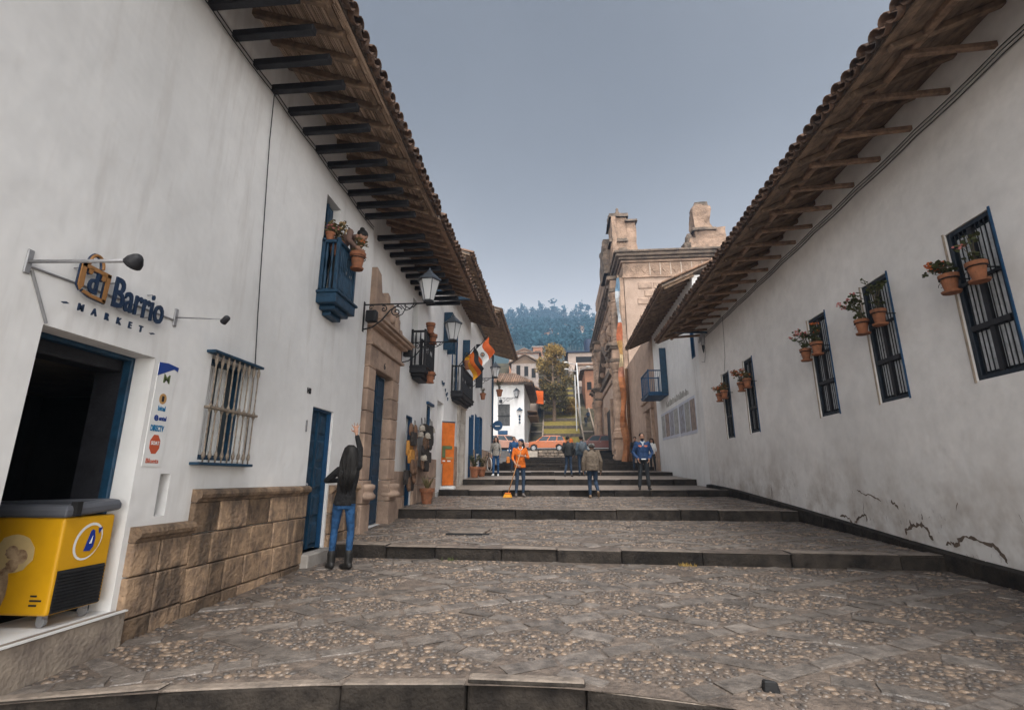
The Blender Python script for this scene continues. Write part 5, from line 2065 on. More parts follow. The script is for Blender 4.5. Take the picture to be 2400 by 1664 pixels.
def plant_parts(t, base, h_, spread, nst, seed, fl, leafm, flowers, big=1.0, lean=(0, 0)):
    r_ = random.Random(seed)
    bx, by, bz = base
    st, lf, fw = MB(), MB(), MB()
    for k in range(nst):
        a = r_.uniform(0, 2 * PI)
        d = spread * r_.uniform(.2, 1)
        hh = h_ * r_.uniform(.55, 1)
        tip = Vector((bx + d * math.cos(a) + lean[0] * hh, by + d * math.sin(a) + lean[1] * hh, bz + hh))
        mid = Vector((bx + d * .3 * math.cos(a), by + d * .3 * math.sin(a), bz + hh * .55))
        st.tube([(bx + .02 * math.cos(a), by + .02 * math.sin(a), bz), mid, tip], [.006, .005, .003], 5)
        for q in range(13):
            t_ = r_.uniform(.15, 1)
            p = mid.lerp(tip, t_) if t_ > .4 else Vector((bx, by, bz)).lerp(mid, t_ * 2)
            p += Vector((r_.uniform(-1, 1), r_.uniform(-1, 1), r_.uniform(-.4, .6))) * .065 * big
            u = Vector((r_.uniform(-1, 1), r_.uniform(-1, 1), r_.uniform(-.5, .5))).normalized()
            v = u.cross(Vector((r_.uniform(-1, 1), r_.uniform(-1, 1), 1))).normalized()
            s_ = .026 * big * r_.uniform(.7, 1.3)
            lf.add([p + u * s_ * math.cos(z * PI / 3) + v * s_ * math.sin(z * PI / 3) * .9 + Vector((0, 0, .006 * (z % 2))) for z in range(6)], [(0, 1, 2, 3, 4, 5)])
        if flowers and r_.random() < flowers:
            for q in range(9):
                c = tip + Vector((r_.gauss(0, 1), r_.gauss(0, 1), r_.gauss(0, .8))) * .022 * big
                fw.ell(c, (.016 * big, .016 * big, .013 * big), 5, 4)
    st.build('stem', M_stem, t)
    lf.build('leaves', leafm, t, kind='stuff')
    if fw.v:
        fw.build('flowers', fl, t, kind='stuff')


def pot(label, x, y, z, plant, seed, ring=True, fl=None, sc_=1.0, leafm=None, h_=.45, spread=.16, nst=9, flowers=.6, name='flower_pot', group='pots of geraniums on the window bars', lean=(0, 0), wallx=None):
    t = thing(name, label, 'flower pot', (x, y, z), group)
    m = MB()
    m.lathe([(r_ * sc_, zz * sc_) for r_, zz in POT], (x, y, z), 18)
    m.build('pot', M_terra, t, smooth=False)
    if ring:
        m = MB()
        m.tube([(x + .118 * sc_ * math.cos(k * PI / 8), y + .118 * sc_ * math.sin(k * PI / 8), z + .15) for k in range(17)], .007, 5)
        if wallx is not None:
            m.tube([(x, y, z + .15), (wallx, y, z + .15)], .009, 5)
        sp = [(x - .02, y + .11 + .05 * math.cos(k * .6) * (1 - k / 12), z + .10 + .05 * math.sin(k * .6) * (1 - k / 12)) for k in range(10)]
        m.tube(sp, .004, 4)
        m.build('pot_ring', M_iron, t)
        m = MB()
        m.lathe([(.05, -.03), (.095, -.03), (.105, -.005), (.098, -.003), (.06, -.02)], (x, y, z), 16)
        m.build('saucer', M_terra, t)
    m = MB()
    m.lathe([(.005, .205 * sc_), (.1 * sc_, .205 * sc_), (.1 * sc_, .212 * sc_), (.005, .215 * sc_)], (x, y, z), 12)
    m.build('soil', M_stem, t)
    if plant:
        plant_parts(t, (x, y, z + .21 * sc_), h_, spread, nst, seed, fl, leafm or M_leaf, flowers, lean=lean)
    return t


wn_ = 'nearest second third fourth farthest'.split()
specs = [(6.13, 5.72, .28, .45, M_redf, M_pinkf), (7.93, 7.50, .50, .55, M_pinkf, M_pinkf), (9.75, 9.33, .50, .42, M_pinkf, M_redf), (13.2, 12.80, .38, .22, M_redf, M_redf), (14.98, 14.55, .26, .22, M_redf, M_redf)]
for k, (ya, yb, ha, hb, fa, fb) in enumerate(specs):
    pot('terracotta pot with flowering geranium hung at the left edge of the %s barred window' % wn_[k], 4.86, ya, 3.72, True, 20 + k, fl=fa, sc_=.84, h_=ha, lean=(-.1, .9 if k == 0 else .35), spread=.17, nst=10, leafm=M_leafdry if k > 2 else M_leaf, flowers=.8, wallx=5.1)
    pot('terracotta pot hung before the middle of the %s barred window' % wn_[k], 4.86, yb, 3.74 if k else 3.70, True, 40 + k, fl=fb, sc_=.84, h_=hb, spread=.12, nst=8 if k else 4, leafm=M_leafdry if k > 2 else M_leaf, flowers=.4 if k != 1 else .2, wallx=5.1)
GB = 'pots on the blue balconies'
pot('terracotta pot of white flowers hung outside the blue balcony rail', -3.06, 7.03, 4.72, True, 60, fl=M_redf, h_=.3, spread=.12, nst=8, leafm=M_leafdry, group=GB, wallx=-3.24)
pot('pot of pale dry flowers standing behind the blue balcony rail', -3.36, 6.9, 4.86, True, 61, ring=False, fl=mat('straw_petal', (.55, .38, .18), .8, var=.2), h_=.38, spread=.16, nst=12, leafm=M_leafdry, flowers=.9, group=GB)
pot('pale pot on the near end of the blue balcony rail', -3.42, 6.78, 5.06, True, 62, ring=False, sc_=.6, fl=M_pinkf, h_=.16, spread=.08, nst=6, leafm=M_leafdry, group=GB)
for k, (x, y, z, s_, lb) in enumerate(((-3.16, 12.1, 5.16, 1.0, 'stacked terracotta pot on top of the dark balcony rail'), (-3.12, 12.25, 4.92, .9, 'terracotta pot hooked outside the dark balcony rail'), (-3.14, 12.2, 3.88, 1.0, 'terracotta pot hanging in a wire frame below the dark balcony'), (-3.14, 17.5, 5.36, 1.25, 'terracotta pot of dry sprigs on the flagged balcony rail'), (-3.4, 23.3, 5.15, 1.2, 'small pot hanging on wires on the end house wall'), (-3.2, 28.6, 6.15, 1.6, 'potted shrub on the end house wall beside the third lantern'))):
    pot(lb, x, y, z, k > 2, 70 + k, ring=k < 3, sc_=s_, h_=.35 if k != 5 else .7, spread=.12 if k != 5 else .25, nst=8 if k != 5 else 20, leafm=M_leaf if k == 5 else M_leafdry, flowers=0, group=GB, name='flower_pot')
pot('terracotta pot with spiky agave on the street by the craft stall', -3.2, 12.56, .888, False, 80, ring=False, sc_=1.5, group='pots standing on the street', name='floor_pot')
agv = bpy.data.objects['floor_pot']
m = MB()
for k in range(16):
    a = k * 2.4
    ln = rnd.uniform(.25, .42)
    d = Vector((math.cos(a), math.sin(a), 0))
    s_ = d.cross(Vector((0, 0, 1))) * .022
    p0 = Vector((-3.2, 12.56, 1.2))
    p1 = p0 + d * ln * .35 + Vector((0, 0, ln * .6))
    p2 = p0 + d * ln * .6 + Vector((0, 0, ln))
    m.add([p0 - s_, p0 + s_, p1 + s_ * .7, p1 - s_ * .7, p2], [(0, 1, 2, 3), (3, 2, 4)])
m.build('leaves', M_leafdry, agv)
pot('larger terracotta pot with green bush beside the bicycle', -3.33, 20.76, 1.53, True, 81, ring=False, sc_=1.75, h_=.6, spread=.28, nst=26, flowers=0, leafm=M_leaf, group='pots standing on the street', name='floor_pot')
pot('smaller terracotta pot with bush behind the larger one', -3.2, 21.9, 1.575, True, 82, ring=False, sc_=1.6, h_=.5, spread=.24, nst=22, flowers=0, leafm=M_leafdry, group='pots standing on the street', name='floor_pot')

# ================================================================= wall lanterns
M_lglass = mat('lantern_glass', (.88, .89, .90), .1, var=.02, bump=0, trans=.6, spec=.5)


def lantern(label, loc, rz=0.0, scl=1.0):
    t = thing('wall_lantern', label, 'lantern', loc, 'street lanterns on scrolled brackets', local=True, rz=rz)
    t.scale = (scl, scl, scl)
    A = 1.22
    m = MB()
    m.box(0, .015, -.03, .03, -.52, .06)
    m.build('wall_plate', M_iron, t, bev=.004)
    m = MB()
    m.tube([(0, 0, 0), (A + .12, 0, 0)], .014, 6)
    m.build('arm', M_iron, t)
    m = MB()
    m.box(.06, .26, -.07, .07, -.34, -.12)
    m.build('ballast_box', M_iron, t, bev=.02, seg=2)

    def spiral(cx, cz, r0, turns, a0, s_=1):
        return [(cx + r0 * (1 - k / 26) * math.cos(a0 + s_ * turns * 2 * PI * k / 24), 0, cz + r0 * (1 - k / 26) * math.sin(a0 + s_ * turns * 2 * PI * k / 24)) for k in range(25)]
    for nm, pts, r_ in (('brace', [(.0, 0, -.48), (.18, 0, -.44), (.36, 0, -.30), (.50, 0, -.12), (.66, 0, -.02)], .013), ('scroll', spiral(.62, -.15, .115, 1.6, 0.4), .011), ('scroll', spiral(.38, -.09, .07, 1.3, 2.0, -1), .010), ('scroll', spiral(.14, -.06, .05, 1.2, .5), .008), ('brace', [(.62, 0, -.26), (.74, 0, -.2), (.80, 0, -.08), (.78, 0, -.01)], .009), ('leaf_scroll', [(.70, 0, -.03), (.80, 0, -.13), (.88, 0, -.10), (.94, 0, -.02)], .010), ('leaf_scroll', [(.76, 0, -.03), (.86, 0, -.09), (.94, 0, -.07), (1.0, 0, -.01)], .009)):
        m = MB()
        m.tube(pts, r_, 6)
        m.build(nm, M_iron, t, smooth=True)
    n = 6
    z0, z1 = .05, .42
    m = MB()
    m.lathe([(.05, 0), (.09, .0), (.10, .03), (.10, .05), (.03, .052)], (A, 0, 0), n)
    m.build('lantern_base', M_iron, t)
    m = MB()
    m.lathe([(.20, z1), (.225, z1 + .01), (.225, z1 + .045), (.20, z1 + .05), (.13, z1 + .12), (.055, z1 + .19), (.05, z1 + .215), (.02, z1 + .23), (.022, z1 + .25), (.006, z1 + .28)], (A, 0, 0), n)
    m.build('lantern_roof', mat('lantern_metal', (.06, .07, .085), .4, var=.15, metal=.5), t)
    for k in range(n):
        a, b = 2 * PI * k / n, 2 * PI * (k + 1) / n
        q = [(A + r_ * math.cos(t_), r_ * math.sin(t_), z) for r_, z, t_ in ((.098, z0, a), (.098, z0, b), (.195, z1, b), (.195, z1, a))]
        m = MB()
        m.quad(*q)
        m.build('pane', M_lglass, t)
        m = MB()
        m.tube([q[0], q[3]], .007, 5)
        m.build('frame_bar', M_iron, t)
    m = MB()
    m.lathe([(.02, .05), (.022, .1), (.035, .16), (.034, .22), (.015, .26)], (A, 0, 0), 8)
    m.build('bulb', M_white, t, smooth=True)
    return t


l1 = lantern('black iron lantern on scrolled bracket beside the stone portal, nearest of the row', (-3.5, 8.5, 4.64))
dup(l1, loc=(-3.58, 11.1, 4.62), label='second iron lantern above the craft shop door')
dup(l1, loc=(-3.62, 19.9, 5.50), label='third iron lantern below the flags on the tall house')
l4 = dup(l1, loc=(-6.3, 56.0, 10.4), rz=0, label='lantern on the white corner house across the upper road')
l4.scale = (1.7, 1.7, 1.7)
l4.location = (-6.35, 55.7, 10.4)
SL = thing('iron_ornament', 'small iron lantern ornament hanging flat on the corner house wall', 'ornament', (-3.94, 55.95, 7.6))
m = MB()
m.lathe([(.02, 9.0), (.36, 8.95), (.30, 9.05), (.05, 9.3)], (-3.94, 55.9, 0), 6)
m.build('cap', M_blue, SL)
for z, h_ in ((8.3, .3), (7.95, .25), (7.6, .2)):
    m = MB()
    m.ell((-3.94, 55.93, z), (.11, .06, h_ * .6), 6, 5)
    m.build('drop', M_blue, SL)

# ================================================================= flags, banner, blue sign, speaker
def flag(label, name, p0, p1, stripes, crest, wave, h_, ln):
    t = thing(name, label, 'flag', p0)
    m = MB()
    m.tube([p0, p1], .015, 6)
    m.build('pole', M_iron, t)
    P0, P1 = Vector(p0), Vector(p1)
    d = (P1 - P0).normalized()
    n = len(stripes)
    drop = Vector((.10, -.05, -1)).normalized()
    side = Vector((.55, -.25, -.55)).normalized()
    NW = 10

    def pt(u, v):   # u along stripes direction (0..1), v along fly
        q = P1 - d * (ln * .04) - d * (h_ * u)
        return q + (drop * .55 + side * .45).normalized() * (ln * v) + Vector((.05 * math.sin(v * 7 + u * 3 + wave), .07 * math.sin(v * 5 + u * 4 + wave), 0))
    for k, c in enumerate(stripes):
        m = MB()
        for i in range(NW):
            for j in range(3):
                u0, u1 = (k + j / 3) / n, (k + (j + 1) / 3) / n
                v0, v1 = i / NW, (i + 1) / NW
                m.quad(pt(u0, v0), pt(u1, v0), pt(u1, v1), pt(u0, v1))
        m.build('stripe', c, t, smooth=True)
    if crest:
        for rr, mm, of in ((.085, M_dark, .006), (.06, mat('crest_pale', (.45, .45, .38), .8), .010), (.03, M_sr, .014)):
            m = MB()
            c = pt(.5, .5)
            nrm = (pt(.6, .5) - pt(.4, .5)).cross(pt(.5, .6) - pt(.5, .4)).normalized()
            if nrm.y > 0:
                nrm = -nrm
            a = (pt(.6, .5) - pt(.4, .5)).normalized()
            b = nrm.cross(a)
            m.add([c + nrm * (of + .02) + a * rr * math.cos(k * PI / 6) + b * rr * math.sin(k * PI / 6) for k in range(12)], [tuple(range(12))])
            m.build('crest', mm, t)
    return t


M_fr = mat('flag_red', (.55, .10, .02), .8, var=.1, bump=.1)
M_fk = mat('flag_black', (.02, .02, .022), .8, var=.1, bump=.1)
M_fo = mat('flag_orange', (.58, .12, .015), .8, var=.1, bump=.1)
M_fy = mat('flag_gold', (.66, .30, .015), .8, var=.1, bump=.1)
flag('flag of black, red and gold stripes on the tall house balcony', 'striped_flag', (-3.5, 17.6, 5.5), (-2.85, 17.4, 6.2), [M_fk, M_fo, M_fy], False, 0, .55, .95)
flag('red and white flag with round crest on the tall house balcony', 'crested_flag', (-3.5, 18.4, 5.6), (-2.52, 18.3, 6.85), [M_fr, M_white, M_fr], True, 1.5, 1.0, .75)
BN = thing('roll_up_banner', 'tall orange roll-up banner standing by the white door', 'banner', (-3.3, 15.5, 1.16))
a, b = Vector((-3.50, 15.28, 0)), Vector((-3.14, 15.55, 0))
m = MB()
NN = 12
for i in range(NN):
    for k in range(4):
        z0, z1 = 1.30 + 1.9 * i / NN, 1.30 + 1.9 * (i + 1) / NN
        cut = .12 if i < 4 else 0
        f = lambda t_, z: tuple(a.lerp(b, t_ * (1 - cut) + cut) + Vector((.012 * math.sin(t_ * 9 + z), 0, z)))
        m.quad(f(k / 4, z0), f((k + 1) / 4, z0), f((k + 1) / 4, z1), f(k / 4, z1))
m.build('cloth', M_orange, BN, smooth=True)
m = MB()
m.box(-3.5, -3.08, 15.25, 15.62, 1.17, 1.27)
m.build('base', M_white, BN, bev=.02)
m = MB()
m.bar(a + Vector((0, 0, 3.22)), b + Vector((0, 0, 3.22)), .03, .03)
m.build('top_rail', M_blue, BN)
dd = (b - a).normalized()
nn = Vector((dd.y, -dd.x, 0))
for k, (t0, t1, z0, z1, mm) in enumerate(((.06, .8, 2.38, 2.48, M_sg), (.05, .3, 2.12, 2.40, M_sg), (.35, .85, 2.08, 2.14, M_sy), (.1, .3, 2.0, 2.04, M_white), (.45, .7, 2.0, 2.04, M_white))):
    m = MB()
    p, q = a.lerp(b, t0) + nn * .02, a.lerp(b, t1) + nn * .02
    m.quad((p.x, p.y, z0), (q.x, q.y, z0), (q.x, q.y, z1), (p.x, p.y, z1))
    m.build('print', mm, BN)
BS = thing('round_sign', 'round blue hanging sign with white band at the end of the row', 'sign', (-3.3, 28.0, 4.4))
m = MB()
m.lathe([(.26, -.02), (.28, -.015), (.28, .015), (.26, .02)], (-3.22, 28, 4.39), 20, Matrix.Rotation(PI / 2, 3, 'X'))
m.build('disc', M_bluel, BS)
m = MB()
m.box(-3.36, -3.08, 27.965, 27.975, 4.34, 4.39)
m.build('white_band', M_white, BS)
m = MB()
m.tube([(-3.66, 28, 4.39), (-3.5, 28, 4.39)], .015, 5)
m.build('bracket', M_iron, BS)
SP_ = thing('street_loudspeaker', 'grey horn box hanging from a bracket under the long house eave end', 'loudspeaker', (4.93, 16.3, 5.5))
m = MB()
m.bar((4.05, 16.3, 6.22), (5.1, 16.3, 6.2), .05, .05)
m.build('bracket', M_blue, SP_)
m = MB()
m.lathe([(.06, 5.76), (.075, 5.80), (.075, 6.12), (.05, 6.17)], (4.93, 16.3, 0), 8)
m.build('body', M_steel, SP_, bev=.01)
m = MB()
m.lathe([(.012, 5.5), (.03, 5.56), (.045, 5.66), (.05, 5.76)], (4.93, 16.3, 0), 8)
m.build('tail', M_dark, SP_)
m = MB()
m.box(4.82, 4.86, 16.27, 16.33, 5.88, 6.05)
m.build('side_box', M_steel, SP_)
m = MB()
m.tube([(4.95, 16.3, 6.2), (5.02, 16.4, 5.6), (5.08, 16.8, 5.3), (5.1, 17.2, 5.4)], .006, 5)
m.build('wire', M_black, SP_)

# ================================================================= craft goods at the shop door
M_bag = [mat('craft_%s' % n_, c, .85, col2=c2, scale=25, bump=.5, bscale=60) for n_, c, c2 in (('brown', (.16, .09, .055), (.07, .045, .03)), ('dark', (.05, .042, .038), (.025, .022, .02)), ('wool', (.50, .45, .38), (.3, .26, .22)), ('amber', (.50, .24, .05), (.32, .14, .03)), ('leather', (.22, .12, .07), (.1, .06, .04)))]
cr = random.Random(17)


ORD = 'first second third fourth fifth sixth seventh eighth'.split()


def craft(kind, k, x, y, z, s_, where):
    lab = {0: 'brown woven bag', 1: 'dark leather bag', 2: 'white wool hat', 3: 'amber cloth bag', 4: 'brown leather pouch'}[kind]
    t = thing('craft_bag' if kind != 2 else 'wool_hat', lab + ' in the craft display by the shop door, ' + where, 'bag' if kind != 2 else 'hat', (x, y, z), 'craft goods hung by the shop door')
    m = MB()
    if kind == 2:
        m.ell((x, y, z), (.07 * s_, .08 * s_, .075 * s_), 9, 6)
        m.ell((x, y, z - .05), (.085 * s_, .095 * s_, .025), 9, 5)
    else:
        w_, h_ = .10 * s_, .15 * s_
        pr = [(-w_, h_ * .6), (w_, h_ * .6), (w_ * 1.15, -h_ * .5), (w_ * .8, -h_), (-w_ * .8, -h_), (-w_ * 1.15, -h_ * .5)]
        if kind in (0, 4):
            m.ell((x, y, z), (.05, w_ * 1.05, h_ * .95), 9, 7)
            m.ell((x + .02, y + cr.uniform(-.03, .03), z - h_ * .6), (.045, w_ * .7, h_ * .45), 8, 6)
        else:
            m.prism(pr, lambda u, v, q: (x + q + .02 * math.sin(u * 20), y + u, z + v), -.035, .045)
    m.build('body', M_bag[kind], t, bev=.02 if kind in (1, 3) else 0, seg=2, fixn=True, smooth=kind in (0, 2, 4))
    m = MB()
    m.tube([(x, y - .06, z + .05), (x - .02, y - .03, z + .22 * s_), (x - .02, y + .03, z + .22 * s_), (x, y + .06, z + .05)], .006, 4)
    m.build('strap', M_bag[1], t)


k = 0
for rw, z in enumerate((2.62, 2.42, 2.22, 2.02, 1.80, 1.58, 1.38)):
    for q in range(2):
        kd = 3 if (z in (2.22, 2.02) and q == 0) else cr.choice((0, 1, 4))
        craft(kd, k, -3.40 + cr.uniform(0, .12), 11.45 + q * .28 + cr.uniform(-.05, .05), z + cr.uniform(-.04, .04), cr.uniform(1.05, 1.45), '%s row, %s strand' % (ORD[rw], ORD[q]))
        k += 1
for rw, z in enumerate((2.72, 2.56, 2.40, 2.22, 2.05, 1.88)):
    for q in range(4):
        kd = 2 if cr.random() < .34 else cr.choice((0, 1, 4, 1))
        craft(kd, k, -3.42 + cr.uniform(0, .12), 12.5 + q * .26 + cr.uniform(-.05, .05), z + cr.uniform(-.05, .05), cr.uniform(1.0, 1.4), '%s row, %s strand' % (ORD[rw], ORD[q + 2]))
        k += 1

# ================================================================= bicycle, drain cover, rubble
BI = thing('bicycle', 'dark bicycle with white front wheel leaning by the wall above the pots', 'bicycle', (-3.35, 25.6, gz(25.6)), local=True, rz=R(-62))
for nm, cx in (('wheel', 0.0), ('wheel', -1.02)):
    m = MB()
    m.tube([(cx + .32 * math.cos(k * PI / 16), 0, .34 + .32 * math.sin(k * PI / 16)) for k in range(33)], .022, 6, cap=False)
    wl = m.build(nm, M_white if cx == 0 else M_black, BI, smooth=True)
    m = MB()
    for k in range(10):
        m.tube([(cx, 0, .34), (cx + .31 * math.cos(k * PI / 5), 0, .34 + .31 * math.sin(k * PI / 5))], .003, 4)
    m.build('spokes', M_steel, wl, kind='stuff')
for pts in ([(0, 0, .34), (-.10, 0, .75), (-.14, 0, .95)], [(-.11, 0, .78), (-.55, 0, .36)], [(-.55, 0, .36), (-1.02, 0, .34)], [(-.12, 0, .82), (-.68, 0, .80)], [(-.55, 0, .36), (-.72, 0, .95)], [(-.68, 0, .8), (-1.02, 0, .34)]):
    m = MB()
    m.tube(pts, .017, 6)
    m.build('frame_tube', M_dark, BI)
m = MB()
m.tube([(-.1, -.28, 1.02), (-.14, -.1, 1.0), (-.14, .1, 1.0), (-.1, .28, 1.02)], .013, 6)
m.build('handlebar', M_black, BI)
m = MB()
m.ell((-.74, 0, .98), (.13, .06, .035), 8, 5)
m.build('saddle', M_black, BI)
DC = thing('drain_cover', 'rectangular stone drain cover set in the second terrace', 'drain cover', (-1.6, 9.4, .58))
m = MB()
m.hexa([(-1.85, 8.9, gz(8.9) + .012), (-1.25, 8.9, gz(8.9) + .012), (-1.2, 9.6, gz(9.6) + .012), (-1.78, 9.6, gz(9.6) + .012), (-1.84, 8.91, gz(8.9) + .028), (-1.26, 8.91, gz(8.9) + .05), (-1.21, 9.59, gz(9.6) + .028), (-1.77, 9.59, gz(9.6) + .028)])
m.build('lid', M_kerblit, DC, bev=.012)
m = MB()
m.box(-1.9, -1.15, 8.84, 8.9, gz(8.9) + .0, gz(8.9) + .03)
m.build('rim', M_iron, DC)
RB = MB()
RB.hexa([(1.26, 3.62, .20), (1.36, 3.60, .20), (1.37, 3.68, .20), (1.27, 3.70, .20), (1.27, 3.63, .27), (1.345, 3.61, .275), (1.35, 3.67, .26), (1.28, 3.69, .265)])
tag(RB.build('stone_chunk', M_black, bev=.008), 'small black chunk of stone lying on the front kerb', 'stone')

# ================================================================= cars on the upper road
def car(name, label, loc, rz, L_, prof, cab, wheels, col, lower=None, roofc=None, group='cars parked on the upper road'):
    """side profile in (x, z), nose towards -x; extruded across y"""
    t = thing(name, label, 'car', loc, group, local=True, rz=rz)
    W_ = .86
    m = MB()
    n = len(prof)
    rows = [(-W_, .96), (-W_ * .93, 1.0), (W_ * .93, 1.0), (W_, .96)]
    vs, fs = [], []
    for (y, s_) in rows:
        for (x, z) in prof:
            vs.append((x * (s_ if abs(y) == W_ else 1), y, .3 + (z - .3) * s_))
    for r_ in range(3):
        for k in range(n):
            fs.append((r_ * n + k, r_ * n + (k + 1) % n, (r_ + 1) * n + (k + 1) % n, (r_ + 1) * n + k))
    fs += [tuple(range(n)), tuple(range(3 * n, 4 * n))]
    m.add(vs, fs)
    m.build('body', col, t, fixn=True, bev=.05, seg=3)
    m = MB()
    nb = len(cab)
    zb = min(z for _, z in cab)
    zt = max(z for _, z in cab)
    fw = lambda z: .80 - .17 * (z - zb) / (zt - zb)
    vs = [(x, -fw(z), z) for x, z in cab] + [(x, fw(z), z) for x, z in cab]
    m.add(vs, [tuple(range(nb)), tuple(range(nb, 2 * nb))] + [(k, (k + 1) % nb, nb + (k + 1) % nb, nb + k) for k in range(nb)])
    cb = m.build('cabin', roofc or col, t, fixn=True, bev=.04, seg=2)
    # side windows with pillars between, windscreen and rear window
    tl = [p for p in cab if p[1] > zb + (zt - zb) * .5]
    xa, xb = min(p[0] for p in cab), max(p[0] for p in cab)
    ta, tb = min(p[0] for p in tl), max(p[0] for p in tl)
    for s_ in (-1, 1):
        for f0, f1 in ((.06, .36), (.40, .68), (.72, .94)):
            q = MB()
            z0, z1 = zb + .06, zt - .09
            lx = lambda f, z: (xa + (ta - xa) * (z - zb) / (zt - zb)) * (1 - f) + (xb + (tb - xb) * (z - zb) / (zt - zb)) * f
            q.quad(*[(lx(f, z), s_ * (fw(z) + .004), z) for f, z in ((f0, z0), (f1, z0), (f1, z1), (f0, z1))])
            q.build('window', M_glass, cb)
    for xx0, xx1, nm in ((xa, ta, 'windscreen'), (xb, tb, 'rear_window')):
        q = MB()
        sgn = -1 if nm == 'windscreen' else 1
        z0, z1 = zb + .08, zt - .08
        fx = lambda z: xx0 + (xx1 - xx0) * (z - zb) / (zt - zb) + sgn * .006
        q.quad((fx(z0), -fw(z0) + .08, z0), (fx(z0), fw(z0) - .08, z0), (fx(z1), fw(z1) - .08, z1), (fx(z1), -fw(z1) + .08, z1))
        q.build(nm, M_glass, cb)
    for wx in wheels:
        for s_ in (-1, 1):
            q = MB()
            Mx = Matrix.Rotation(PI / 2, 3, 'X')
            q.lathe([(.20, -.10), (.33, -.10), (.345, -.06), (.345, .06), (.33, .10), (.20, .10)], (wx, s_ * .78, .345), 20, Mx)
            wl = q.build('wheel', M_black, t, smooth=False)
            q = MB()
            q.lathe([(.05, -.02), (.21, -.02), (.215, .0), (.21, .02)], (wx, s_ * .875, .345), 16, Mx)
            q.build('rim', M_steel, wl)
            for k in range(5):
                q = MB()
                a_ = k * 2 * PI / 5
                q.bar((wx, s_ * .90, .345), (wx + .2 * math.cos(a_), s_ * .90, .345 + .2 * math.sin(a_)), .05, .02, up=(0, 1, 0))
                q.build('spoke', M_white, wl)
    xn, xr = min(p[0] for p in prof), max(p[0] for p in prof)
    for s_ in (-1, 1):
        q = MB()
        q.ell((xn + .12, s_ * .66, .82), (.14, .14, .09), 8, 6)
        q.build('headlight', M_white, t, smooth=True)
        q = MB()
        q.box(xr - .06, xr + .01, s_ * .70 - .1, s_ * .70 + .1, .85, 1.1)
        q.build('tail_light', M_sr, t, bev=.02)
        q = MB()
        q.ell((xa + .35, s_ * .93, zb + .08), (.09, .07, .06), 8, 6)
        q.build('mirror', col, t, smooth=True)
        for hx in (-.15, .75):
            q = MB()
            q.box(hx, hx + .16, s_ * .868 - .012, s_ * .868 + .012, .92, .95)
            q.build('door_handle', M_steel, t)
    q = MB()
    q.box(xn + .1, xr - .1, -.84, .84, .24, .42)
    q.build('sill', lower or M_black, t, bev=.03)
    return t


M_caro = mat('orange_car_paint', (.52, .13, .025), .3, var=.04, bump=0, spec=.6)
M_carp = mat('rose_car_paint', (.50, .27, .20), .35, var=.05, bump=0, spec=.6)
M_carr = mat('maroon_car_paint', (.13, .035, .025), .35, var=.05, bump=0, spec=.6)
M_cars = mat('silver_paint', (.42, .41, .40), .35, var=.05, bump=0, spec=.6)
suvp = [(-2.1, .42), (-2.14, .62), (-2.05, .86), (-1.1, 1.04), (1.75, 1.10), (2.08, 1.02), (2.12, .55), (2.02, .38), (1.68, .36), (1.6, .62), (1.3, .76), (1.0, .62), (.92, .34), (-.92, .34), (-1.0, .62), (-1.3, .76), (-1.6, .62), (-1.68, .36)]
suvc = [(-1.15, 1.0), (-.35, 1.56), (0, 1.62), (1.3, 1.60), (1.72, 1.48), (2.0, 1.0)]
car('parked_suv', 'orange estate car parked side-on above the rubble wall', (-.9, 52, 4.15), 0, 4.2, suvp, suvc, (-1.3, 1.3), M_caro, lower=M_steel)
car('parked_car', 'rose car with open door parked before the white corner house', (-4.9, 50.5, 4.1), R(-160), 4.0, suvp, suvc, (-1.3, 1.3), M_carp)
vanp = [(-2.0, .42), (-2.05, .7), (-1.9, .95), (-1.3, 1.05), (2.0, 1.08), (2.06, .55), (2.0, .38), (1.62, .36), (1.54, .6), (1.25, .72), (.96, .6), (.9, .34), (-.9, .34), (-.96, .6), (-1.25, .72), (-1.54, .6), (-1.62, .36)]
vanc = [(-1.55, 1.0), (-.9, 1.55), (-.6, 1.62), (1.7, 1.6), (1.95, 1.02)]
car('parked_van', 'maroon and silver van parked at the corner of the church', (4.6, 52, 4.15), 0, 4.0, vanp, vanc, (-1.25, 1.25), M_carr, lower=M_cars)

# park lamp post
LP = thing('park_lamp_post', 'pale double-armed lamp post standing in the hillside park', 'lamp post', (3.5, 70, 8.6))
m = MB()
m.tube([(3.62, 70, 8.0), (3.45, 70, 13), (3.3, 70, 17.6)], [.13, .11, .07], 8)
m.build('pole', M_white, LP, smooth=True)
for x, z, x2, z2 in ((3.33, 16.3, 1.8, 16.7), (3.3, 17.3, 1.75, 17.7), (3.33, 16.3, 4.9, 17.0)):
    m = MB()
    m.tube([(x, 70, z), (x2, 70, z2)], .05, 6)
    m.build('arm', M_steel, LP)
    m = MB()
    m.ell((x2, 70, z2), (.32, .12, .10), 8, 5)
    m.build('lamp_head', M_white, LP, smooth=True)
m = MB()
m.tube([(2.95, 68, 6.0), (2.9, 68, 15.4)], .08, 6)
tag(m.build('utility_pole', M_white), 'plain pale utility pole left of the double-armed lamp post', 'pole')
OC = MB()
for i in range(6):
    OC.quad((-2.5, 67.9 + .05 * math.sin(i), 11.5 + .3 * i), (-1.5, 67.9 + .05 * math.sin(i + 1), 11.4 + .3 * i), (-1.5, 67.9 + .05 * math.sin(i + 2), 11.7 + .3 * i), (-2.5, 67.9 + .05 * math.sin(i + 1), 11.8 + .3 * i))
OB = thing('hanging_cloth', 'orange cloth hanging from the roof edge beside the hill stair', 'cloth', (-2, 68, 11.4))
OC.build('cloth', mat('vivid_orange', (.75, .13, .015), .8, var=.08), OB)


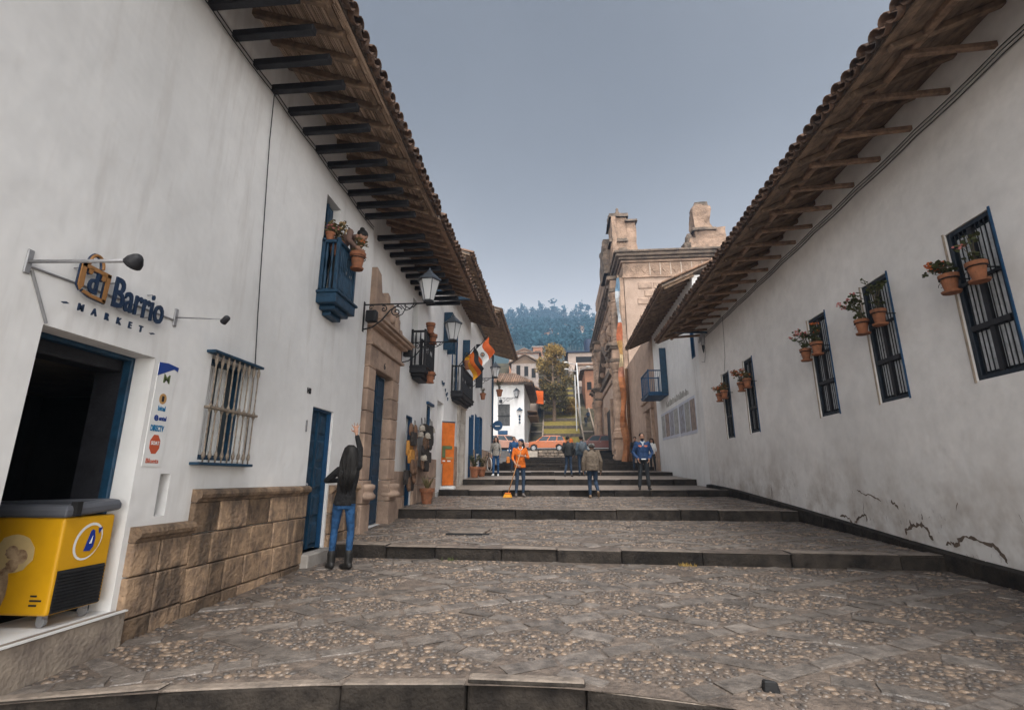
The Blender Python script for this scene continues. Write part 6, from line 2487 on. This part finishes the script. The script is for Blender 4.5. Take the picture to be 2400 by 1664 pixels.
# weeds in the joints below the second step
for (x, y, lb) in ((1.75, 7.40, 'small green weed at the foot of the second step, right of the middle'), (-1.55, 7.58, 'low dark weed tuft at the foot of the second step, left of the middle')):
    t = thing('weed', lb, 'weed', (x, y, gz(y, x)))
    m = MB()
    for k in range(26):
        a = rnd.uniform(0, 2 * PI)
        r_ = rnd.uniform(0, .13)
        p = Vector((x + r_ * math.cos(a), y - abs(r_ * math.sin(a)) * .5, gz(y, x)))
        d = Vector((rnd.uniform(-.5, .5), rnd.uniform(-.5, .2), 1)).normalized() * rnd.uniform(.03, .07)
        s_ = Vector((.008, 0, 0))
        m.add([p - s_, p + s_, p + d], [(0, 1, 2)])
    m.build('blades', M_lf2 if x > 0 else M_leaf, t, kind='stuff')
# ================================================================= people
M_skin = mat('skin', (.36, .20, .135), .6, var=.08, scale=20, bump=.1)
M_hair = mat('dark_hair', (.010, .008, .007), .65, var=.3, scale=30, bump=.4, bscale=90, stretch=(1, 1, .1))
M_shoe = mat('dark_shoe', (.02, .019, .018), .55, var=.2)
M_denim = mat('blue_denim', (.018, .075, .19), .85, col2=(.012, .045, .11), scale=9, bump=.75, bscale=17)
M_denimd = mat('dark_denim', (.02, .04, .075), .85, col2=(.012, .02, .035), scale=9, bump=.75, bscale=17)
M_knit = mat('black_knit', (.012, .0115, .0125), .9, var=.2, scale=20, bump=.75, bscale=17)
M_eye = mat('eye', (.02, .015, .012), .3, bump=0)
M_lip = mat('lip', (.30, .11, .085), .6, bump=0)
STD = 1.70


def seg_d(p, a, b):
    ab = b - a
    l2 = ab.length_squared
    t = 0 if l2 < 1e-12 else max(0, min(1, (p - a).dot(ab) / l2))
    return (p - (a + ab * t)).length, t


def person(label, loc, rz, J, mats, voxel=.011, hand='relaxed', torso=None, hem=None, hair=None, head=(0, 0), jacket=None, extra=None, name='person', scale=1.0, group=None, shoes=True, collar=None):
    """J: joint positions in metres, local frame, facing +Y, right = +X. mats: dict skin, top, legs, shoe, hair"""
    t = thing(name, label, 'person', loc, group, local=True, rz=rz)
    t.scale = (scale,) * 3
    J = {k: (Vector(v) if isinstance(v, tuple) else v) for k, v in J.items()}
    m = MB()
    prims = []          # (a, b, ra, rb, label)

    def cap(a, b, ra, rb, lab, n=10):
        a, b = Vector(a), Vector(b)
        pts = [a + (b - a) * (k / 4) for k in range(5)]
        m.tube(pts, [ra + (rb - ra) * k / 4 for k in range(5)], n)
        m.ell(a, (ra, ra, ra), n, 6)
        m.ell(b, (rb, rb, rb), n, 6)
        prims.append((a, b, ra, rb, lab))

    hip, chest, neck, hd = J['hip'], J['chest'], J['neck'], J['head']

    def loft(rings, lab):
        vs, fs = [], []
        n = 16
        for (c, rx, ry, ax) in rings:
            for k in range(n):
                a_ = 2 * PI * k / n
                cx = math.copysign(abs(math.cos(a_)) ** .85, math.cos(a_))
                sy = math.copysign(abs(math.sin(a_)) ** .85, math.sin(a_))
                vs.append(Vector(c) + ax * (rx * cx) + Vector((-ax.y, ax.x, 0)) * (ry * sy))
        for i in range(len(rings) - 1):
            for k in range(n):
                fs.append((i * n + k, i * n + (k + 1) % n, (i + 1) * n + (k + 1) % n, (i + 1) * n + k))
        fs += [tuple(range(n - 1, -1, -1)), tuple(range((len(rings) - 1) * n, len(rings) * n))]
        m.add(vs, fs)
        for i in range(len(rings) - 1):
            prims.append((Vector(rings[i][0]), Vector(rings[i + 1][0]), rings[i][1] * .85, rings[i + 1][1] * .85, lab))

    axh = (J['hipR'] - J['hipL']).normalized()
    axs = (J['shR'] - J['shL'])
    axs.z = 0
    axs.normalize()
    sw = (J['shR'] - J['shL']).length / 2
    T = torso or dict(hip=(.165, .115), waist=(.135, .10), chest=(.160, .115), sh=.10)
    wst = hip.lerp(chest, .45)
    loft([(hip - Vector((0, 0, .09)), T['hip'][0] * .85, T['hip'][1] * .9, axh), (hip, T['hip'][0], T['hip'][1], axh), (hip + (chest - hip) * .18, T['hip'][0] * .95, T['hip'][1], axh)], 'trunk')
    loft([(hip + (chest - hip) * .15, T['hip'][0] * .98, T['hip'][1] * 1.02, axh), (wst, T['waist'][0], T['waist'][1], axh), (chest, T['chest'][0], T['chest'][1], axs), (chest.lerp(neck, .45), max(T['chest'][0], sw * .92), T['sh'], axs), (chest.lerp(neck, .8), sw * .62, T['sh'] * .72, axs), (neck, .062, .062, axs)], 'trunk')
    if hem:
        loft([(hip - Vector((0, 0, hem[0])), hem[1], hem[2], axh), (hip + (chest - hip) * .3, T['waist'][0] * 1.06, T['waist'][1] * 1.08, axh)], 'trunk')
    cap(neck - Vector((0, 0, .02)), neck.lerp(hd, .55), .052, .050, 'skin')
    # head
    yaw, pit = head
    Mh = Matrix.Rotation(yaw, 3, 'Z') @ Matrix.Rotation(pit, 3, 'X')
    m.ell(hd + Mh @ Vector((0, -.012, .025)), (.074, .090, .088), 14, 10, Mh)
    m.ell(hd + Mh @ Vector((0, .018, -.035)), (.058, .066, .075), 12, 8, Mh)
    m.ell(hd + Mh @ Vector((0, .082, -.012)), (.013, .016, .022), 8, 6, Mh)
    m.ell(hd + Mh @ Vector((0, .06, -.092)), (.024, .02, .018), 8, 6, Mh)
    for s_ in (-1, 1):
        m.ell(hd + Mh @ Vector((s_ * .076, -.008, -.01)), (.010, .018, .028), 8, 6, Mh)
    prims.append((hd + Vector((0, 0, .03)), hd - Vector((0, 0, .05)), .09, .075, 'skin'))
    # limbs
    for s_, S in ((1, 'R'), (-1, 'L')):
        hj = J['hip' + S]
        kn, an = J['kn' + S], J['an' + S]
        lr = mats.get('leg_r', 1.0)
        cap(hj, kn, .088 * lr, .058 * lr, 'legs')
        calf = kn.lerp(an, .35) + Vector((0, -.012, 0))
        cap(kn, calf, .058 * lr, .056 * lr, 'legs')
        cap(calf, an + Vector((0, 0, .05)), .056 * lr, .042 * lr * mats.get('cuff', 1.0), 'legs')
        fd = J.get('foot' + S, Vector((0, 1, 0))).normalized()
        boot = mats.get('boot')
        if boot:
            cap(an + Vector((0, 0, boot)), an, .055, .05, 'shoe')
        heel = an - fd * .035 + Vector((0, 0, -.035))
        toe = an + fd * .15 + Vector((0, 0, -.052 + .0))
        if J.get('lift' + S):
            toe = an + fd * .16
            heel = an - fd * .04
        cap(an, heel, .042, .040, 'shoe')
        cap(heel, heel.lerp(toe, .6), .040, .042, 'shoe')
        cap(heel.lerp(toe, .6), toe, .042, .030, 'shoe')
        sh, el, wr = J['sh' + S], J['el' + S], J['wr' + S]
        ar = mats.get('arm_r', 1.0)
        cap(sh, el, .056 * ar, .043 * ar, 'top')
        sl = mats.get('sleeve', .95)
        mid = el.lerp(wr, sl)
        cap(el, mid, .043 * ar, .034 * ar, 'top')
        cap(mid.lerp(el, .1), wr, .029, .024, 'skin')
        # hand with palm, four fingers and thumb
        d = (wr - el).normalized()
        hn = J.get('hand' + S)
        if hn is None:
            d = (d + Vector((0, .25, 0))).normalized()
        else:
            d = Vector(hn).normalized()
        side = Vector(J.get('palm' + S, (0, 1, 0)))
        side = (side - d * side.dot(d)).normalized()
        nrm = d.cross(side).normalized()
        palm = wr + d * .05
        Mp = Matrix((side, nrm, d)).transposed()
        m.ell(palm, (.036, .017, .052), 10, 8, Mp)
        prims.append((wr, palm + d * .04, .03, .036, 'skin'))
        curl = J.get('curl' + S, .35)
        spread = J.get('spread' + S, .10)
        for q, (off, ln) in enumerate(((.028, .070), (.010, .080), (-.010, .075), (-.028, .058))):
            b0 = palm + d * .042 + side * off
            d1 = (d + side * spread * (1.5 - q) * .7 + nrm * -s_ * curl * .5).normalized()
            d2 = (d + side * spread * (1.5 - q) * .7 + nrm * -s_ * curl * 1.6).normalized()
            b1 = b0 + d1 * ln * .5
            b2 = b1 + d2 * ln * .5
            cap(b0, b1, .0095, .0088, 'skin', 7)
            cap(b1, b2, .0088, .0075, 'skin', 7)
        tb = palm - d * .01 + side * .03
        t1 = tb + (d * .5 + side * .8 - nrm * s_ * .2 * curl).normalized() * .038
        t2 = t1 + (d * .9 + side * .25 - nrm * s_ * curl).normalized() * .032
        cap(tb, t1, .0115, .010, 'skin', 7)
        cap(t1, t2, .010, .0085, 'skin', 7)
    if jacket:
        loft([(hip - Vector((0, 0, jacket['drop'])), jacket['r'][0], jacket['r'][1], axh), (hip + Vector((0, 0, .05)), jacket['r'][0] * .98, jacket['r'][1], axh), (wst, jacket['r'][0] * .95, jacket['r'][1] * .98, axh), (chest, T['chest'][0] * 1.08, T['chest'][1] * 1.1, axs), (chest.lerp(neck, .5), sw * .95, T['sh'] * 1.05, axs)], 'trunk')
    raw = bpy.data.meshes.new('raw')
    raw.from_pydata([tuple(p) for p in m.v], [], m.f)
    tmp = bpy.data.objects.new('raw', raw)
    COL.objects.link(tmp)
    rm = tmp.modifiers.new('r', 'REMESH')
    rm.mode = 'VOXEL'
    rm.voxel_size = voxel
    sm = tmp.modifiers.new('s', 'SMOOTH')
    sm.iterations = 3
    sm.factor = .5
    dg = bpy.context.evaluated_depsgraph_get()
    me = bpy.data.meshes.new_from_object(tmp.evaluated_get(dg))
    bpy.data.objects.remove(tmp)
    bpy.data.meshes.remove(raw)
    me.name = 'body'
    labs = ['skin', 'top', 'legs', 'shoe']
    me.materials.clear()
    for l_ in labs:
        me.materials.append(mats.get(l_, M_skin if l_ == 'skin' else M_shoe))
    hemz = hip.z - (hem[0] if hem else (jacket['drop'] if jacket else -.06)) - .012
    P = [(a, b, ra, rb, -1 if l_ == 'trunk' else labs.index(l_)) for a, b, ra, rb, l_ in prims]
    npoly = len(me.polygons)
    cen = np.empty(npoly * 3, dtype=np.float32)
    me.polygons.foreach_get('center', cen)
    cen = cen.reshape(-1, 3)
    best = np.full(npoly, 1e9)
    lab = np.ones(npoly, dtype=int)
    for (a, b, ra, rb, li) in P:
        a_, ab = np.array(a), np.array(b) - np.array(a)
        l2 = max(float(ab @ ab), 1e-12)
        tt_ = np.clip(((cen - a_) @ ab) / l2, 0, 1)
        d = np.linalg.norm(cen - a_ - tt_[:, None] * ab, axis=1) - (ra + (rb - ra) * tt_)
        k_ = d < best
        best[k_] = d[k_]
        lab[k_] = li
    cz = cen[:, 2]
    fix = (lab == -1) | ((lab == 2) & (cz > hemz + .02) & (cz > hip.z - .12))
    lab[fix] = np.where(cz[fix] > hemz, 1, 2)
    idx = [int(v) for v in lab]
    me.polygons.foreach_set('material_index', idx)
    me.polygons.foreach_set('use_smooth', [True] * len(idx))
    body = link('body', me, t)
    # face
    fm = MB()
    for s_ in (-1, 1):
        fm.ell(hd + Mh @ Vector((s_ * .030, .071, .008)), (.011, .006, .006), 8, 5, Mh)
        fm.bar(hd + Mh @ Vector((s_ * .016, .079, .026)), hd + Mh @ Vector((s_ * .044, .070, .026)), .008, .005)
    fm.build('eyes', M_eye, t)
    lm = MB()
    lm.ell(hd + Mh @ Vector((0, .079, -.055)), (.021, .007, .007), 8, 5, Mh)
    lm.build('mouth', M_lip, t)
    if hair:
        h = MB()
        hm_ = mats.get('hair', M_hair)
        h.ell(hd + Mh @ Vector((0, -.026, .042)), (.086, .092, .086), 14, 10, Mh)
        if hair == 'long':
            hr_ = random.Random(len(label))
            Mz = Matrix.Rotation(yaw, 3, 'Z')
            for k in range(95):
                a_ = hr_.uniform(-2.15, 2.15)           # around the back of the head
                dx, dy = math.sin(a_), -math.cos(a_)
                ln = hr_.uniform(.30, .47) * (1 - .12 * abs(a_))
                r0 = .088
                w_ = .075 + .02 * hr_.random()
                back = -.075 - .03 * hr_.random()
                pts = [Vector((dx * .03, -.03 + dy * .03, .125)), Vector((dx * r0 * .8, -.025 + dy * r0 * .85, .085)), Vector((dx * r0 * 1.06, -.02 + dy * r0 * 1.08, .01)), Vector((dx * (w_ + .02), -.03 + dy * w_ * .9 + back * .2, -.10)), Vector((dx * (w_ + .012) + hr_.uniform(-.015, .015), min(-.06, dy * w_ * .7) + back * .4, -.10 - ln * .45)), Vector((dx * w_ * .8 + hr_.uniform(-.025, .025), min(-.07, dy * w_ * .55) + back * .45, -.10 - ln))]
                h.tube([hd + Mz @ p for p in pts], [.012, .017, .018, .018, .015, .004], 5)
        if hair == 'tail':
            h.ell(hd + Mh @ Vector((0, -.105, .0)), (.03, .04, .045), 8, 6, Mh)
            h.tube([hd + Mh @ Vector((0, -.12, -.01)), hd + Mh @ Vector((-.01, -.14, -.10)), hd + Mh @ Vector((-.01, -.12, -.20))], [.03, .035, .012], 8)
        if hair == 'bun':
            h.ell(hd + Mh @ Vector((0, -.09, .10)), (.045, .045, .04), 10, 7, Mh)
        if hair != 'none':
            h.build('hair', hm_, t, smooth=True, fixn=True)
    if hair == 'none':
        pass
    if extra:
        extra(t, J, hd, Mh)
    return t


def stand(sw=.17, h=1.70, **k):
    f = h / 1.70
    J = dict(hip=(0, 0, .93), chest=(0, 0, 1.26), neck=(0, -.005, 1.45), head=(0, .015, 1.585), hipR=(.085, 0, .90), hipL=(-.085, 0, .90), knR=(.10, .015, .49), knL=(-.10, .015, .49), anR=(.11, -.01, .085), anL=(-.11, -.01, .085), shR=(sw, 0, 1.385), shL=(-sw, 0, 1.385), elR=(sw + .06, -.02, 1.11), elL=(-sw - .06, -.02, 1.11), wrR=(sw + .05, .06, .88), wrL=(-sw - .05, .06, .88), footR=(.15, 1, 0), footL=(-.15, 1, 0))
    J.update(k)
    return J


# woman with raised arm: back to the camera, weight on the left leg
person('woman in black knit top and blue jeans raising one arm, back turned', (-2.90, 6.88, gz(6.88, -2.9)), R(6), stand(sw=.155, hip=(0, 0, .86), chest=(.025, 0, 1.19), neck=(.04, -.005, 1.37), head=(.035, .01, 1.50), hipR=(.075, 0, .84), hipL=(-.08, 0, .84), knR=(.105, .03, .48), knL=(-.115, .02, .48), anR=(.115, -.02, .085), anL=(-.12, 0, .085), shR=(.155, 0, 1.34), shL=(-.11, 0, 1.285), elR=(.145, .05, 1.59), wrR=(.07, .08, 1.795), elL=(-.275, .02, 1.15), wrL=(-.17, .23, 1.15), handR=(-.15, .1, .9), palmR=(-1, 0, 0), spreadR=.5, curlR=.15, footR=(-.75, .6, 0), footL=(-.6, .8, 0)), dict(top=M_knit, legs=M_denim, shoe=M_shoe, boot=.12, sleeve=.8, leg_r=.86, arm_r=1.0), voxel=.009, hair='long', torso=dict(hip=(.145, .108), waist=(.128, .095), chest=(.146, .098), sh=.085), hem=(.03, .152, .115), head=(0, .25))

# sweeping woman
BRX = Vector((-.42, .30, .02))


def broom(t, J, hd, Mh):
    pass


SWP = (-1.05, 14.95, gz(14.95))
M_osw = mat('orange_jersey', (.60, .135, .012), .85, var=.12, scale=12, bump=.75, bscale=17)
M_jean2 = mat('worn_denim', (.035, .06, .10), .85, col2=(.015, .028, .055), scale=7, bump=.75, bscale=17)


def necklace(t, J, hd, Mh):
    m = MB()
    nk = Vector(J['neck'])
    m.tube([nk + Vector((.07 * math.cos(k * PI / 10), .075 + .03 * math.sin(k * PI / 10), .02 - .10 * math.sin(k * PI / 10))) for k in range(11)], .008, 5)
    m.build('collar_trim', M_white, t)
    m = MB()
    m.ell(hd + Mh @ Vector((0, -.02, .075)), (.084, .092, .055), 12, 8, Mh)
    m.build('head_scarf', mat('navy_scarf', (.012, .03, .085), .8, var=.15), t, smooth=True)


person('woman in orange jersey and worn jeans sweeping the terrace with a yellow broom', SWP, R(195), stand(h=1.66, knR=(.09, .02, .48), anR=(.12, .0, .085), knL=(-.11, .0, .48), anL=(-.10, -.02, .085), elR=(.24, .06, 1.12), wrR=(.17, .25, .93), elL=(-.25, .04, 1.14), wrL=(-.03, .22, 1.19), handR=(-.5, .3, -.3), palmR=(0, 0, 1), handL=(.8, .2, 0), palmL=(0, 0, 1), curlR=1.2, curlL=1.2, head=(-.02, .02, 1.575)), dict(top=M_osw, legs=M_jean2, shoe=mat('grey_shoe', (.14, .12, .11), .6), sleeve=.35, leg_r=.95), voxel=.011, hair='tail', torso=dict(hip=(.17, .13), waist=(.145, .115), chest=(.155, .125), sh=.095), hem=(.08, .178, .14), head=(-.9, -.05), extra=necklace, scale=.98)
BRm = thing('broom', 'yellow broom with wooden handle held by the sweeping woman', 'broom', (-1.36, 14.5, gz(14.5)))
m = MB()
zb_ = gz(14.5)
m.tube([(-1.36, 14.5, zb_ + .12), (-1.00, 14.70, zb_ + 1.32)], .014, 8)
m.build('handle', mat('broom_wood', (.45, .23, .10), .6, var=.1), BRm, smooth=True)
m = MB()
m.hexa([(-1.50, 14.43, zb_ + .02), (-1.24, 14.43, zb_ + .02), (-1.24, 14.53, zb_ + .02), (-1.50, 14.53, zb_ + .02), (-1.46, 14.45, zb_ + .11), (-1.27, 14.45, zb_ + .11), (-1.27, 14.53, zb_ + .11), (-1.46, 14.53, zb_ + .11)])
m.build('bristles', mat('yellow_bristle', (.68, .30, .02), .8, var=.2, scale=60, bump=.6, bscale=120), BRm)
m = MB()
m.box(-1.45, -1.28, 14.45, 14.53, zb_ + .111, zb_ + .15)
m.build('head', M_orange, BRm, bev=.01)

# girl with long hair coming down the steps
M_pat = mat('patterned_top', (.30, .28, .25), .9, col2=(.12, .11, .10), scale=18, bump=.2)


def bags(t, J, hd, Mh):
    m = MB()
    m.box(.20, .36, -.05, .08, .42, .72)
    m.build('shopping_bag', mat('orange_bag', (.62, .20, .03), .6), t, bev=.02)


person('girl with long dark hair, patterned top and jeans coming down the steps', (-2.60, 22.0, gz(22.0)), R(175), stand(knR=(.09, .05, .49), anR=(.09, .10, .10), anL=(-.09, -.08, .085), shR=(.155, 0, 1.385), shL=(-.155, 0, 1.385), elL=(-.23, .02, 1.12), wrL=(-.20, .08, .90), wrR=(.19, .05, .90)), dict(top=M_pat, legs=M_denim, shoe=M_white, sleeve=.75, leg_r=1.0), voxel=.013, hair='long', torso=dict(hip=(.16, .12), waist=(.13, .105), chest=(.145, .11), sh=.09), hem=(.04, .17, .13))
person('person in blue denim carrying an orange shopping bag behind the long-haired girl', (-2.0, 24.3, gz(24.3)), R(185), stand(), dict(top=M_denim, legs=M_denimd, shoe=M_shoe), voxel=.016, hair='short', extra=bags, scale=.98)

# man in dark jacket walking away
M_jk = mat('black_jacket', (.018, .02, .021), .7, var=.2, scale=9, bump=.75, bscale=17)
person('man in black jacket and jeans walking up the steps, face turned right', (.55, 21.9, gz(21.9)), R(-12), stand(knR=(.09, .03, .49), anR=(.12, .02, .085), knL=(-.09, .02, .50), anL=(-.13, -.18, .10), elR=(.26, -.02, 1.13), wrR=(.20, .10, .93), elL=(-.24, -.04, 1.13), wrL=(-.16, .12, .94)), dict(top=M_jk, legs=M_denimd, shoe=M_shoe, sleeve=1.0, arm_r=1.15), voxel=.013, hair='short', jacket=dict(drop=.06, r=(.18, .135)), head=(-.7, 0), torso=dict(hip=(.165, .12), waist=(.16, .12), chest=(.175, .125), sh=.105))

# old man with cap, seen from behind
M_coat = mat('brown_coat', (.135, .105, .078), .9, var=.15, scale=12, bump=.75, bscale=17)


def cap_hat(t, J, hd, Mh):
    m = MB()
    m.lathe([(.098, .02), (.108, .035), (.10, .08), (.07, .115), (.01, .125)], hd + Vector((0, -.01, 0)), 16)
    m.lathe([(.09, .012), (.135, .015), (.137, .022), (.09, .026)], hd + Vector((0, .01, 0)), 16)
    m.build('flat_hat', mat('grey_hat', (.15, .145, .135), .9, var=.15), t, smooth=True)


person('old man in brown coat and grey hat walking away up the steps', (1.03, 14.55, gz(14.55)), R(-3), stand(hip=(0, 0, .92), chest=(0, .03, 1.25), neck=(0, .06, 1.42), head=(0, .11, 1.53), knR=(.09, .06, .49), anR=(.15, -.16, .16), knL=(-.09, .04, .49), anL=(-.09, 0, .085), footR=(.1, .75, -.65), liftR=True, elR=(.27, -.02, 1.08), wrR=(.26, .06, .82), elL=(-.27, -.02, 1.08), wrL=(-.27, .02, .82), shR=(.18, .03, 1.375), shL=(-.18, .03, 1.375)), dict(top=M_coat, legs=M_denimd, shoe=mat('tan_shoe', (.22, .15, .09), .7), sleeve=1.0, arm_r=1.35, leg_r=1.1), voxel=.012, hair='short', jacket=dict(drop=.10, r=(.215, .155)), torso=dict(hip=(.17, .125), waist=(.18, .135), chest=(.19, .14), sh=.115), extra=cap_hat, scale=.92, head=(0, .1))

# man in blue jacket, hands in pockets
M_bj = mat('blue_jacket', (.014, .045, .125), .7, var=.12, scale=10, bump=.75, bscale=17)


def jacket_bits(t, J, hd, Mh):
    ch = Vector(J['chest'])
    m = MB()
    for s_ in (-1, 1):
        m.add([ch + Vector((s_ * .012, .128, .10)), ch + Vector((s_ * .07, .115, .175)), ch + Vector((s_ * .06, .09, .20)), ch + Vector((s_ * .02, .10, .17))], [(0, 1, 2, 3)])
    m.add([ch + Vector((-.035, .122, .165)), ch + Vector((.035, .122, .165)), ch + Vector((0, .137, -.02))], [(0, 1, 2)])
    m.build('shirt_front', mat('pale_blue_shirt', (.45, .50, .56), .8, var=.1), t, fixn=True)
    for s_ in (-1, 1):
        m = MB()
        m.prism([(-.05, .015), (.05, .02), (.045, -.015), (0, -.035), (-.045, -.02)], lambda u, v, w_: (s_ * .085 + u, ch.y + .133 + w_, ch.z + .045 + v), -.02, .006)
        m.build('pocket_flap', mat('coral_patch', (.55, .17, .10), .8), t, fixn=True)
    m = MB()
    m.ell(hd + Mh @ Vector((0, .052, -.078)), (.05, .035, .03), 10, 6, Mh)
    m.build('beard', M_hair, t, smooth=True)
    m = MB()
    m.box(-.07, .07, .10, .145, Vector(J['hip']).z - .035, Vector(J['hip']).z - .005)
    m.build('shirt_hem', M_white, t)


person('man in blue jacket with coral pocket flaps standing on the step, hands in pockets', (2.62, 15.5, gz(15.5)), R(178), stand(h=1.66, knR=(.11, .01, .49), anR=(.15, 0, .085), knL=(-.10, .01, .49), anL=(-.13, 0, .085), elR=(.29, -.03, 1.11), wrR=(.18, .10, .93), elL=(-.29, -.03, 1.11), wrL=(-.18, .10, .93), handR=(-.3, .2, -.8), handL=(.3, .2, -.8)), dict(top=M_bj, legs=mat('charcoal_jeans', (.028, .032, .037), .85, var=.2), shoe=M_shoe, sleeve=.95, arm_r=1.2, leg_r=1.08, cuff=1.2), voxel=.010, hair='short', jacket=dict(drop=.03, r=(.19, .14)), torso=dict(hip=(.165, .12), waist=(.17, .13), chest=(.185, .135), sh=.11), extra=jacket_bits, head=(0, .06), scale=.985)

# person with backpack beyond the old man
def backpack(t, J, hd, Mh):
    m = MB()
    m.ell((0, -.20, 1.22), (.16, .10, .24), 12, 8)
    m.build('backpack', mat('grey_pack', (.10, .12, .14), .8, var=.25, scale=12), t, smooth=True)
    m = MB()
    m.lathe([(.095, .03), (.10, .06), (.07, .11), (.01, .12)], hd, 14)
    m.build('cap', M_jk, t, smooth=True)


person('person in grey-blue clothes with a backpack and dark cap walking up', (1.15, 22.6, gz(22.6)), R(10), stand(), dict(top=mat('slate_cloth', (.07, .10, .13), .85, var=.2), legs=M_denimd, shoe=M_shoe, arm_r=1.2), voxel=.014, hair='short', jacket=dict(drop=.02, r=(.18, .135)), extra=backpack, scale=1.02)
person('woman with dark hair and white blouse by the stone gateway', (4.72, 25.2, gz(25.2)), R(150), stand(sw=.15), dict(top=M_white, legs=M_jk, shoe=M_shoe, sleeve=.4), voxel=.016, hair='long', hem=(.05, .16, .12), scale=.92)
person('person in dark clothes half hidden behind the man in the blue jacket', (4.05, 26.1, gz(26.1)), R(170), stand(), dict(top=M_jk, legs=M_denimd, shoe=M_shoe), voxel=.018, hair='short')

# woman leaning over the balcony rail
person('woman with hair bun leaning over the blue balcony rail', (-3.42, 7.06, 4.22), R(-75), stand(sw=.15, hip=(0, -.02, .80), chest=(0, .10, 1.02), neck=(0, .25, 1.10), head=(0, .36, 1.09), shR=(.15, .20, 1.09), shL=(-.15, .20, 1.09), elR=(.24, .20, .92), wrR=(.18, .30, .84), elL=(-.24, .20, .92), wrL=(-.18, .30, .84), hipR=(.08, -.03, .78), hipL=(-.08, -.03, .78), knR=(.09, 0, .43), knL=(-.09, 0, .43)), dict(top=mat('brown_blouse', (.16, .10, .08), .9, var=.2), legs=M_jk, shoe=M_shoe), voxel=.011, hair='bun', torso=dict(hip=(.15, .11), waist=(.13, .1), chest=(.14, .105), sh=.09), head=(0, -.75))

# far figures on the upper stairs and by the cars
for (lb, x, y, z, rz, tp, lg) in (('tiny figure in blue on the stair beside the corner house, left of two', -3.0, 75.0, None, 0, M_denim, M_jk), ('tiny figure in black on the stair beside the corner house, right of two', -2.25, 74.6, None, 0, M_jk, M_jk), ('tiny figure in dark coat on the stair near the church', 4.35, 70.5, None, 180, M_jk, M_denimd), ('tiny figure in navy on the stair near the church, behind the other', 4.8, 72.0, None, 180, M_denimd, M_jk), ('tiny figure in pink behind the orange car bonnet', -1.75, 56.5, 4.3, 180, mat('pink_cloth', (.5, .26, .2), .9), M_jk), ('tiny figure in orange behind the orange car tail', 1.7, 55.5, 4.3, 180, M_orange, M_jk)):
    if z is None:
        z = 4.6
        yy = 62.5
        for k in range(60):
            d = 1.1 if k % 9 == 8 else .30
            if yy + d > y:
                z = 4.7 + .17 * k + .17
                break
            yy += d
    person(lb, (x, y, z), R(rz), stand(), dict(top=tp, legs=lg, shoe=M_shoe), voxel=.03, hair='short', group='distant people')

# ================================================================= air between here and the hill
hz = MB()
hz.box(-440, 440, -12, 560, -2.5, 215)
HZ = hz.build('haze', None or mat('unused_haze_surface', (.5, .5, .5)), kind='stuff')
hm2 = bpy.data.materials.new('haze_air')
hm2.use_nodes = True
tt = hm2.node_tree
tt.nodes.clear()
out = tt.nodes.new('ShaderNodeOutputMaterial')
pv = tt.nodes.new('ShaderNodeVolumePrincipled')
pv.inputs['Color'].default_value = (.42, .60, .88, 1)
pv.inputs['Density'].default_value = .0010
pv.inputs['Anisotropy'].default_value = .2
tt.links.new(pv.outputs[0], out.inputs['Volume'])
HZ.data.materials.clear()
HZ.data.materials.append(hm2)
